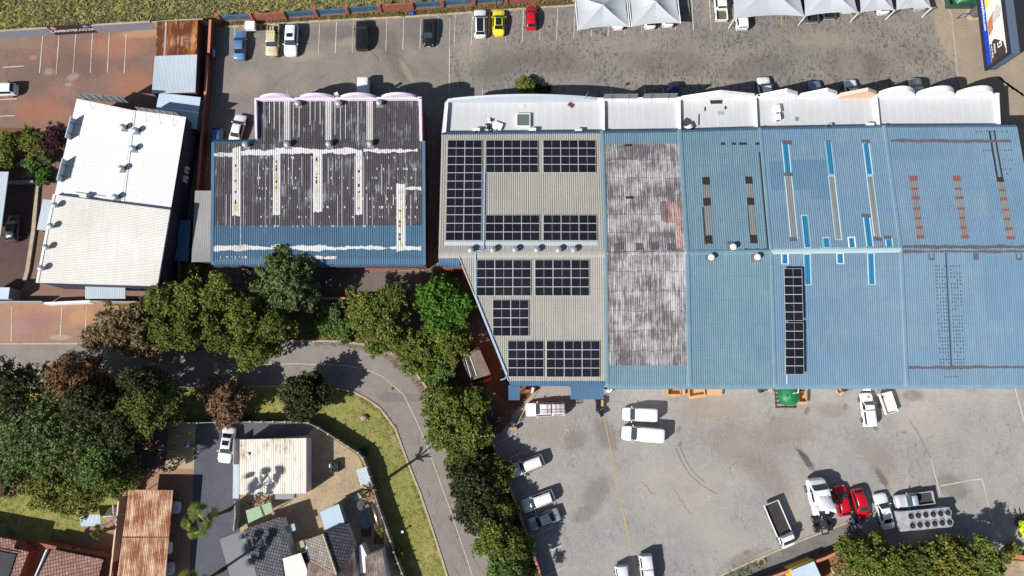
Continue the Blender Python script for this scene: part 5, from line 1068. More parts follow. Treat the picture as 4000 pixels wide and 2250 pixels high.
# cooling unit
M['galvd'] = plain('dappled_galvanised_steel', A(180, 182, 184), .42, .35, .35, 1.5)  # blotchy tone puts the dappled light under the trees into the steel
c = thing('cooling_unit', 'large silver cooling unit with twelve round fans under the trees', 'cooling unit', P(3612, 2028, 1.6)[:2]+(.034,), R(5), local=True)
mb = MB(); mb.box(0, 0, .15, 6.9, 2.5, 1.6); mb.build('cabinet', M['galvd'], c)
for i in range(6):
    for j in (-1, 1):
        x = -1.85+i*.99; y = j*.6
        mb = MB(); mb.lathe((x, y, 1.752), [(.47, 0), (.47, .1), (.40, .1), (.39, .012), (.02, .010)], 20); f = mb.build('fan_cowl', [M['galvd']], c)
        mb = MB(); mb.lathe((x, y, 1.77), [(.385, 0), (.38, .012), (.01, .012)], 18); mb.build('fan_well', M['black'], f)
        mb = MB()
        for k in range(5):
            a = k*1.2566+i*.7; q = [(x+math.cos(a+t)*r_, y+math.sin(a+t)*r_, 1.79+z) for r_, t, z in ((.08, -.3, 0), (.34, -.25, 0), (.36, .25, .04), (.08, .3, .04))]; mb.poly(q)
        mb.lathe((x, y, 1.785), [(.07, 0), (.07, .06), (.01, .07)], 8); mb.build('fan_blade', M['dsteel'], f)
for x in (-3.0, 0, 3.0): mb = MB(); mb.box(x, 0, 0, .12, 2.3, .148); mb.build('foot', M['dsteel'], c)
# forklift
c = thing('forklift', 'lime green forklift with black overhead guard at the right edge', 'forklift', P(4004, 2062, .8)[:2]+(.034,), R(99), local=True)
LIME = paint('lime_paint', A(196, 214, 30), .35)
mb = MB(); mb.loft([[(x, w, .4), (x, w, z-.1), (x, w*.8, z), (x, -w*.8, z), (x, -w, z-.1), (x, -w, .4)] for x, w, z in ((-1.3, .45, .9), (-1.2, .58, 1.15), (-.5, .62, 1.2), (-.4, .62, .8), (.8, .6, .8), (.95, .55, .7))]); mb.build('body', LIME, c, sharp=40)
for x in (-.75, .75):
    for y in (-.5, .5): mb = MB(); mb.tube([(x, y, .8), (x*.8, y*.95, 2.1)], .04, 5); mb.build('guard_post', M['blackp'], c)
mb = MB(); mb.box(0, 0, 2.1, 1.3, 1.0, .05); mb.build('overhead_guard', M['blackp'], c)
mb = MB(); mb.rbox(-.1, 0, .82, .5, .5, .5, 0, 0, .06); mb.build('seat', M['blackp'], c)
for y in (-.35, .35):
    mb = MB(); mb.box(1.1, y, .1, .12, .1, 2.1); mb.build('mast_rail', M['dsteel'], c)
    mb = MB(); mb.box(1.75, y*.9, .1, 1.25, .12, .05); mb.build('fork', M['dsteel'], c)
mb = MB(); mb.box(1.2, 0, .3, .06, .9, .5); mb.build('fork_carriage', M['dsteel'], c)
wheels(c, (.65, -.85), .58, .34, .24)
# small white utility trailer by the top fence
c = thing('utility_trailer', 'small white utility trailer parked under the brick fence panel', 'trailer', P(980, 103, .7)[:2]+(.02,), R(180), 'parked vehicles', local=True)
mb = MB(); mb.rbox(0, 0, .45, 1.5, 1.25, .75, 0, 0, .06); mb.build('box', M['whitewall'], c)
mb = MB(); mb.tube([(-.7, 0, .42), (-1.9, 0, .42)], .05, 5); mb.build('drawbar', M['dsteel'], c)
mb = MB(); mb.rbox(-1.5, .05, .3, .55, .8, .4, 0, 0, .05); mb.build('tool_box', M['blackp'], c)
wheels(c, (.1,), .72, .28, .17)
# ---------------------------------------------------------------- trees and plants
L_ = {}
L_['olive'] = leafmat('olive_leaves', [(.046, .070, .011), (.100, .136, .021), (.172, .205, .038), (.255, .268, .064)])
L_['pine'] = leafmat('dark_olive_leaves', [(.032, .054, .009), (.076, .108, .018), (.135, .168, .031), (.21, .222, .050)])
L_['blue'] = leafmat('grey_green_leaves', [(.045, .068, .020), (.095, .135, .040), (.145, .190, .065), (.20, .25, .095)])
L_['bright'] = leafmat('bright_green_leaves', [(.026, .080, .008), (.055, .140, .014), (.095, .20, .022), (.145, .26, .04)], .3)
L_['brown'] = leafmat('autumn_brown_leaves', [(0.070, 0.052, 0.025), (0.166, 0.119, 0.052), (0.263, 0.184, 0.091), (0.333, 0.271, 0.149)])
L_['rusty'] = leafmat('rust_brown_leaves', [(0.061, 0.042, 0.025), (0.175, 0.098, 0.056), (0.280, 0.154, 0.088), (0.367, 0.245, 0.149)])
L_['red'] = leafmat('dull_red_leaves', [(0.052, 0.032, 0.021), (0.158, 0.074, 0.045), (0.263, 0.140, 0.052), (0.298, 0.210, 0.070)])
L_['dark'] = leafmat('dark_green_leaves', [(0.014, 0.022, 0.010), (0.031, 0.042, 0.017), (0.062, 0.073, 0.025), (0.119, 0.119, 0.036)])  # darkest of the green leaf tones
L_['yellow'] = leafmat('yellow_green_leaves', [(.055, .070, .012), (.125, .145, .024), (.205, .215, .042), (.29, .28, .07)])
L_['purple'] = leafmat('purple_leaves', [(0.028, 0.012, 0.018), (0.060, 0.021, 0.032), (0.102, 0.038, 0.049), (0.140, 0.061, 0.061)])
L_['green'] = leafmat('mid_green_leaves', [(0.035, 0.070, 0.018), (0.079, 0.149, 0.032), (0.140, 0.219, 0.052), (0.210, 0.280, 0.079)])
L_['dry'] = leafmat('dry_grass_blades', [(.24, .23, .09), (.34, .31, .15), (.46, .41, .23), (.30, .29, .10)])
def quads_mesh(name, C, U, V, mat, parent=None, org=(0, 0, 0)):
    n = len(C); v = np.stack([C-U-V, C+U-V, C+U+V, C-U+V], 1).reshape(-1, 3)-np.array(org)
    me = bpy.data.meshes.new(name); me.vertices.add(4*n); me.vertices.foreach_set('co', v.astype(np.float32).ravel())
    me.loops.add(4*n); me.loops.foreach_set('vertex_index', np.arange(4*n, dtype=np.int32))
    me.polygons.add(n); me.polygons.foreach_set('loop_start', np.arange(0, 4*n, 4, dtype=np.int32))
    me.update(); me.validate(); me.materials.append(mat)
    o = bpy.data.objects.new(name, me); COL.objects.link(o)
    if parent is not None: o.parent = parent
    else: o.location = org
    return o
RN = np.random.default_rng(11)
def leaves(C, size, up=.5):
    n = len(C); d = RN.normal(size=(n, 3)); d[:, 2] = np.abs(d[:, 2])+up; d /= np.linalg.norm(d, axis=1)[:, None]
    t = RN.normal(size=(n, 3)); u = np.cross(d, t); u /= np.linalg.norm(u, axis=1)[:, None]+1e-9; w = np.cross(d, u)
    s = (size*RN.uniform(.6, 1.35, n))[:, None]
    return u*s*.5, w*s*.36
def tree(label, px, py, rpx, H, kind, n=5200, name='tree', sq=1.0, nl=None, leaf=.21, ragged=.35, cat='tree', trunk=True, dens=1.0, group=None, hole=.0, flat=.62):
    n = int(n*1.4); rad = rpx*1.06/28.5; zc = H*.62; x0, y0, _ = P(px, py, zc)
    r = thing(name, label, cat, (x0, y0, 0), 0, group)
    nl = nl or int(9+rad*2.6); th = max(.9, H*(1-.38))  # crown depth
    ph = RN.uniform(0, 6.28, 4); am = RN.uniform(.3, 1, 4)
    edge = lambda a: 1+ragged*.5*(am[0]*np.sin(2*a+ph[0])+am[1]*np.sin(3*a+ph[1])+am[2]*np.sin(5*a+ph[2]))/2.2
    lobes = []
    for i in range(nl):
        a = i*2.39996+RN.uniform(-.4, .4); q = math.sqrt((i+.5)/nl)
        R_ = rad*edge(a)*q*.86
        top = H*(.98-.50*q**2*flat)-RN.uniform(0, .16)*H
        R_ *= RN.choice([1.0, 1.0, .92, 1.2]); lobes.append((R_*math.cos(a)*sq, R_*math.sin(a), top, rad*RN.uniform(.15, .36)))
    # trunk and limbs, one grown piece
    mb = MB(); tr = max(.10, H*.026)
    if trunk:
        mb.tube([(x0, y0, -.05), (x0+.05, y0, H*.2), (x0+.1, y0+.06, H*.45), (x0+.05, y0+.1, H*.72)], [tr*1.35, tr, tr*.75, tr*.25], 7)
        for lx, ly, lz, lr in lobes[::2]:
            s_ = .30+.3*RN.random(); mb.tube([(x0+.05, y0+.04, H*s_*.8), (x0+lx*.5, y0+ly*.5, H*s_*.8+(lz-H*s_*.8)*.55), (x0+lx*.95, y0+ly*.95, lz-.15)], [tr*.55, tr*.35, tr*.12], 5)
        mb.build('trunk', M['bark'], r)
    w = np.array([l[3]**2 for l in lobes]); w = w/w.sum(); Cs = []
    for (lx, ly, lz, lr), ww in zip(lobes, w):
        k = int(n*dens*ww)
        # twig tufts scattered over each lobe, leaves round each tuft
        nt = max(6, int(k/16)); d = RN.normal(size=(nt, 3)); d[:, 2] = np.abs(d[:, 2])*.9-.25; d /= np.linalg.norm(d, axis=1)[:, None]
        tc = d*lr*RN.uniform(.4, 1.35, nt)[:, None]*np.array([1, 1, .8])+np.array([x0+lx, y0+ly, lz-lr*.55])
        idx = RN.integers(0, nt, k); Cs.append(tc[idx]+RN.normal(size=(k, 3))*np.array([.21, .21, .14])*(leaf/.26))
    # inner fill so that the crown is not hollow
    k = int(n*.15*(1-hole)); a = RN.uniform(0, 6.28, k); q = np.sqrt(RN.random(k))
    Cs.append(np.stack([x0+np.cos(a)*q*rad*.8*sq, y0+np.sin(a)*q*rad*.8, H*(.30+.38*RN.random(k)*(1.1-q))], 1))
    C = np.concatenate(Cs); C[:, 2] = np.maximum(C[:, 2], .12)
    U, V = leaves(C, np.full(len(C), leaf))
    quads_mesh('crown', C, U, V, L_[kind], r, (x0, y0, 0))
    return r
G1 = 'trees between the warehouses and the road'
tree('sparse brown tree hanging over the orange pavement', 470, 1290, 108, 7, 'brown', 5600, group=G1, ragged=.5, leaf=.22)
tree('brown tree crown overhanging the road edge beside the orange pavement', 555, 1330, 70, 6.5, 'brown', 2600, group=G1, ragged=.5, leaf=.22)
for px, py, rp, H, k, l in ((640, 1180, 66, 7.5, 'olive', 'olive tree standing at the lower right corner of the white office'), (640, 1290, 62, 7, 'pine', 'dark olive tree between the brown tree and the pine row'), (745, 1170, 74, 8.5, 'olive', 'olive tree left of the pair below the dark warehouse eave'), (735, 1300, 78, 8, 'pine', 'dark olive tree overhanging the road kerb at the left of the row'), (868, 1150, 74, 9, 'olive', 'tall olive tree just left of the blue green willow'), (850, 1270, 80, 8.5, 'pine', 'dark olive tree in the middle of the road row'), (960, 1240, 84, 9, 'olive', 'olive tree right of the middle of the road row'), (985, 1365, 70, 8, 'olive', 'olive tree reaching furthest out over the road'), (1065, 1275, 74, 8, 'pine', 'dark olive tree at the right end of the road row')):
    tree(l, px, py, rp, H, k, 4600, group=G1, ragged=.6)
tree('blue green willow like tree brushing the dark warehouse eave', 1128, 1110, 112, 9, 'blue', 8200, group=G1, ragged=.35, leaf=.24)
tree('small dark bush in the shaded corner below the lean-to', 745, 1066, 34, 3, 'green', 1500, 'bush', cat='bush')
tree('olive tree left of the bright green tree', 1452, 1225, 88, 7.5, 'olive', 5400, group=G1, ragged=.6)
tree('pointed olive tree nearest the warehouse eave', 1545, 1170, 66, 7.5, 'pine', 3400, group=G1, ragged=.6)
tree('olive tree overhanging the road bend', 1515, 1310, 72, 6.5, 'olive', 3800, group=G1, ragged=.6)
tree('bright green tree beside the slanted beige roof', 1738, 1185, 104, 7.5, 'bright', 7600, group=G1, ragged=.45, leaf=.30)
tree('dull olive tree just below the bright green tree', 1760, 1345, 74, 6, 'olive', 3800, group=G1, ragged=.4)
tree('olive tree on the outer side of the road bend', 1645, 1385, 82, 6, 'olive', 4400, group=G1, ragged=.4)
tree('small olive tree right above the road bend kerb', 1720, 1440, 52, 4.5, 'green', 2200, group=G1, ragged=.4)
for px, py, rp, H, k, l in ((1298, 1215, 44, 2.0, 'blue', 'low blue green bush beside the short brick wall'), (1268, 1270, 40, 1.6, 'green', 'low green bush near the road kerb'), (1340, 1290, 42, 1.6, 'green', 'low green shrub on the verge above the road'), (1740, 1500, 38, 1.4, 'green', 'low green scrub beside the flat tar roof'), (1385, 1225, 34, 1.6, 'yellow', 'yellow green scrub left of the olive tree')):
    tree(l, px, py, rp, H, k, 1700, 'bush', cat='bush', ragged=.5, leaf=.2, trunk=False)
G2 = 'trees on the near side of the road'
tree('rounded rust brown tree on the grass verge', 880, 1563, 84, 5.5, 'rusty', 6000, group=G2, leaf=.2, ragged=.3)
tree('dense dark tree on the verge casting a round shadow on the road', 1190, 1543, 86, 6, 'dark', 6000, group=G2, leaf=.24, ragged=.35)
G3 = 'garden trees at the lower left'
for px, py, rp, H, k, l, n in ((40, 1525, 104, 11, 'dark', 'dark tree at the left edge below the road', 5200), (290, 1475, 84, 11.5, 'red', 'reddish autumn tree above the big green tree', 4600), (360, 1570, 88, 12, 'dark', 'dark shaded tree right of the big green tree', 4200), (560, 1505, 70, 11.5, 'dark', 'dark tree beside the road left of the driveway', 3600), (600, 1590, 98, 11, 'pine', 'dark yellow tipped tree above the slatted carport', 5200), (470, 1690, 100, 10, 'dark', 'dark tree between the big green tree and the slatted carport', 4400), (190, 1680, 178, 10, 'blue', 'largest tree, blue green, in the lower left garden', 13000), (40, 1770, 100, 6.5, 'green', 'green tree at the left edge below the largest tree', 4600), (410, 1820, 88, 10, 'green', 'green tree right below the largest tree', 4600), (318, 1918, 86, 6.5, 'yellow', 'yellow green tree above the white table roof', 5000), (190, 1905, 84, 5.5, 'yellow', 'yellow green tree at the edge of the lawn', 4200), (452, 1872, 64, 10.5, 'pine', 'dark olive tree beside the rusty carport', 2800), (20, 1890, 62, 3.5, 'brown', 'dry brown shrub at the left edge of the lawn', 2600)):
    tree(l, px, py, rp, H, k, n, group=G3, ragged=.45)
for px, py, rp, H, k, l in ((20, 560, 48, 2.6, 'olive', 'left rounded olive bush in the garden bed'), (128, 552, 58, 3.0, 'olive', 'right rounded olive bush in the garden bed'), (15, 632, 32, 2, 'olive', 'small olive bush below the left rounded bush'), (205, 538, 52, 2.8, 'purple', 'dark purple bush beside the white office'), (122, 640, 32, 1.6, 'green', 'green shrub above the garden aloe'), (175, 612, 28, 1.5, 'blue', 'blue green shrub below the purple bush'), (168, 690, 28, 1.3, 'bright', 'bright green shrub at the end of the garden bed'), (2050, 336, 34, 2.2, 'yellow', 'lone yellow green bush in front of the curved white parapet'), (1553, 2158, 16, 1.3, 'yellow', 'small yellow green bush against the precast wall'), (963, 1637, 9, .7, 'bright', 'tiny bright green shrub under the precast wall'), (2120, 352, 30, .5, 'dark', 'low dark green planting before the curved parapet')):
    tree(l, px, py, rp, H, k, 2000 if rp > 20 else 420, 'bush', cat='bush', ragged=.35, leaf=.17, trunk=False)
G4 = 'trees along the yard wall'
for px, py, rp, H, k, l, n in ((1760, 1590, 92, 6.5, 'olive', 'uppermost tree along the yard wall', 5200), (1850, 1570, 60, 6, 'pine', 'tree leaning over the scrap beside the yard wall', 3000), (1735, 1690, 66, 6, 'olive', 'olive tree over the road below the uppermost wall tree', 3600), (1840, 1690, 74, 6.5, 'olive', 'olive tree below the scrap heap along the yard wall', 4000), (1805, 1780, 60, 5.5, 'pine', 'dark tree at the gap in the wall tree row', 3000), (1830, 1880, 84, 6.5, 'dark', 'dark spreading tree level with the upper angled suv', 4600), (1930, 1860, 66, 4.2, 'pine', 'tree reaching over the wall towards the angled cars', 3800), (1870, 1985, 82, 5.5, 'dark', 'dark tree level with the middle angled suv', 4600), (1955, 2000, 58, 4.2, 'pine', 'tree over the wall beside the silver sedan', 3200), (1925, 2085, 72, 6, 'olive', 'tree narrowing the road near the bottom', 4000), (1995, 2140, 74, 6, 'pine', 'green tree over the wall above the empty bays', 4000), (1985, 2230, 82, 6, 'green', 'lowest tree along the yard wall at the picture bottom', 4200)):
    tree(l, px, py, rp, H, k, n, group=G4, ragged=.55)
G5 = 'trees at the bottom right'
for px, py, rp, H, k, l, n in ((3368, 2178, 84, 6.5, 'olive', 'olive tree over the end of the brick wall', 5600), (3345, 2225, 84, 5.5, 'brown', 'brownish tree above the boulders at the bottom', 4200), (3485, 2208, 80, 4.6, 'olive', 'olive tree below the white sedan', 5200), (3575, 2215, 78, 5, 'pine', 'dark olive tree in the middle of the bottom right group', 4200), (3715, 2178, 74, 5, 'yellow', 'yellow green tree below the cooling unit', 5000), (3745, 2225, 92, 6.5, 'yellow', 'yellow green tree at the bottom edge', 5000), (3845, 2190, 70, 7.5, 'olive', 'olive tree at the right end of the bottom group', 4000), (3630, 2166, 40, 4.2, 'olive', 'small olive tree against the cooling unit', 2600)):
    tree(l, px, py, rp, H, k, n, group=G5, ragged=.5)
tree('yellow leaved shrub on the brick planter beside the forklift', 3960, 2150, 26, 1.2, 'yellow', 700, 'bush', cat='bush', trunk=False, leaf=.17)
# spiky rosettes
def rosette(label, px, py, rad, n, mat, h=.5, name='aloe', cat='aloe'):
    x0, y0, _ = P(px, py, .4); r = thing(name, label, cat, (x0, y0, 0)); mb = MB()
    for i in range(n):
        a = i*2.39996; el = .25+.9*(i/n); L = rad*RN.uniform(.8, 1.1)
        d = np.array([math.cos(a)*math.cos(el), math.sin(a)*math.cos(el), math.sin(el)]); s = np.array([-math.sin(a), math.cos(a), 0])
        p = [np.array([x0, y0, .15])+d*L*t+np.array([0, 0, -.35*L*t*t]) for t in (0, .4, .75, 1)]; w = (.05, .07, .05, .004)
        for k in range(3): mb.quad(p[k]-s*w[k], p[k]+s*w[k], p[k+1]+s*w[k+1], p[k+1]-s*w[k+1])
    mb.build('leaves', mat, r)
    mb = MB(); mb.lathe((x0, y0, 0), [(.12, 0), (.14, .1), (.06, .22)], 8); mb.build('stem', M['bark'], r); return r
GREY = plain('grey_green_leaf', A(150, 160, 120), .6, var=.2); DKG = plain('dark_green_leaf', A(70, 92, 52), .5, var=.25)
rosette('pale spiky aloe in the garden bed left of the office', 120, 676, .85, 34, GREY)
rosette('dark spiky aloe outside the curved precast wall', 1420, 1762, .9, 46, DKG)
# fan palms
PALM = leafmat('palm_fronds', [(.07, .11, .016), (.15, .20, .034), (.25, .29, .065), (.34, .36, .10)], .2)
def palm(label, base, H, lean, n=17, fl=1.15, rad=1.45):
    RN = np.random.default_rng(5); bx_, by_, _ = P(*base, 0); r = thing('fan_palm', label, 'palm', (bx_, by_, 0))
    top = np.array([bx_+lean[0], by_+lean[1], H])
    mb = MB(); k = 9; mb.tube([(bx_+lean[0]*(i/k)**1.3, by_+lean[1]*(i/k)**1.3, H*i/k) for i in range(k+1)], [.30, .24, .2, .19, .18, .18, .17, .17, .18, .16], 9); mb.build('trunk', M['bark'], r)
    for i in range(n):
        a = i*2.39996+RN.uniform(-.2, .2); el = 1.25-1.5*(i/n)+RN.uniform(-.15, .15); d = np.array([math.cos(a)*math.cos(el), math.sin(a)*math.cos(el), math.sin(el)])
        s = np.array([-math.sin(a), math.cos(a), 0]); p1 = top+d*rad*(RN.uniform(.35, .6) if i % 4 == 1 else RN.uniform(.7, 1.2)); mb = MB()
        mb.tube([top, top+d*rad*.5, p1], [.035, .03, .02], 5, 1)
        dd = d.copy(); dd[2] -= .45; dd /= np.linalg.norm(dd); R_ = fl*RN.uniform(.85, 1.1); m = 15
        nn = np.cross(s, dd)
        for q in range(m):
            t0, t1 = -1.15+2.3*q/m, -1.15+2.3*(q+1)/m; tm = (t0+t1)/2
            f = lambda t, rr_, z=0: p1+dd*math.cos(t)*rr_+s*math.sin(t)*rr_+np.array([0, 0, z-.12*rr_*rr_])
            rl = R_*(.75+.25*math.cos(tm*.6))
            mb.quad(p1, f(t0, rl*.62), f(tm, rl*1.0, -.10), f(tm, rl*.62, .06), 0); mb.quad(p1, f(tm, rl*.62, .06), f(tm, rl, -.10), f(t1, rl*.62), 0)
        mb.build('frond', [PALM, M['bark']], r)
    mb = MB(); mb.lathe((top[0], top[1], H-.5), [(.2, 0), (.3, .25), (.22, .5), (.06, .62)], 8); mb.build('crown_base', M['bark'], r)
    return r
palm('tall fan palm leaning over the grey driveway', (893, 1993), 8.4, (-.25, -.1))
palm('tall fan palm at the bottom edge beside the grey driveway', (866, 2228), 8.6, (-.35, -.3))
palm('short fan palm beside the rotary washing line', (440, 2062), 3.2, (0, 0), 9, .7, .6)
# pruned dead tree trunk by the precast wall
bx_, by_, _ = P(1476, 1893, 0); r = thing('dead_tree', 'bare pruned trunk with stub branches beside the precast wall', 'dead tree', (bx_, by_, 0))
mb = MB(); mb.tube([(bx_, by_, 0), (bx_, by_, 3), (bx_+.05, by_, 5.6)], [.24, .2, .17], 8)
for i in range(8): a = i*.8; mb.tube([(bx_+.05, by_, 5.2), (bx_+math.cos(a)*.6, by_+math.sin(a)*.6, 5.9+.3*(i % 2)), (bx_+math.cos(a)*1.0, by_+math.sin(a)*1.0, 6.1+.4*(i % 2))], [.12, .10, .08], 5)
mb.build('trunk', M['bark'], r)
# rough grass in the field and on the verges
def scatter_poly(poly, n, lay=0):
    p = np.array([P(x, y)[:2] for x, y in poly]); lo, hi = p.min(0), p.max(0); out = []
    while sum(len(o) for o in out) < n:
        q = RN.uniform(lo, hi, (n*2, 2)); ins = np.zeros(len(q), bool); j = len(p)-1
        for i in range(len(p)):
            c = ((p[i, 1] > q[:, 1]) != (p[j, 1] > q[:, 1])) & (q[:, 0] < (p[j, 0]-p[i, 0])*(q[:, 1]-p[i, 1])/(p[j, 1]-p[i, 1]+1e-12)+p[i, 0]); ins ^= c; j = i
        out.append(q[ins])
    return np.concatenate(out)[:n]
def tufts(name, polys, n, mat, h, size, spread=.18):
    Cs = []
    for poly, f in polys:
        m = int(n*f/9); c = scatter_poly(poly, m); k = np.repeat(c, 9, 0)+RN.normal(size=(m*9, 2))*spread
        Cs.append(np.concatenate([k, RN.uniform(.03, h, (m*9, 1))], 1))
    C = np.concatenate(Cs); n = len(C); U, V = leaves(C, np.full(n, size), .15); U = U*1.2; V = V*.35
    o = quads_mesh(name, C, U, V, mat); o['kind'] = 'stuff'; return o
FIELD = [(-120, -80), (2300, -80), (2235, -14), (1980, 6), (1600, 34), (1240, 58), (870, 84), (620, 90), (0, 122), (-120, 130)]
tufts('tall_dry_grass', [(FIELD, 1)], 26000, L_['dry'], .28, .32)
tufts('green_grass', [(FIELD, .6), ([(900, 96), (1240, 76), (1600, 56), (2240, 12), (2240, 2), (1600, 40), (1240, 62), (900, 84)], .07), ([(1180, 1320), (1240, 1190), (1400, 1180), (1560, 1250), (1700, 1430), (1830, 1500), (1890, 1620), (1950, 1810), (2050, 2090), (2140, 2400), (2010, 2400), (1910, 2100), (1780, 1710), (1690, 1530), (1590, 1400), (1420, 1335)], .33)], 30000, leafmat('wild_grass_blades', [(.10, .11, .03), (.17, .175, .055), (.25, .23, .10), (.34, .29, .15)]), .22, .24)
tufts('lawn_grass', [([(650, 1525), (1260, 1522), (1380, 1545), (1480, 1610), (1540, 1690), (1595, 1825), (1690, 2095), (1790, 2400), (1590, 2400), (1500, 2060), (1440, 1850), (1400, 1772), (1270, 1688), (1200, 1653), (650, 1650)], .6), ([(-50, 1860), (330, 1860), (330, 2050), (280, 2130), (-50, 2080)], .25)], 24000, leafmat('short_grass_blades', [(.13, .135, .05), (.185, .18, .07), (.245, .215, .10), (.33, .26, .15)]), .05, .12)
tufts('fallen_leaves', [([(1230, 1335), (1330, 1338), (1500, 1368), (1620, 1458), (1690, 1560), (1660, 1560), (1590, 1470), (1480, 1380), (1330, 1350), (1230, 1348)], .5), ([(1270, 1506), (1390, 1528), (1490, 1590), (1550, 1672), (1600, 1815), (1750, 2250), (1742, 2250), (1585, 1820), (1530, 1680), (1470, 1606), (1380, 1545), (1270, 1518)], .5)], 5200, leafmat('dead_leaf', [(.12, .07, .035), (.22, .14, .07), (.30, .21, .11)], 0), .05, .13)

tufts('yard_leaf_litter', [([(2905, 2212), (3115, 2122), (3330, 2036), (3400, 2110), (3340, 2080), (3190, 2160), (2940, 2255)], .4), ([(1930, 1650), (1975, 1800), (2030, 1960), (2075, 2090), (2130, 2240), (2150, 2240), (2090, 2080), (2046, 1950), (1990, 1790), (1950, 1650)], .25), ([(3420, 2060), (3860, 2060), (3900, 2150), (3430, 2125)], .35)], 1500, leafmat('yellow_leaf_litter', [(.18, .11, .04), (.30, .22, .08), (.38, .30, .14)], 0), .05, .12)
tufts('kerb_weeds', [([(880, 103), (1240, 81), (1600, 63), (2240, 19), (2240, 10), (1600, 52), (1240, 72), (880, 95)], .4), ([(2740, 2290), (2900, 2220), (2990, 2180), (3000, 2205), (2900, 2255), (2760, 2330)], .25), ([(820, 108), (832, 108), (812, 300), (798, 480), (793, 480), (806, 300)], .1), ([(1640, 1062), (1760, 1050), (1800, 1070), (1790, 1130), (1650, 1110)], .25)], 2600, L_['green'], .25, .2)
# ---------------------------------------------------------------- boundary walls and fences
def gp(*q): return [P(x, y, 0) for x, y in q]
def wall(label, line, h, th, mat, cop=None, name='boundary_wall', z0=0):
    r = root(name, label, 'wall', *line[len(line)//2]); g = gp(*line)
    mb = MB(); wallrun(mb, g, th, z0, h); mb.build('wall_panel', M[mat], r)
    if cop: mb = MB(); wallrun(mb, g, th+.08, h+.003, h+.07); mb.build('coping', M[cop], r)
    return r
r = wall('grey painted wall between the dry grass field and the red paved car park', [(-400, 166), (0, 150), (300, 131), (612, 112)], 2.0, .22, 'greywall', 'kerb')
for x in (10, 110, 210, 330, 420, 520, 600):
    y = np.interp(x, [0, 612], [150, 112]); p = P(x, y, 0); mb = MB(); mb.tube([(p[0], p[1]+.05, 2.0), (p[0]-.15, p[1]+.3, 2.55)], .02, 4); mb.build('fence_bracket', M['dsteel'], r)
for k in range(3):
    mb = MB(); mb.tube([(P(x, np.interp(x, [-400, 0, 612], [166, 150, 112]), 0)[0]-.05*k, P(x, np.interp(x, [-400, 0, 612], [166, 150, 112]), 0)[1]+.1+.08*k, 2.15+.16*k) for x in range(-200, 620, 40)], .008, 3); mb.build('fence_wire', M['dsteel'], r)
wall('far end of the grey wall behind the rusty shed', [(614, 112), (700, 106), (812, 100)], 1.9, .22, 'kerb')
wall('dark red brick wall along the left side of the upper car park', [(842, 104), (836, 230)], 1.9, .28, 'brickD', 'coping')
wall('lower stretch of dark red brick wall beside the office alley', [(829, 236), (822, 355), (812, 470), (801, 620), (790, 760), (765, 1022)], 1.6, .26, 'brickD', 'coping')
wall('short brick wall below the bottom right corner of the white office', [(722, 1020), (722, 1106)], 1.7, .24, 'brick', 'coping')
wall('low red brick wall behind the trees left of the bright green tree', [(1215, 1166), (1290, 1172), (1420, 1168), (1560, 1160)], 1.3, .28, 'brick', 'coping')
wall('red brick foot wall under the faded blue warehouse eave', [(770, 1038), (1000, 1060), (1640, 1052)], .6, .2, 'brick')
wall('pinkish brick wall between the roadside trees and the yard bays', [(1842, 1497), (1894, 1606), (1920, 1718), (1959, 1804), (2012, 1954), (2057, 2079), (2113, 2249), (2160, 2400)], 1.7, .24, 'brickD', 'coping')
wall('long red brick wall below the truck tractor and gravel verge', [(2700, 2362), (2940, 2262), (3200, 2170), (3350, 2098), (3420, 2140)], 1.8, .26, 'brickD', 'coping')
wall('low red brick planter wall at the bottom right corner', [(3900, 2156), (4000, 2178), (4200, 2225)], .8, .5, 'brick', 'coping')
wall('brick wall stub beside the slanted roof corner', [(1758, 1044), (1815, 1048)], 1.1, .3, 'brick')
# roadside wall by the orange pavement
r = wall('pale grey sliding gate and wall along the orange pavement', [(-200, 1184), (190, 1184)], 1.5, .16, 'precast'); wall('white sliding gate beam beside the orange pavement', [(196, 1190), (372, 1182)], 1.35, .3, 'whitewall', None, 'sliding_gate')
wall('pale wall hidden under the brown tree by the pavement', [(372, 1182), (620, 1186)], 1.4, .16, 'precast')
# garden wall left
wall('low grey garden wall beside the shaded driveway', [(-100, 716), (145, 716)], .9, .3, 'greywall'); wall('sunlit kerb wall between the shaded driveway and the office', [(150, 722), (136, 900), (112, 1060), (100, 1100)], .35, .55, 'kerb', None, 'low_wall')
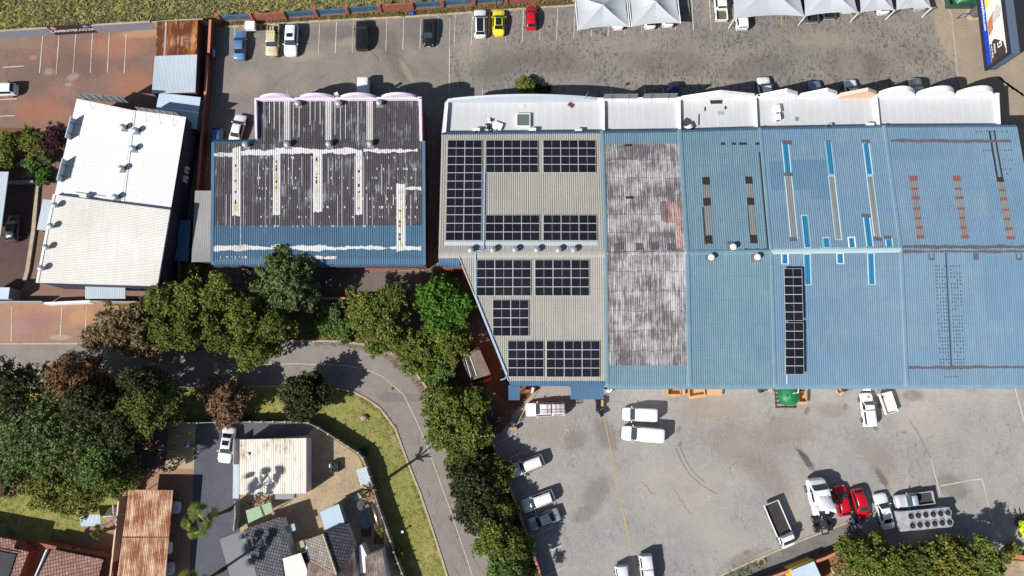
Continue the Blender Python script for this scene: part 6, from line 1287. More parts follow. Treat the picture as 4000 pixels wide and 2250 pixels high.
# palisade fence with brick pillars
r = root('palisade_fence', 'fence of red brick pillars with blue palisade and brick panels above the car park', 'fence', 1480, 46)
FP = [(868, 86), (993, 80), (1118, 74), (1240, 65), (1362, 56), (1488, 46), (1612, 38), (1730, 29), (1852, 20), (1978, 12), (2105, 4), (2240, -5), (2380, -14)]
FH = 1.9
for i, q in enumerate(FP):
    p = P(*q); mb = MB(); mb.box(p[0], p[1], 0, .45, .45, FH+.1, .05); mb.box(p[0], p[1], FH+.103, .55, .55, .1, .05); mb.build('pillar', M['brick'], r)
for i in range(len(FP)-1):
    a, b = np.array(P(*FP[i])), np.array(P(*FP[i+1])); d = b-a; L = np.linalg.norm(d); u = d/L; a2, b2 = a+u*.24, b-u*.24
    if i in (1, 5, 9, 11): mb = MB(); wallrun(mb, [a2, b2], .2, 0, FH-.1); mb.build('brick_panel', M['brick'], r)
    else:
        mb = MB(); wallrun(mb, [a2, b2], .22, 0, .3); mb.build('brick_base', M['brick'], r)
        mb = MB(); ang = math.atan2(d[1], d[0]); n = int(L/.15)
        for k in range(n): p = a2+(b2-a2)*(k+.5)/n; mb.box(p[0], p[1], .303, .06, .03, FH-.25, ang)
        for z in (.45, 1.65): m_ = (a2+b2)/2; mb.box(m_[0]+.0, m_[1]-.04, z, np.linalg.norm(b2-a2), .03, .06, ang)
        mb.build('palisade_panel', M['bluepal'], r)
# name board on the grey wall
r = thing('sign_board', 'dark brown sign with a white web address on the grey wall', 'sign board', P(300, 130, 0)); A0, B0 = np.array(P(222, 134, 0)), np.array(P(383, 124, 0))
A0[1] -= .2; B0[1] -= .2
DB = plain('dark_brown_board', A(58, 44, 42), .6, var=.08)
mb = MB(); facade(mb, A0, B0, .15, [(0, 2.55), (1, 2.55)], .06); mb.build('panel', DB, r)
def text(s, mat, parent, pos, ang, size, tilt=R(90), font_off=0.012, name='lettering', sx=1.0, extr=.004):
    cu = bpy.data.curves.new(name, 'FONT'); cu.body = s; cu.size = size; cu.extrude = extr; cu.offset = font_off; cu.align_x = 'CENTER'; cu.align_y = 'CENTER'
    o = bpy.data.objects.new(name, cu); COL.objects.link(o)
    dg = bpy.context.evaluated_depsgraph_get(); me = bpy.data.meshes.new_from_object(o.evaluated_get(dg)); bpy.data.objects.remove(o)
    me.name = name; me.materials.clear(); me.materials.append(mat); o = bpy.data.objects.new(name, me); COL.objects.link(o)
    org = ORG.get(parent.name, (0, 0, 0)); o.parent = parent; o.location = tuple(np.array(pos)-np.array(org)); o.rotation_euler = (tilt, 0, ang) if not isinstance(tilt, tuple) else tilt; o.scale = (sx, 1, 1)
    return o
ang = math.atan2(B0[1]-A0[1], B0[0]-A0[0]); nn = np.array([math.sin(ang), -math.cos(ang), 0])
mid_ = (A0+B0)/2+nn*.045
text('CAMERATEK.CO.ZA', M['whitewall'], r, mid_+np.array([0, 0, 1.18]), ang, .78, sx=.93, font_off=.02)
ux_ = (B0-A0)/np.linalg.norm(B0-A0)
def plate(parent, c, ux, uz, w, h, mat, name, nrm, t=.012, bv=.25):
    mb = MB(); pts = []
    for k in range(24): a = 2*math.pi*k/24; x, y = math.cos(a), math.sin(a); s_ = max(abs(x), abs(y))**.6; pts.append(np.array(c)+ux*(x/s_*w/2)+np.array(uz)*(y/s_*h/2)+nrm*t)
    mb.poly([tuple(p) for p in pts]); return mb.build(name, mat, parent)
Z_ = np.array([0, 0, 1.])
# two little square app badges at the top corners
b = A0+ux_*.75+Z_*2.05+nn*.035; plate(r, b, ux_, Z_, .75, .72, plain('badge_pink', A(206, 110, 150), .5, var=.3, scale=1.5), 'badge', nn); plate(r, b, ux_, Z_, .52, .5, M['whitewall'], 'badge_ring', nn, .016); plate(r, b, ux_, Z_, .40, .38, plain('badge_pink', A(206, 110, 120), .5), 'badge_lens', nn, .020)
b = B0-ux_*.75+Z_*2.05+nn*.035; plate(r, b, ux_, Z_, .75, .72, plain('badge_violet', A(110, 116, 170), .5), 'badge', nn); text('f', M['whitewall'], r, b+nn*.02, ang, .62)
# blue sign on the brick wall
r = thing('wall_sign', 'small blue sign fixed to the dark red brick wall', 'sign', P(838, 205, 1.2)); a, b = P(839, 196, .5), P(837, 236, .5)
mb = MB(); facade(mb, np.array(a)+np.array([.2, 0, 0]), np.array(b)+np.array([.2, 0, 0]), .5, [(0, 1.7), (1, 1.7)], .04); mb.build('panel', plain('blue_sign', A(44, 58, 120), .5), r)
for z in (1.25, .9): mb = MB(); facade(mb, np.array(a)+np.array([.23, -.25, 0]), np.array(b)+np.array([.23, .3, 0]), z, [(0, z+.12), (1, z+.12)], .02); mb.build('lettering_band', M['whitewall'], r)
# ---------------------------------------------------------------- shade sails over the top bays
SAIL = sheetmat('grey_shade_cloth', A(168, 172, 176), A(178, 182, 186), streak=.05, dirt=A(150, 154, 160), rough=.85)
def sail(label, fl, fr, depth, peak_dz=1.25, h=2.5, poles=(True, True), sagf=.5, arms=False):
    a, b = np.array(P(*fl, h)), np.array(P(*fr, h)); d = b-a; n = np.array([-d[1], d[0], 0]); n /= np.linalg.norm(n); c_, e_ = b+n*depth, a+n*depth
    r = thing('shade_sail', label, 'shade sail', tuple((a+b)/2*np.array([1, 1, 0])), 0, 'grey shade sails over the parking bays')
    cor = [a, b, c_, e_]; apex = sum(cor)/4+np.array([0, 0, peak_dz]); N_ = 12; mb = MB()
    for k in range(4):
        p, q = cor[k], cor[(k+1) % 4]; m = (p+q)/2; inw = (apex-m); inw[2] = 0; inw /= np.linalg.norm(inw); L = np.linalg.norm(q-p); grid = []
        for i in range(N_+1):
            t = i/N_; ed = p*(1-t)+q*t+inw*sagf*L*.16*4*t*(1-t)*.5; row = []
            for j in range(N_+1):
                s_ = j/N_; pt = ed*(1-s_)+apex*s_; pt = pt.copy(); pt[2] -= peak_dz*.28*math.sin(math.pi*s_)*(1-abs(2*t-1)*.4); row.append(pt)
            grid.append(row)
        for i in range(N_):
            for j in range(N_): mb.quad(grid[i][j], grid[i+1][j], grid[i+1][j+1], grid[i][j+1])
    mb.build('canopy', SAIL, r, smooth=True, sharp=60)
    for k, on in ((0, poles[0]), (1, poles[1]), (2, True), (3, True)):
        if on: p = cor[k]; mb = MB(); mb.tube([(p[0], p[1], 0), (p[0], p[1], p[2]+.05)], .07, 7); mb.build('post', M['white'], r)
    if arms:
        for p, q in ((a, e_), (b, c_)):
            mb = MB(); mb.tube([tuple(p+np.array([0, 0, -.02])), tuple(q+np.array([0, 0, .1]))], .07, 6); mb.build('arm', M['white'], r)
        mb = MB(); mb.tube([tuple(apex+np.array([0, 0, -.1])), (apex[0], apex[1], .0)], .06, 6); mb.build('post', M['white'], r)
    return r
sail('leftmost grey shade sail over the top row of bays', (2258, 119), (2460, 105), 5.9, 1.5, 2.3, (False, False), arms=True)
sail('second grey shade sail from the left, above two white cars', (2468, 105), (2659, 91), 5.9, 1.5, 2.3, (False, False), arms=True)
sail('third and widest grey shade sail with white front posts', (2866, 76), (3142, 64), 8.0, 1.9, 2.5, (True, False))
sail('fourth grey shade sail above the two dark pickups', (3144, 64), (3352, 51), 6.6, 1.5, 2.5)
sail('fifth grey shade sail above a white car', (3362, 50), (3494, 41), 5.2, 1.3, 2.5, (False, True))
sail('rightmost grey shade sail in the top row', (3502, 39), (3638, 32), 5.2, 1.3, 2.5, (False, True))
# ---------------------------------------------------------------- billboard, green skip, pole sign
xf = .708*(100-5.0); ys = P(3851, 271, 5.0)[1]; yn = ys+13.5
r = thing('billboard', 'big dark framed billboard with a blue web address strip at the right edge', 'billboard', (xf+1.2, (ys+yn)/2+3, 0))
FR = plain('dark_frame', A(44, 46, 54), .5, var=.1)
mb = MB(); mb.box(xf+.75, (ys+yn)/2, 4.8, 1.3, yn-ys, 4.9); mb.build('cabinet', plain('slate_cabinet', A(84, 98, 116), .6, var=.08), r)
mb = MB(); x = xf-.02
for z0, z1, y0, y1 in ((4.7, 5.05, ys-.1, yn+.1), (9.45, 9.8, ys-.1, yn+.1), (5.05, 9.45, ys-.1, ys+.28), (5.05, 9.45, yn-.28, yn+.1)): mb.box(x, (y0+y1)/2, z0, .30, y1-y0, z1-z0)
mb.build('frame', FR, r)
def bp(z0, z1, y0, y1, mat, nm, off): mb = MB(); X = xf+.098-off; mb.quad((X, y1, z0), (X, y0, z0), (X, y0, z1), (X, y1, z1)); mb.build(nm, mat, r)
def bpoly(pts, mat, nm, off): mb = MB(); X = xf+.098-off; mb.poly([(X, ys+a, z) for a, z in pts]); return mb.build(nm, mat, r)
bp(5.05, 9.45, ys+.28, yn-.28, plain('pale_poster', A(214, 216, 206), .6, var=.05), 'poster', .003)
bp(5.05, 5.95, ys+.28, yn-.28, plain('royal_blue', A(34, 66, 172), .5, var=.04), 'web_strip', .008)
bpoly([(8.6, 5.95), (13.2, 5.95), (13.2, 9.45), (10.6, 9.45), (9.2, 7.4)], plain('poster_yellow', A(244, 208, 50), .5), 'poster_patch', .007)
bpoly([(9.2, 6.6), (12.4, 6.6), (12.4, 8.7), (9.2, 8.7)], plain('poster_white', A(232, 234, 232), .5), 'poster_patch', .011)
bpoly([(9.2, 8.2), (12.4, 8.2), (12.4, 8.5), (9.2, 8.5)], plain('poster_green', A(150, 190, 60), .5), 'poster_patch', .014)
bpoly([(.35, 6.0), (3.2, 6.0), (3.6, 7.0), (2.4, 8.6), (.9, 9.0), (.35, 8.8)], plain('poster_umber', A(66, 56, 50), .5, var=.4, scale=1.2), 'poster_patch', .007)
bpoly([(4.4, 6.0), (6.6, 6.0), (7.4, 7.4), (7.2, 8.8), (6.2, 8.6), (5.9, 7.2), (5.0, 7.0)], plain('poster_figure', A(176, 120, 84), .5, var=.45, scale=1.5), 'poster_patch', .008)
bpoly([(5.6, 7.0), (6.9, 7.2), (8.0, 8.1), (7.5, 8.9), (6.6, 8.9), (6.1, 8.0)], plain('poster_shirt', A(188, 186, 180), .5, var=.15), 'poster_patch', .012)
text('www.FreddyHirsch.co.com' if False else 'www.freestylelibre.co.com', M['white'], r, (xf+.098-.016, ys+9.0, 5.5), -R(90), .62, font_off=.015)
bpoly([(1.9, 7.5), (2.7, 7.5), (2.7, 8.3), (1.9, 8.3)], M['white'], 'emblem', .012); bpoly([(2.05, 7.65), (2.7, 7.65), (2.7, 7.85), (2.3, 7.85), (2.3, 8.15), (2.05, 8.15)], bpy.data.materials['poster_umber'], 'emblem_gap', .015)
text('Abbott', M['white'], r, (xf+.098-.016, ys+2.2, 6.9), -R(90), .5, font_off=.01)
text('life. to the fullest.', M['white'], r, (xf+.098-.016, ys+2.2, 6.35), -R(90), .34)
a_ = P(3805, 52, 0); mb = MB(); mb.tube([(a_[0], a_[1], 0), (a_[0], a_[1], 9.4)], .78, 20); mb.build('column', plain('dark_grey_column', A(92, 90, 88), .6, var=.1), r)
mb = MB(); mb.tube([(a_[0], a_[1], 7.5), (xf+.9, a_[1], 7.5)], .3, 10); mb.build('bracket', FR, r)
mb = MB(); mb.box(a_[0]-.1, a_[1]-.785, 3.0, .5, .02, .5); mb.build('notice', M['white'], r)
mb = MB(); mb.box(a_[0], a_[1], 0, 2.2, 2.2, .05); mb.build('footing', M['kerb'], r)
r = root('waste_skip', 'open dark green waste skip at the top right beside the billboard', 'skip', 3745, 10); p = P(3745, 6, 0)
GR = paint('skip_green', A(38, 80, 72), .5, coat=.1)
mb = MB(); o_ = [(-2.6, -1.6), (2.6, -1.6), (2.6, 1.6), (-2.6, 1.6)]
mb.loft([[(p[0]+x*.86, p[1]+y*.8, .12) for x, y in o_], [(p[0]+x, p[1]+y, 1.7) for x, y in o_], [(p[0]+x*.95, p[1]+y*.92, 1.7) for x, y in o_], [(p[0]+x*.8, p[1]+y*.72, .3) for x, y in o_]]); mb.build('bin', GR, r)
for sx in (-1.7, 1.7): mb = MB(); mb.box(p[0]+sx, p[1], 0, .25, 2.2, .118); mb.build('skid', M['dsteel'], r)
mb = MB(); mb.rbox(p[0]+.4, p[1]+.3, .305, 2.2, 1.3, .7, .3, 0, .1); mb.build('rubbish', plain('green_bag', A(96, 160, 110), .6, var=.3), r)
r = root('notice_board', 'small purple notice on short legs below the green skip', 'notice board', 3757, 68); a, b = P(3735, 73, .1), P(3770, 66, .1)
mb = MB(); facade(mb, a, b, .1, [(0, 1.25), (1, 1.25)], .05); mb.build('panel', plain('purple_panel', A(92, 66, 150), .5), r)
an = math.atan2(b[1]-a[1], b[0]-a[0]); n2 = np.array([math.sin(an), -math.cos(an), 0]); mm = (np.array(a)+np.array(b))/2*np.array([1, 1, 0])+n2*.035
for z, w_ in ((.95, .8), (.65, 1.0), (.38, .7)): mb = MB(); d = np.array([math.cos(an), math.sin(an), 0])*w_/2; mb.quad(tuple(mm-d+Z_*z), tuple(mm+d+Z_*z), tuple(mm+d+Z_*(z+.16)), tuple(mm-d+Z_*(z+.16))); mb.build('text_line', M['white'], r)
# ---------------------------------------------------------------- things on the flat white roofs
def on(px, py, h): return P(px, py, h)
def at(name, label, cat, px, py, h, group=None): return thing(name, label, cat, P(px, py, h), 0, group)
r = at('roof_hatch', 'square glazed roof hatch on the white roof above the solar panels', 'roof hatch', 2044, 473, HF); p = P(2044, 473, HF)
mb = MB(); mb.loft([[(p[0]+x*k, p[1]+y*k, HF+z) for x, y in ((-1, -1), (1, -1), (1, 1), (-1, 1))] for k, z in ((1.0, .003), (1.0, .45), (.86, .5), (.84, .40))]); mb.build('kerb_frame', M['whitewall'], r)
mb = MB(); mb.box(p[0], p[1], HF+.41, 1.66, 1.66, .03); mb.build('pane', M['mirror'], r)
def aircon(label, px, py, h, a=0, lx=1.0, ly=.75, lz=.75, face=(0, -1)):
    r = at('air_conditioner', label, 'air conditioner', px, py, h, 'air conditioner units'); p = P(px, py, h)
    mb = MB(); mb.rbox(p[0], p[1], h+.06, lx, ly, lz, a, 0, .05); mb.build('casing', M['whitewall'], r)
    fx, fy = face; mb = MB(); c = np.array([p[0]+fx*(lx/2+.012)*abs(fx), p[1]+fy*(ly/2+.012)*abs(fy), h+.06+lz/2]); t = np.array([-fy, fx, 0])
    mb.poly([tuple(c+t*.28*math.cos(k)+Z_*.28*math.sin(k)) for k in np.linspace(0, 2*math.pi, 13)[:-1]]); mb.build('fan_grille', M['dsteel'], r)
    for s_ in (-1, 1): mb = MB(); mb.box(p[0]+s_*lx*.3, p[1], h, .08, ly*.9, .058, a); mb.build('foot', M['dsteel'], r)
aircon('upper of two white air conditioners on the flat white roof', 3030, 432, HF, .1, .8, 1.1); aircon('lower of two white air conditioners on the flat white roof', 3031, 464, HF, .1, .8, .9)
aircon('dumped white air conditioner casing beside the black scrap on the roof', 1945, 495, HF, -.35, 1.3, 1.0, .4)
aircon('tilted white unit beside the black crates on the white roof', 2689, 500, HF, .5, .9, .6, .3)
for k, (x, y) in enumerate(((1862, 513), (2080, 513), (2258, 516), (3390, 494))): aircon(f'white casing, {ORD[k]} from the left along the flat roof edge', x, y, HF, 0, 1.0, .42, .8)
for x, y, a, w_, l_, lb, mt in ((2231, 410, -.6, .85, .65, 'brown board lying on the white roof near the lamp pole', plain('brown_board', A(92, 58, 54), .8)), (2040, 415, 0, .6, .45, 'beige board lying on the white roof below the curved parapet', plain('beige_board', A(206, 190, 156), .8)), (2814, 443, .1, .95, .65, 'grey grille lying on the white roof above the black patches', M['rgalv'])):
    o = at('loose_board', lb, 'board', x, y, HF); p = P(x, y, HF); mb = MB(); mb.rbox(p[0], p[1], HF+.004, w_, l_, .06, a, 0, .015); mb.build('board', mt, o)
    if mt is M['rgalv']:
        for i in range(6): mb = MB(); mb.box(p[0]-.35+i*.14, p[1]+.01*i, HF+.065, .03, l_*.8, .02, a); mb.build('slat', M['dsteel'], o)
o = at('scrap_heap', 'heap of black scrap and white offcuts on the white roof', 'scrap heap', 1912, 488, HF)
for i in range(12):
    p = P(1912+rnd.uniform(-11, 11), 488+rnd.uniform(-24, 24), HF); mb = MB(); mb.box(p[0], p[1], HF+.004+.03*i, rnd.uniform(.3, .8), rnd.uniform(.15, .4), .028, rnd.uniform(0, 3)); mb.build('scrap_piece', [M['blackp'], M['whitewall'], M['dsteel']][i % 3], o)
o = at('crate_stack', 'black crates and a white panel piled in the corner of the white roof', 'crates', 2682, 486, HF)
for i, (x, y, a) in enumerate(((2679, 480, -.5), (2698, 492, .4))):
    p = P(x, y, HF); mb = MB(); mb.rbox(p[0], p[1], HF+.004, .8, .95, .35, a, 0, .03); c = mb.build('crate', M['blackp'], o)
    for k in range(4): mb = MB(); q = np.array([(k-1.5)*.17, 0]); mb.box(p[0]+q[0]*math.cos(a), p[1]+q[0]*math.sin(a), HF+.36, .03, .85, .02, a); mb.build('bar', M['steel'], c)
# bitumen marks on the white roof
mb = MB()
def roofmark(name, q, mat, r_): mb = MB(); mb.poly([(*P(x, y, HF)[:2], HF+.008) for x, y in q][::-1]); return mb.build(name, M[mat], r_)
for q in ([(2772, 390), (2823, 390), (2822, 405), (2776, 406)], [(2751, 418), (2758, 418), (2758, 433), (2751, 433)], [(2728, 446), (2734, 446), (2733, 490), (2727, 490)], [(2830, 418), (2834, 411), (2840, 420), (2835, 430), (2829, 424)]): roofmark('repair_patch', q, 'tar', rC)
for q in ([(3106, 456), (3121, 456), (3121, 472), (3106, 472)],): roofmark('repair_patch', q, 'sky_old', rD)
# grey backs of boards in front of the second unit, lamp poles
for a, b, l in (((2357, 384), (2487, 383), 'left grey board on the street side of the narrow white roof'), ((2511, 383), (2640, 381), 'right grey board on the street side of the narrow white roof')):
    board(l, a, b, HP, 6.9, .12, 'bback', 2, dy=-.5)
def lamp(label, px, py, h, d, L=1.6):
    r = at('security_light', label, 'security light', px, py, h); p = np.array(P(px, py, h)); e = p+np.array([d[0], d[1], L])
    mb = MB(); mb.tube([tuple(p), tuple(p+np.array([0, 0, L*.8])), tuple(e)], .04, 6); mb.build('pole', M['steel'], r)
    mb = MB(); mb.rbox(e[0], e[1], e[2]-.05, .45, .3, .12, math.atan2(d[1], d[0]), 0, .03); mb.build('lamp_head', M['dsteel'], r); return r
lamp('grey security light on a pole behind the curved white parapet', 2282, 398, HF, (.35, .5), 1.9); lamp('small lamp on a slanted pole at the lower edge of the flat roof', 3218, 498, HF, (.1, -.3), 1.3)
# office air conditioners on the shaded wall
for k, (x, y) in enumerate(((733, 668), (729, 704), (692, 722), (660, 1042), (651, 1075))):
    l = ['upper white air conditioner on the dark right wall of the office', 'second white air conditioner on the dark right wall of the office', 'small white air conditioner nearest the office gutter', 'upper white air conditioner near the lower right office corner', 'lowest white air conditioner near the lower right office corner'][k]
    aircon(l, x, y, 2.1, R(-8), .5, .95, .7, (1, 0))
r = at('air_conditioner', 'white box with pipes at the step between the office roofs', 'air conditioner', 338, 770, HO+.3); p = P(338, 770, HO+.3); mb = MB(); mb.rbox(p[0], p[1], HO+.35, 1.0, .4, .8, -.14, 0, .04); mb.build('casing', M['whitewall'], r); mb = MB(); mb.tube([(p[0]-2.2, p[1]+.32, HO+.9), (p[0]-.5, p[1]+.1, HO+.9), (p[0]+2.0, p[1]-.27, HO+.9)], .05, 5); mb.build('pipe', M['dsteel'], r)
# ---------------------------------------------------------------- things along the yard eave
def crate(label, q, h, mat, name='cardboard_box', cat='box', open_=True, wall_=.06):
    c4 = [np.array(P(x, y, h)[:2]) for x, y in q]; c = sum(c4)/4; r = thing(name, label, cat, (c[0], c[1], .034))
    mb = MB(); mb.loft([[(*p, .04) for p in c4], [(*p, h) for p in c4], [(*(p*.9+c*.1), h) for p in c4], [(*(p*.9+c*.1), .12) for p in c4]] if open_ else [[(*p, .04) for p in c4], [(*p, h) for p in c4]]); mb.build('carton', mat, r)
    if open_:
        for k in (0, 2):
            a, b = c4[k], c4[(k+1) % 4]; o_ = ((a+b)/2-c); o_ = o_/np.linalg.norm(o_)*.35; mb = MB(); mb.loft([[(*a, h), (*b, h), (*(b+o_), h-.08), (*(a+o_), h-.08)], [(*a, h+.015), (*b, h+.015), (*(b+o_), h-.065), (*(a+o_), h-.065)]]); mb.build('flap', mat, r)
    return r
crate('open timber crate frame under the eave, left of the cardboard boxes', [(2608, 1512), (2662, 1510), (2660, 1540), (2608, 1541)], .9, M['wood'], 'timber_crate', 'crate')
crate('tan board leaning at the right of the timber crate', [(2662, 1514), (2675, 1512), (2677, 1543), (2660, 1544)], .7, M['card'], 'cardboard_sheet', 'cardboard', False)
crate('large open cardboard box with red print, left of the long closed box', [(2690, 1512), (2752, 1510), (2756, 1540), (2692, 1550)], .75, M['card'])
crate('long closed cardboard box at the right of the open box', [(2762, 1516), (2822, 1520), (2821, 1545), (2762, 1544)], .6, M['card'], open_=False)
crate('small cardboard box left of the green tank', [(3000, 1514), (3018, 1514), (3017, 1532), (3000, 1532)], .6, M['card'], open_=False)
crate('deep cardboard box right of the green tank', [(3122, 1538), (3153, 1536), (3153, 1570), (3120, 1571)], .9, M['card'])
crate('small torn cardboard box left of the white pickup bonnet', [(3268, 1522), (3290, 1516), (3294, 1528), (3276, 1538)], .5, M['card'])
crate('white crate under the eave behind the white pickup', [(3372, 1508), (3402, 1508), (3402, 1516), (3372, 1516)], .4, M['whitewall'], 'plastic_crate', 'crate')
crate('flat blue board leaning under the eave', [(3318, 1508), (3334, 1506), (3330, 1522), (3314, 1522)], .7, M['rblueD'], 'blue_board', 'board', False)
crate('white box standing between the two blue awnings', [(2071, 1513), (2084, 1513), (2084, 1535), (2071, 1535)], 1.0, M['whitewall'], 'white_cabinet', 'cabinet', False)
crate('orange crate standing under the eave between the awnings', [(2054, 1512), (2066, 1512), (2066, 1519), (2054, 1519)], .5, M['orangep'], 'orange_crate', 'crate')
crate('upright cardboard sheet beside the black bins', [(2348, 1563), (2357, 1563), (2357, 1587), (2348, 1587)], 1.0, M['card'], 'cardboard_sheet', 'cardboard', False)
crate('beige paving slab lying loose in the yard below the ladder pickup', [(2210, 1675), (2223, 1672), (2224, 1683), (2212, 1685)], .12, M['kerb'], 'loose_slab', 'slab', False)
# green water tank on its timber base
r = root('water_tank', 'round green plastic water tank under a downpipe beside the eave', 'water tank', 3081, 1548); p = P(3081, 1546, 1.2)
mb = MB(); mb.lathe((p[0], p[1], .2), [(1.22, 0), (1.26, .1), (1.24, .4), (1.27, .8), (1.24, 1.2), (1.27, 1.6), (1.18, 1.85), (.8, 2.1), (.4, 2.28), (.38, 2.3)], 30); mb.build('body', M['tank'], r, sharp=30)
mb = MB(); mb.lathe((p[0]-.45, p[1]-.05, 2.28), [(.26, 0), (.26, .1), (.22, .14), (.02, .15)], 14); mb.build('lid', plain('dark_green_lid', A(20, 66, 48), .5), r)
for k in range(10): a = k*.628; mb = MB(); mb.tube([(p[0]+1.15*math.cos(a), p[1]+1.15*math.sin(a), 2.04), (p[0]+.45*math.cos(a), p[1]+.45*math.sin(a), 2.44)], .03, 4); mb.build('rib', M['tank'], r)
mb = MB(); mb.tube([(p[0]+.1, p[1]+2.3, 5.1), (p[0]+.12, p[1]+.35, 4.2), (p[0]+.12, p[1]+.3, 2.4)], .06, 7); mb.build('downpipe', M['white'], r)
r = root('timber_pallet', 'timber pallet base under the green water tank', 'pallet', 3050, 1545); b_ = P(3065, 1545, 0)
for i in range(7): mb = MB(); mb.box(b_[0], b_[1]-1.6+i*.55, .1, 2.9, .16, .09); mb.build('board', M['bark'], r)
for x in (-1.3, 0, 1.3): mb = MB(); mb.box(b_[0]+x, b_[1]+.05, .034, .14, 3.6, .064); mb.build('bearer', M['bark'], r)
def bin_(label, px, py, a=0, name='wheelie_bin'):
    r = root(name, label, 'bin', px, py, 'black bins and bags'); p = P(px, py, .9)
    mb = MB(); ca, sa = math.cos(a), math.sin(a); rg_ = lambda w, d, z: [(p[0]+x*ca-y*sa, p[1]+x*sa+y*ca, z) for x, y in ((-w, -d), (w, -d), (w, d), (-w, d))]
    mb.loft([rg_(.22, .26, .08), rg_(.29, .36, .98), rg_(.30, .37, 1.0)]); mb.build('body', M['blackp'], r)
    mb = MB(); mb.loft([rg_(.31, .38, 1.003), rg_(.31, .38, 1.05), rg_(.22, .28, 1.09)]); mb.build('lid', M['blackp'], r)
    for s_ in (-1, 1): x, y = s_*.24, .3; mb = MB(); q = (p[0]+x*ca-y*sa, p[1]+x*sa+y*ca); mb.tube([(q[0]-.03*ca, q[1]-.03*sa, .14), (q[0]+.03*ca, q[1]+.03*sa, .14)], .10, 10); mb.build('wheel', M['black'], r)
bin_('top black bin beside the wide blue awning', 2335, 1572, .1); bin_('middle black bin below the wide blue awning', 2336, 1596, -.1); bin_('black bin standing apart in the sun below the others', 2347, 1617, .5)
bin_('left black bin under the eave left of the green tank', 2973, 1522, .3); bin_('right black bin under the eave left of the green tank', 2988, 1515, -.1); bin_('black bin beside the torn cardboard box', 3300, 1516, .2)
def drum(label, px, py, mat, top, rr_=.29, h=.9):
    r = root('oil_drum', label, 'drum', px, py); p = P(px, py, h); mb = MB(); mb.lathe((p[0], p[1], .03), [(rr_, 0), (rr_, .28), (rr_+.015, .3), (rr_, .32), (rr_, .58), (rr_+.015, .6), (rr_, .62), (rr_, h)], 18); mb.build('body', M[mat], r)
    mb = MB(); mb.lathe((p[0], p[1], h+.032), [(rr_+.01, 0), (rr_+.01, .02), (rr_-.03, .02), (rr_-.04, .005)], 18); mb.build('lid', M[top], r)
drum('grey drum under the end of the yellow tape', 2003, 1655, 'dsteel', 'steel'); drum('drum with a rusty orange lid below the grey drum', 2011, 1675, 'dsteel', 'wood')
a, b = P(2021, 1657, .95), P(2090, 1515, 1.4); r = thing('barrier_tape', 'yellow barrier tape stretched from the drum to the eave', 'barrier tape', a)
mb = MB(); k = 12
for i in range(k):
    q0, q1 = [np.array(a)*(1-t)+np.array(b)*t-Z_*.35*math.sin(math.pi*t) for t in (i/k, (i+1)/k)]; d = np.array([.05, .025, 0]); mb.quad(q0-d, q0+d, q1+d, q1-d)
mb.build('tape', plain('yellow_tape', A(220, 186, 40), .5), r)
for px, py, rr_, mt, l in ((2380, 1522, .42, 'whitewall', 'large white cable reel right of the wide blue awning'), (2364, 1518, .3, 'steel', 'grey coil left of the white cable reel')):
    r = root('cable_reel', l, 'cable reel', px, py); p = P(px, py, .4); mb = MB(); mb.lathe((p[0], p[1], .03), [(rr_, 0), (rr_, .06), (rr_*.6, .07), (rr_*.6, .4), (rr_, .41), (rr_, .47), (rr_*.3, .47), (rr_*.28, .2)], 18); mb.build('drum', M[mt], r)
    mb = MB(); mb.lathe((p[0], p[1], .12), [(rr_*.8, 0), (rr_*.82, .1), (rr_*.8, .26)], 16); mb.build('winding', M['wood'], r)
r = root('welded_rack', 'black welded steel frame lying below the wide blue awning', 'frame', 2250, 1570); p = P(2252, 1569, .3)
for y in (-.25, .25): mb = MB(); mb.tube([(p[0]-.7, p[1]+y, .3), (p[0]+.7, p[1]+y, .3)], .03, 5); mb.build('rail', M['blackp'], r)
for x in (-.5, -.1, .3, .65): mb = MB(); mb.tube([(p[0]+x, p[1]-.3, .06), (p[0]+x, p[1]-.3, .3), (p[0]+x, p[1]+.3, .3)], .025, 5); mb.build('bar', M['blackp'], r)
r = root('welding_trolley', 'grey steel trolley standing right of the green tank', 'trolley', 3142, 1516); p = P(3142, 1516, .8)
mb = MB(); mb.rbox(p[0], p[1], .35, .95, .6, .5, 0, 0, .04); mb.build('cabinet', M['galvd'], r); mb = MB(); mb.rbox(p[0]-.75, p[1], .3, .5, .55, .62, 0, 0, .04); mb.build('power_unit', M['blackp'], r)
for s_ in (-.4, .4): mb = MB(); mb.tube([(p[0]+s_, p[1]-.32, .18), (p[0]+s_, p[1]+.32, .18)], .15, 10); mb.build('wheel', M['black'], r)
r = root('wood_pile', 'pile of split timber and yellow scrap under the right end of the eave', 'wood pile', 3790, 1510)
for i in range(22): p = P(3790+rnd.uniform(-34, 32), 1511+rnd.uniform(-7, 7), .2); a = rnd.uniform(-.6, .6); d = np.array([math.cos(a), math.sin(a), 0])*rnd.uniform(.3, .6); z = .1+.03*i; mb = MB(); mb.tube([np.array([p[0], p[1], z])-d, np.array([p[0], p[1], z])+d], .05, 5); mb.build('stick', M['wood'], r)
p = P(3803, 1504, .9); mb = MB(); mb.rbox(p[0], p[1], .78, .45, .3, .08, .2, 0, .02); mb.build('yellow_scrap', plain('yellow_plastic', A(206, 214, 50), .5), r)
r = root('steel_rack', 'dark steel rack above the white box trailer under the eave', 'rack', 3452, 1512); p = P(3458, 1514, .5)
for i in range(7): mb = MB(); mb.tube([(p[0]-.8+i*.28, p[1]-.4, .1), (p[0]-.65+i*.28, p[1]+.35, .8)], .03, 5); mb.build('bar', M['dsteel'], r)
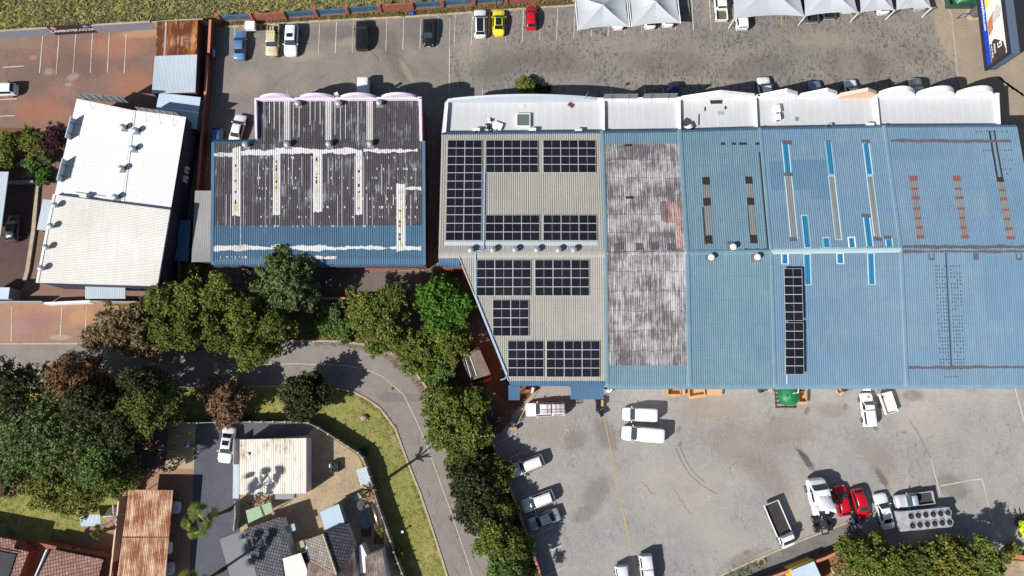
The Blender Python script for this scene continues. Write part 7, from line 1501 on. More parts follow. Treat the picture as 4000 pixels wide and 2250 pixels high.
for px, mt, l in ((3905, 'whitewall', 'left white rubbish bag under the far right eave'), (3920, 'whitewall', 'right white rubbish bag under the far right eave'), (3931, 'redp', 'pink rubbish bag under the far right eave'), (3948, 'bark', 'small brown box under the far right eave')):
    o = root('rubbish_bag' if mt != 'bark' else 'small_box', l, 'rubbish bag' if mt != 'bark' else 'box', px, 1504); p = P(px, 1506, .3); mb = MB(); mb.lathe((p[0], p[1], .034), [(.25, 0), (.34, .14), (.28, .3), (.12, .42), (.03, .46)], 9); mb.build('sack', M[mt], o)
    mb = MB(); mb.tube([(p[0]+.02, p[1], .48), (p[0]+.1, p[1]-.05, .56)], .04, 5); mb.build('knot', M[mt], o)
# scrap by the yard wall
r = root('scrap_heap', 'heap of steel tubes and frames against the yard wall under the tree', 'scrap heap', 1918, 1660)
for i in range(14): p = P(1920+rnd.uniform(-16, 16), 1650+rnd.uniform(-52, 52), .3); a = rnd.uniform(.9, 2.2); d = np.array([math.cos(a), math.sin(a), rnd.uniform(-.1, .1)])*rnd.uniform(.5, 1.2); mb = MB(); z = .25+.05*i; mb.tube([np.array([p[0], p[1], z])-d, np.array([p[0], p[1], z])+d], .05, 5); mb.build('tube', [M['steel'], M['dsteel'], M['bluep']][i % 3 if i % 6 else 2], r)
r = root('worktable', 'weathered timber table beside the steel scrap by the yard wall', 'table', 1944, 1640); p = P(1944, 1642, .8); mb = MB(); mb.box(p[0], p[1], .75, 1.0, .9, .06, -.1); mb.build('table_top', M['bark'], r)
for x in (-.4, .4):
    for y in (-.36, .36): mb = MB(); mb.box(p[0]+x, p[1]+y, .03, .08, .08, .718, -.1); mb.build('leg', M['bark'], r)
# flat tar roof store with pipes
M['tarroof'] = plain('sanded_tar_roof', A(116, 104, 92), .9, var=.25, scale=1.5)
r = root('store_room', 'low store room with flat tar roof beside the slanted beige roof', 'store room', 1860, 1420); q = [(1803, 1402), (1868, 1352), (1917, 1462), (1838, 1486)]; g = [P(x, y, 2.4) for x, y in q]
mb = MB(); mb.prism([v[:2] for v in g], 0, 2.35); mb.build('wall', M['brickD'], r); mb = MB(); mb.prism([v[:2] for v in g], 2.353, 2.45); mb.build('roof', M['tarroof'], r)
for i in range(5):
    a, b = P(1812+i*6, 1400-i*2, 2.5), P(1834+i*7, 1480-i*3, 2.5); o = thing('pipe', f'long {["dark", "grey", "rusty", "dark thin", "pale"][i]} pipe lying on the flat tar roof', 'pipe', a, 0, 'pipes on the tar roof'); mb = MB(); mb.tube([a, b], .06, 6); mb.build('tube', [M['blackp'], M['steel'], M['bark'], M['dsteel'], M['whitewall']][i], o)
crate('bright orange crates at the lower edge of the tar roof', [(1885, 1477), (1917, 1464), (1919, 1474), (1886, 1487)], .7, M['orangep'], 'orange_crate', 'crate')
r = root('tarpaulin', 'dark blue tarpaulin bundle beside the orange crates', 'tarpaulin', 1865, 1490); p = P(1865, 1492, 1); mb = MB(); mb.loft([[(p[0]+x*k, p[1]+y*k+.1*x, z) for x, y in ((-1, -.4), (-.3, -.5), (.5, -.42), (1, -.1), (.8, .35), (0, .45), (-.9, .3))] for k, z in ((1, .05), (1.05, .4), (.8, .75), (.4, .9))]); mb.build('cloth', plain('dark_tarp', A(40, 44, 58), .6, var=.3), r, smooth=True); mb = MB(); mb.tube([(p[0]-.6, p[1]-.2, .86), (p[0]+.6, p[1]+.2, .92)], .02, 4); mb.build('rope', M['white'], r)
# boulders, manholes, bits and pieces
def boulder(label, px, py, s, n=1):
    r = root('boulder', label, 'boulder', px, py); 
    p = P(px, py, .3); mb = MB(); rings = []
    for k, z in ((.8, 0), (1, .25), (.92, .5), (.6, .78), (.15, .9)): rings.append([(p[0]+s*k*math.cos(t)*(1+.18*math.sin(3*t+px)), p[1]+s*.8*k*math.sin(t)*(1+.2*math.cos(2*t+py)), z*s) for t in np.linspace(0, 2*math.pi, 11)[:-1]])
    mb.loft(rings); mb.build('stone', M['rock'], r, sharp=50); mb = MB(); mb.rbox(p[0]+s*.9, p[1]-s*.5, 0, s*.5, s*.4, s*.35, .5, 0, s*.1); mb.build('stone', M['rock'], r)
boulder('pale boulder on the grass inside the road bend', 1421, 1632, .55); boulder('white stone on the verge above the road', 1298, 1312, .35); boulder('larger brown boulder by the brick wall at the bottom', 3268, 2232, .9); boulder('smaller brown boulder by the brick wall at the bottom', 3292, 2205, .65); boulder('grey boulder in the garden bed beside the bushes', 70, 642, .5); boulder('pale rock in the garden bed under the right bush', 45, 620, .4)
def manhole(label, px, py, rr_, ring):
    r = root('manhole', label, 'manhole', px, py); p = P(px, py, 0); mb = MB(); mb.lathe((p[0], p[1], .02), [(rr_, 0), (rr_, .04), (rr_*.68, .045)], 20); mb.build('surround', M[ring], r); mb = MB(); mb.lathe((p[0], p[1], .03), [(rr_*.64, 0), (rr_*.64, .045), (.02, .046)], 18); mb.build('cover', M['bark'], r)
manhole('round manhole in a concrete ring on the verge by the brick wall', 2974, 2197, .55, 'kerb'); manhole('round rusty manhole cover in the road bend', 1534, 1518, .32, 'orange')
r = root('rubbish_bag', 'blue rubbish bag and tyre on the kerb below the fence', 'rubbish bag', 1612, 52); p = P(1613, 53, .2); mb = MB(); mb.lathe((p[0], p[1], .05), [(.3, 0), (.36, .2), (.2, .42), (.04, .5)], 8); mb.build('sack', M['bluep'], r)
r = root('tyre', 'old tyre lying beside the blue bag on the kerb', 'tyre', 1600, 52); p = P(1599, 53, .1); mb = MB(); mb.lathe((p[0], p[1], .05), [(.3, 0), (.34, .06), (.3, .14), (.18, .14), (.17, .02)], 14); mb.build('tread', M['black'], r); mb = MB(); mb.lathe((p[0], p[1], .06), [(.16, 0), (.15, .05), (.02, .05)], 10); mb.build('rim', M['steel'], r)
r = root('sign_post', 'small white marker post on the grass verge by the wall', 'marker post', 1576, 2073); p = P(1576, 2073, 0); mb = MB(); mb.tube([(p[0], p[1], 0), (p[0], p[1], .9)], .05, 6); mb.build('post', M['white'], r); mb = MB(); mb.rbox(p[0], p[1], .9, .3, .3, .06, 0, 0, .02); mb.build('cap', M['white'], r)
r = root('lamp_post', 'thin dark lamp post on the kerb right of the yellow car row', 'lamp post', 1940, 27); p = P(1940, 30, 0); mb = MB(); mb.tube([(p[0], p[1], 0), (p[0], p[1], 3.2)], .06, 6); mb.build('post', M['blackp'], r); mb = MB(); mb.rbox(p[0], p[1]-.15, 3.2, .25, .5, .1, 0, 0, .03); mb.build('lamp_head', M['blackp'], r)
text('CIAT', M['dsteel'], HOOD, (1.72, 0, .985), R(90), .34, tilt=(0, R(15), R(90)))
r = root('rubbish_heap', 'small heap of hoses, rags and a grey drum on the gravel below the red hatchbacks', 'rubbish heap', 3340, 2040)
for i in range(12): p = P(3335+rnd.uniform(-26, 26), 2040+rnd.uniform(-12, 10), .2); mb = MB(); mb.rbox(p[0], p[1], .03, rnd.uniform(.2, .6), rnd.uniform(.15, .4), rnd.uniform(.1, .35), rnd.uniform(0, 3), 0, .03); mb.build('rubbish_piece', [M['dsteel'], M['precast'], M['blackp'], M['shirtA']][i % 4], r)
p = P(3356, 2030, .2); mb = MB(); mb.tube([(p[0]+.6*math.cos(t), p[1]+.5*math.sin(t), .08+.02*t) for t in np.linspace(0, 9, 28)], .03, 5); mb.build('hose', M['blackp'], r)
# ---------------------------------------------------------------- houses at the lower left
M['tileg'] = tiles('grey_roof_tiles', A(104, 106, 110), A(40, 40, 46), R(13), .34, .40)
M['tileg2'] = tiles('sunlit_grey_roof_tiles', A(142, 134, 124), A(88, 80, 76), R(13), .34, .36)  # paler copy of the grey tiles, sunlight on one slope put into colour
M['tiler'] = tiles('clay_roof_tiles', A(164, 126, 110), A(80, 56, 50), R(-12), .36, .44)
M['fibre'] = sheetmat('grey_fibre_sheet', A(106, 108, 112), A(112, 113, 116), R(-14), streak=.15, dirt=A(90, 90, 92))
M['ribbr'] = peeling('stained_ribbed_tiles', A(92, 74, 68), A(150, 136, 128), .45, .6, R(13), 3, .5, .5)
M['greenp'] = sheetmat('green_fibreglass', A(142, 168, 134), A(150, 176, 142), R(16), streak=.15, dirt=A(110, 130, 100))
def face(mb, pts, hs, m=0):
    q = [P(x, y, h) for (x, y), h in zip(pts, hs)]; n = np.cross(np.array(q[1])-np.array(q[0]), np.array(q[2])-np.array(q[0])); mb.poly(q if n[2] > 0 else q[::-1], m); return q
def roofplane(parent, nm, pts, hs, mat, t=.1):
    q = [P(x, y, h) for (x, y), h in zip(pts, hs)]; n = np.cross(np.array(q[1])-np.array(q[0]), np.array(q[2])-np.array(q[0])); q = q if n[2] > 0 else q[::-1]
    k = len(q); lo = [(x, y, z-t) for x, y, z in q]; mb = MB(); mb.add(list(q)+lo, [tuple(range(k)), tuple(range(k, 2*k))[::-1]]+[(i, k+i, k+(i+1) % k, (i+1) % k) for i in range(k)]); return mb.build(nm, M[mat], parent)
def ribbed(parent, nm, pts, hs, mat, pitch=.22, rh=.05, prof='sin', along=True):
    q = [np.array(P(x, y, h)) for (x, y), h in zip(pts, hs)]; S_ = Sheet([(q[0], q[1]), (q[3], q[2])] if along else [(q[1], q[2]), (q[0], q[3])], pitch, rh, prof)
    mb = MB(); S_.mesh(mb); S_.edge(mb, 0, .07); return mb.build(nm, M[mat], parent, sharp=40), S_
def walls_under(parent, pts, h, mat, ins=.06, top=None):
    q = [np.array(P(x, y, h)[:2]) for x, y in pts]; c = sum(q)/len(q); mb = MB(); mb.prism([tuple(p*(1-ins)+c*ins) for p in q], 0, h-.15 if top is None else top); return mb.build('wall', M[mat], parent)
# outbuilding with rust stained roof
r = root('outbuilding', 'outbuilding with rust stained white ribbed roof and a palm shadow across it', 'outbuilding', 1065, 1820)
OBQ = [(937, 1717), (1197, 1711), (1197, 1927), (936, 1932)]
ribbed(r, 'roof', OBQ, (2.9, 2.9, 2.9, 2.9), 'rstain', .24); walls_under(r, OBQ, 2.9, 'pink', .02)
ribbed(r, 'awning', [(911, 1814), (934, 1814), (933, 1947), (909, 1947)], (2.3, 2.6, 2.6, 2.3), 'rgalv', .2)
ribbed(r, 'awning', [(1075, 1928), (1150, 1928), (1150, 1950), (1075, 1950)], (2.6, 2.6, 2.3, 2.3), 'rgrey', .2, along=False)
p = P(967, 1775, 3.0); mb = MB(); mb.box(p[0], p[1], 2.95, .35, .3, .25); mb.build('roof_cowl', M['white'], r)
for k in range(12): x = 960+k*20; p = P(x, 1787, 2.96); mb = MB(); mb.box(p[0], p[1], 2.955, .08, .12, .02)
ob = bpy.data.objects['outbuilding']
# house with grey tile roofs
r = root('tiled_house', 'house with several grey tiled roof planes joined at valleys', 'house', 1150, 2150)
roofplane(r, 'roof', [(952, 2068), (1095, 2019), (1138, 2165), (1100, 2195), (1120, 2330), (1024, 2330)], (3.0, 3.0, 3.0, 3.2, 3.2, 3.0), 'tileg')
ribbed(r, 'canopy', [(858, 2106), (950, 2073), (1030, 2330), (922, 2330)], (2.6, 2.75, 2.75, 2.6), 'fibre', .16, .025)
RH, EH = 4.4, 3.1
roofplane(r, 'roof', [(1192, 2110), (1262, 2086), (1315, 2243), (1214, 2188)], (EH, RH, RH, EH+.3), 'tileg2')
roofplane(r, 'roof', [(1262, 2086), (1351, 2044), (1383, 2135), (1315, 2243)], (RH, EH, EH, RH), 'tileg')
roofplane(r, 'roof', [(1214, 2188), (1315, 2243), (1330, 2340), (1120, 2340), (1165, 2250)], (EH+.3, RH, RH-.6, EH, EH+.1), 'ribbr')
roofplane(r, 'roof', [(1383, 2135), (1395, 2250), (1400, 2340), (1330, 2340), (1315, 2243)], (EH, EH, EH, RH-.6, RH), 'ribbr')
mb = MB(); mb.tube([P(1262, 2086, RH+.05), P(1315, 2243, RH+.05)], .12, 6); mb.build('ridge_cap', M['kerb'], r)
mb = MB(); mb.tube([P(1315, 2243, RH+.03), P(1214, 2188, EH+.35)], .08, 5); mb.build('valley_flashing', M['kerb'], r)
roofplane(r, 'roof', [(1104, 2182), (1175, 2160), (1200, 2226), (1190, 2340), (1130, 2340)], (3.3, 3.5, 3.5, 3.4, 3.3), 'rcream')
for pts, h in (([(958, 2072), (1092, 2026), (1134, 2165), (1110, 2330), (1030, 2330)], 2.9), ([(1198, 2112), (1262, 2090), (1346, 2050), (1378, 2135), (1392, 2335), (1125, 2335), (1165, 2240)], 3.0)): walls_under(r, pts, h, 'whitewall', .03)
walls_under(r, [(1176, 2160), (1196, 2146), (1206, 2170), (1206, 2222), (1194, 2225)], 3.0, 'whitewall', .02, 2.9)
p = P(1190, 2180, 3); mb = MB(); mb.box(p[0], p[1], 2.9, .8, 1.3, .05, .3); mb.build('roof_hatch', M['dsteel'], r)
ribbed(r, 'porch_roof', [(1249, 2000), (1323, 1968), (1347, 2045), (1273, 2080)], (2.7, 2.7, 2.8, 2.8), 'rgalvb', .26, .045, along=False); walls_under(r, [(1252, 2004), (1320, 1972), (1344, 2045), (1276, 2078)], 2.7, 'precast', .04)
ribbed(r, 'porch_roof', [(1110, 2058), (1150, 2044), (1157, 2070), (1124, 2084)], (2.3, 2.3, 2.3, 2.3), 'rgalv', .2)
walls_under(r, [(1152, 2122), (1182, 2110), (1192, 2146), (1160, 2168)], 2.2, 'kerb', .02)
r = root('rear_cottage', 'small cottage with stained ribbed roof at the right of the tiled house', 'cottage', 1470, 2200)
CQ = [(1425, 2173), (1492, 2150), (1530, 2330), (1432, 2330)]; ribbed(r, 'roof', CQ, (2.9, 2.9, 2.9, 2.9), 'ribbr', .2, .04); walls_under(r, CQ, 2.9, 'whitewall', .03)
walls_under(r, [(1400, 2132), (1412, 2128), (1432, 2172), (1428, 2240), (1405, 2240)], 2.6, 'whitewall', .02)
# green awning on poles
shed('awning', 'pale green fibreglass awning between the outbuilding and tiled house', 'awning', (960, 1994), (1057, 1962), (1066, 1998), (971, 2044), 2.4, 'greenp', .18, 'sin', .03)
r = root('scrap_heap', 'pile of timber and metal scrap behind the pale green awning', 'scrap heap', 1000, 1960)
for i in range(16): p = P(1000+rnd.uniform(-36, 50), 1960+rnd.uniform(-16, 16), .4); a = rnd.uniform(0, 3); d = np.array([math.cos(a), math.sin(a), .1])*rnd.uniform(.3, .8); z = .15+.05*i; mb = MB(); mb.tube([np.array([p[0], p[1], z])-d, np.array([p[0], p[1], z])+d], .05, 5); mb.build('scrap_piece', [M['wood'], M['dsteel'], M['bark'], M['blackp']][i % 4], r)
a, b = P(1000, 1940, 2.5), P(1028, 2018, 2.55); r = thing('timber_pole', 'long timber pole lying across the pale green awning', 'pole', a); mb = MB(); mb.tube([a, b], .06, 6); mb.build('pole', M['wood'], r)
wall('pale precast wall between the driveway and the awning', [(936, 1952), (938, 2010), (931, 2065)], 1.8, .14, 'precast')
wall('pale wall strip beside the white sedan', [(934, 1712), (932, 1812)], 1.9, .16, 'precast')
# precast wall round the plot
r = root('precast_wall', 'curved precast concrete wall with pale posts round the house plot', 'wall', 1300, 1720)
WT = [(480, 1655), (560, 1652), (640, 1652), (700, 1652), (770, 1652), (840, 1650), (886, 1650), (931, 1649), (977, 1648), (1022, 1648), (1067, 1648), (1113, 1648), (1159, 1647), (1203, 1653), (1243, 1672), (1281, 1696), (1320, 1720), (1358, 1745), (1398, 1770), (1416, 1789), (1432, 1826), (1444, 1863), (1459, 1916), (1476, 1975), (1492, 2021), (1509, 2068), (1524, 2112), (1537, 2157), (1554, 2200), (1569, 2239), (1600, 2330)]
WP = [P(x, y, 1.8) for x, y in WT]
for i, p in enumerate(WP):
    j = min(i+1, len(WP)-1); a = math.atan2(WP[j][1]-WP[max(0, i-1)][1], WP[j][0]-WP[max(0, i-1)][0]); mb = MB(); mb.box(p[0], p[1], 0, .22, .26, 1.92, a); mb.build('post', M['kerb'], r)
    if i < len(WP)-1:
        q = WP[i+1]; d = np.array(q)-np.array(p); u = d/np.linalg.norm(d)*.115; mb = MB(); wallrun(mb, [np.array(p)+u, np.array(q)-u], .08, 0, 1.78); mb.build('panel', M['precast'], r)
# rusty carport, slatted carports, tiled roof bungalow
r = root('carport', 'long carport with a heavily rusted ribbed roof over three cars', 'carport', 570, 2080)
CP = [(503, 1913), (677, 1915), (640, 2330), (448, 2330)]; o, S_ = ribbed(r, 'roof', CP, (2.7, 2.7, 2.7, 2.7), 'rust2', .22, .045)
S_.patch(bx(476, 2096, 664, 2101, 475, 663), .02).build('sheet_lap', M['rust'], o)
for x, y in ((520, 1935), (662, 1935), (495, 2100), (650, 2100), (470, 2290), (638, 2290)): p = P(x, y, 2.6); mb = MB(); mb.tube([(p[0], p[1], 0), (p[0], p[1], 2.66)], .05, 6); mb.build('post', M['dsteel'], r)
wall('plastered wall behind the rusty carport', [(500, 1935), (466, 2250), (455, 2340)], 2.3, .2, 'peach')
M['slat'] = plain('shade_darkened_blue_slats', A(46, 52, 64), .6, var=.15)  # blue slats darkened further, tree shade put into their colour
for l, q in (('upper dark slatted carport roof under the trees', [(528, 1672), (659, 1672), (654, 1744), (523, 1750)]), ('lower dark slatted carport roof under the trees', [(523, 1758), (652, 1757), (645, 1833), (515, 1834)])):
    r = root('slatted_carport', l, 'carport', *q[0]); g = [np.array(P(x, y, 2.5)) for x, y in q]
    for i in range(15): t = (i+.5)/15; a, b = g[0]*(1-t)+g[3]*t, g[1]*(1-t)+g[2]*t; mb = MB(); wallrun(mb, [a, b], .11, 2.45, 2.5); mb.build('slat', M['slat'], r)
    for t in (.08, .5, .92): a, b = g[0]*(1-t)+g[1]*t, g[3]*(1-t)+g[2]*t; mb = MB(); wallrun(mb, [a, b], .08, 2.33, 2.447); mb.build('beam', M['slat'], r)
    for p in g: mb = MB(); mb.tube([(p[0], p[1], 0), (p[0], p[1], 2.33)], .05, 6); mb.build('post', M['slat'], r)
r = root('brick_bungalow', 'brick bungalow with two stepped clay tiled roofs in the lower left corner', 'bungalow', 200, 2230)
roofplane(r, 'roof', [(190, 2143), (404, 2186), (360, 2340), (100, 2340)], (3.0, 3.0, 3.35, 3.35), 'tiler'); roofplane(r, 'roof', [(-200, 2062), (64, 2112), (54, 2143), (112, 2155), (40, 2340), (-260, 2340)], (3.0, 3.0, 3.05, 3.1, 3.5, 3.5), 'tiler')
walls_under(r, [(196, 2152), (396, 2194), (356, 2335), (106, 2335)], 2.9, 'brick', .03); walls_under(r, [(-190, 2076), (56, 2120), (100, 2160), (36, 2330), (-240, 2330)], 2.9, 'brick', .03)
mb = MB(); wallrun(mb, [P(190, 2143, 3.02), P(100, 2340, 3.35)], .14, 2.9, 3.45); mb.build('barge_board', M['whitewall'], r)
walls_under(r, [(150, 2120), (440, 2180), (440, 2340), (360, 2340), (380, 2200), (190, 2150)], 2.3, 'brick', .01, 2.2)
for (x, y) in ((290, 2146), (352, 2160)): p = P(x, y, 1.4); mb = MB(); mb.box(p[0], p[1]+.1, 1.0, 1.1, .12, 1.1, R(-11)); f = mb.build('window', M['white'], r); mb = MB(); mb.box(p[0], p[1]+.17, 1.1, .9, .02, .9, R(-11)); mb.build('pane', M['glass'], f)
r = root('pool_heater_mat', 'black solar heating mat on the clay tiled roof in the corner', 'heating mat', 20, 2200); roofplane(r, 'mat', [(-200, 2118), (62, 2166), (5, 2340), (-240, 2300)], (3.25, 3.25, 3.65, 3.6), 'blackp', .04); mb = MB(); mb.tube([P(-200, 2118, 3.5), P(62, 2166, 3.45)], .06, 6); mb.build('header_pipe', M['blackp'], r)
# garden things
shed('garden_table', 'white ribbed garden shelter roof on the lawn beside the washing line', 'shelter', (310, 2012), (391, 2010), (395, 2054), (317, 2056), 1.6, 'rgalvb', .18)
r = root('rotary_washing_line', 'white rotary washing line with four arms beside the rusty carport', 'washing line', 443, 2020); p = np.array(P(443, 2014, 1.8)); mb = MB(); mb.tube([(p[0], p[1], 0), tuple(p)], .04, 6); mb.build('post', M['white'], r); tips = []
for k in range(4):
    a = k*math.pi/2+.1; e = p+np.array([math.cos(a)*1.4, math.sin(a)*1.4, .15]); tips.append(e); mb = MB(); mb.tube([tuple(p), tuple(e)], .045, 5); mb.build('arm', M['white'], r)
for t in (.35, .5, .65, .8, .95):
    mb = MB()
    for k in range(4): a, b = p+(tips[k]-p)*t, p+(tips[(k+1) % 4]-p)*t; mb.tube([tuple(a), tuple(b)], .008, 3)
    mb.build('line', M['steel'], r)
# courtyard things
def at0(n, l, c, x, y): return root(n, l, c, x, y)
r = at0('stove_unit', 'black appliance with two round holes standing in the sunny courtyard', 'appliance', 1305, 1826); p = P(1305, 1824, .8); mb = MB(); mb.rbox(p[0], p[1], .05, 1.05, 1.4, .8, .05, 0, .04); mb.build('cabinet', M['dsteel'], r)
for y in (-.36, .36): mb = MB(); mb.lathe((p[0], p[1]+y, .852), [(.3, 0), (.3, .1), (.24, .1), (.23, .01), (.01, .008)], 16); mb.build('ring', M['blackp'], r)
mb = MB(); mb.rbox(p[0]-.62, p[1]+.15, .1, .16, .5, .6, 0, 0, .03); mb.build('side_panel', M['white'], r)
shed('lean_to', 'small ribbed steel lean-to against the precast wall', 'lean-to', (1393, 1837), (1430, 1822), (1450, 1883), (1410, 1898), 1.9, 'rgalv', .2)
r = at0('hot_water_cylinder', 'large shiny steel hot water cylinder lying by the precast wall', 'water heater', 1470, 2012); a, b = np.array(P(1461, 1966, 1.0)), np.array(P(1483, 2054, 1.0)); d = (b-a)/np.linalg.norm(b-a)
PST = NT('polished_steel').out(A(150, 130, 116), .22, .9)
mb = MB(); mb.tube([tuple(a), tuple(a+d*.06), tuple(b-d*.06), tuple(b)], [.44, .5, .5, .44], 24); mb.build('cylinder', PST, r, sharp=50)
for t in (.15, .85): p = a*(1-t)+b*t; mb = MB(); mb.box(p[0], p[1], .03, .9, .12, .5, math.atan2(d[1], d[0])+math.pi/2); mb.build('cradle', M['dsteel'], r)
r = at0('satellite_dish', 'white satellite dish lying against the courtyard scrap', 'satellite dish', 1405, 1975); p = np.array(P(1407, 1974, .6)); mb = MB(); ax = np.array([.75, .2, .62]); ax /= np.linalg.norm(ax); u = np.cross(ax, Z_); u /= np.linalg.norm(u); w = np.cross(ax, u)
mb.loft([[tuple(p+(u*math.cos(t)+w*math.sin(t))*rr_+ax*h_) for t in np.linspace(0, 2*math.pi, 19)[:-1]] for rr_, h_ in ((.68, .16), (.5, .06), (.25, .01), (.02, 0))], cap=False); mb.build('dish', M['whitewall'], r, smooth=True); mb = MB(); mb.tube([tuple(p), tuple(p-ax*.5)], .04, 5); mb.build('mount', M['dsteel'], r)
r = at0('table', 'pale green square table top above the satellite dish', 'table', 1397, 1942); p = P(1397, 1942, .75); mb = MB(); mb.box(p[0], p[1], .72, .85, .75, .05, .7); mb.build('table_top', plain('pale_green_top', A(140, 158, 146), .5), r)
for k in range(4): a = .7+math.pi/4+k*math.pi/2; mb = MB(); mb.tube([(p[0]+.42*math.cos(a), p[1]+.42*math.sin(a), .03), (p[0]+.42*math.cos(a), p[1]+.42*math.sin(a), .72)], .03, 5); mb.build('leg', M['dsteel'], r)
r = at0('brushwood_heap', 'heap of cut brushwood against the precast wall', 'brushwood', 1440, 1935)
for i in range(40): p = P(1440+rnd.uniform(-26, 22), 1935+rnd.uniform(-20, 20), .4); a = rnd.uniform(-.5, .4); d = np.array([math.cos(a), math.sin(a), rnd.uniform(-.15, .15)])*rnd.uniform(.4, .9); z = .12+.018*i; mb = MB(); mb.tube([np.array([p[0], p[1], z])-d, np.array([p[0], p[1], z])+d], .022, 4); mb.build('branch', M['wood'] if i % 2 else M['kerb'], r)
r = at0('ladder', 'dark ladder lying in the shaded side yard of the house', 'ladder', 1350, 1995); a, b = np.array(P(1336, 1960, .2)), np.array(P(1362, 2018, .2)); d = (b-a)/np.linalg.norm(b-a); s_ = np.array([-d[1], d[0], 0])*.22
for s2 in (-1, 1): mb = MB(); mb.tube([tuple(a+s_*s2), tuple(b+s_*s2)], .03, 5); mb.build('rail', M['steel'], r)
for i in range(7): q = a+(b-a)*(i+.5)/7; mb = MB(); mb.tube([tuple(q-s_), tuple(q+s_)], .02, 4); mb.build('rung', M['steel'], r)
r = at0('plastic_sheet', 'crumpled pale blue plastic sheet in the shaded side yard', 'plastic sheet', 1428, 2035); p = P(1426, 2035, .2); mb = MB(); n = 8
for i in range(n):
    for j in range(n): pass
grid = [[(p[0]-.5+i*.14+.1*math.sin(j), p[1]-1.0+j*.27, .1+.12*abs(math.sin(i*1.7+j*1.3))) for i in range(8)] for j in range(8)]
for j in range(7):
    for i in range(7): mb.quad(grid[j][i], grid[j][i+1], grid[j+1][i+1], grid[j+1][i])
mb.build('sheet', plain('pale_blue_plastic', A(120, 138, 160), .4), r, smooth=True)
r = at0('corrugated_sheet', 'dark roofing sheets stacked beside the hot water cylinder', 'roofing sheets', 1440, 2010); ribbed(r, 'sheet', [(1418, 1976), (1440, 1968), (1462, 2048), (1440, 2060)], (.5, .5, .5, .5), 'fibre', .18)
for k, (x, y) in enumerate(((1430, 2075), (1480, 2105))):
    r = at0('wooden_pallet', f'{["grey", "brown"][k]} timber pallet in the shaded yard beside the cottage', 'pallet', x, y); p = P(x, y, .1)
    for i in range(6): mb = MB(); mb.box(p[0], p[1]-.6+i*.24, .12, 1.3, .14, .03); mb.build('board', M['bark'], r)
    for q in (-.55, .55): mb = MB(); mb.box(p[0]+q, p[1], .03, .1, 1.35, .087); mb.build('bearer', M['bark'], r)
r = at0('log', 'pale log lying by the precast wall near the hot water cylinder', 'log', 1490, 2090); mb = MB(); mb.tube([P(1484, 2072, .25), P(1490, 2098, .25)], .2, 9); mb.build('log', M['wood'], r)
tree('green plant beside the hot water cylinder', 1486, 2062, 20, 1.1, 'olive', 500, 'bush', cat='bush', trunk=False, leaf=.16)
# yellow walled shed at the bottom by the brick wall
r = root('garden_shed', 'yellow walled shed with pale blue roof below the brick wall', 'shed', 3150, 2240); Q = [(3089, 2229), (3180, 2192), (3225, 2290), (3120, 2330)]; ribbed(r, 'roof', Q, (2.2, 2.2, 2.2, 2.2), 'rgalvb', .22, .035); walls_under(r, [(3082, 2226), (3180, 2188), (3222, 2288), (3114, 2330)], 2.1, 'lineY', .0); M['lineY']
flat('clay_yard', [(3160, 2200), (3330, 2120), (3440, 2150), (3440, 2420), (3160, 2420)], groundmat('clay_soil', [(.3, A(120, 78, 48)), (.6, A(168, 112, 70)), (.75, A(190, 138, 92))]), 6)
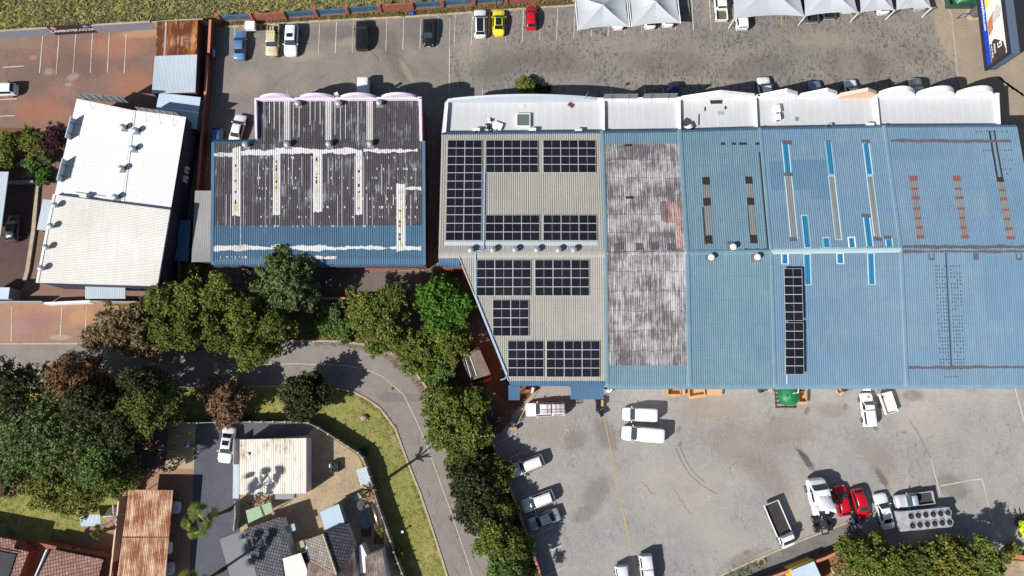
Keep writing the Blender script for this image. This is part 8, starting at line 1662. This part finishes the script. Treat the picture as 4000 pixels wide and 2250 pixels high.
# ---------------------------------------------------------------- two people on the driveway paving
def person(label, px, py, head, shirt, stride, lean, armup=0.0):
    x0, y0, _ = P(px, py, .9); r = thing('person', label, 'person', (x0, y0, .03), R(head), local=True)
    me = bpy.data.meshes.new('body'); V, E, Rr = [], [], []
    def v(x, y, z, rx, par=None):
        V.append((x, y, z)); Rr.append(rx)
        if par is not None: E.append((par, len(V)-1))
        return len(V)-1
    pel = v(0, 0, .92, .145); w1 = v(lean*.25, 0, 1.1, .135, pel); ch = v(lean*.65, 0, 1.32, .155, w1); nk = v(lean*.9, 0, 1.47, .06, ch); hd = v(lean*1.05+.02, 0, 1.58, .095, nk); hd2 = v(lean*1.05+.03, 0, 1.67, .10, hd); v(lean*1.05+.02, 0, 1.74, .06, hd2)
    nose = v(lean*1.05+.125, 0, 1.61, .018, hd)
    for s_ in (1, -1):
        f = stride*s_; hip = v(0, s_*.10, .86, .10, pel); kn = v(f*.55+.04, s_*.10, .48, .062, hip); an = v(f-.02, s_*.10, .09, .045, kn); v(f+.14, s_*.105, .045, .04, an)
        sh = v(lean*.7, s_*.19, 1.39, .07, ch); el = v(lean*.7-f*.35, s_*.27, 1.12, .048, sh); wr = v(lean*.7-f*.45+.16, s_*.26, .92, .034, el); pm = v(lean*.7-f*.45+.20, s_*.25, .85, .036, wr)
        for k in range(4): a = v(lean*.7-f*.45+.20+.02*k-.03, s_*(.25-.012*k), .80, .010, pm); v(lean*.7-f*.45+.22+.02*k-.03, s_*(.245-.012*k), .745+.01*abs(k-1), .008, a)
        v(lean*.7-f*.45+.25, s_*.22, .83, .010, pm)
    me.from_pydata(V, E, []); o = bpy.data.objects.new('body', me); COL.objects.link(o)
    md = o.modifiers.new('Skin', 'SKIN'); md.use_smooth_shade = True
    for i, q in enumerate(me.skin_vertices[0].data): q.radius = (Rr[i], Rr[i]*(.82 if i < 4 else 1)); q.use_root = i == 0
    o.modifiers.new('Subdivision', 'SUBSURF').levels = 1
    dg = bpy.context.evaluated_depsgraph_get(); m2 = bpy.data.meshes.new_from_object(o.evaluated_get(dg)); bpy.data.objects.remove(o)
    body = bpy.data.objects.new('body', m2); COL.objects.link(body); body.parent = r; m2.name = 'body'; m2.materials.clear(); m2.materials.append(M['skin'])
    # clothing: a shell grown off the same body, hair cap
    def shell(nm, test, mat, off):
        bm = bmesh.new(); bm.from_mesh(m2); bm.normal_update()
        dl = [f for f in bm.faces if not test(f.calc_center_median())]; bmesh.ops.delete(bm, geom=dl, context='FACES')
        bm.normal_update()
        for q in bm.verts: q.co += q.normal*off
        m3 = bpy.data.meshes.new(nm); bm.to_mesh(m3); bm.free(); m3.materials.clear(); m3.materials.append(mat); c = bpy.data.objects.new(nm, m3); COL.objects.link(c); c.parent = r
    shell('shirt', lambda c: .93 < c.z < 1.46 and not (abs(c.y) > .2 and c.z < 1.12), M[shirt], .022); shell('trousers', lambda c: .10 < c.z < .96 and abs(c.y) < .22, M['trouser'], .018); shell('shoes', lambda c: c.z < .10, M['blackp'], .01)
    shell('hair', lambda c: c.z > 1.61 and c.x < lean*1.05+.10 or c.z > 1.70, M['hair'], .012)
person('person in a pale blue shirt walking on the shaded paving', 738, 1742, 150, 'shirtA', .22, .18)
person('person in a pale pink shirt walking in the driveway tree shade', 780, 1758, 215, 'shirtB', .28, .25)
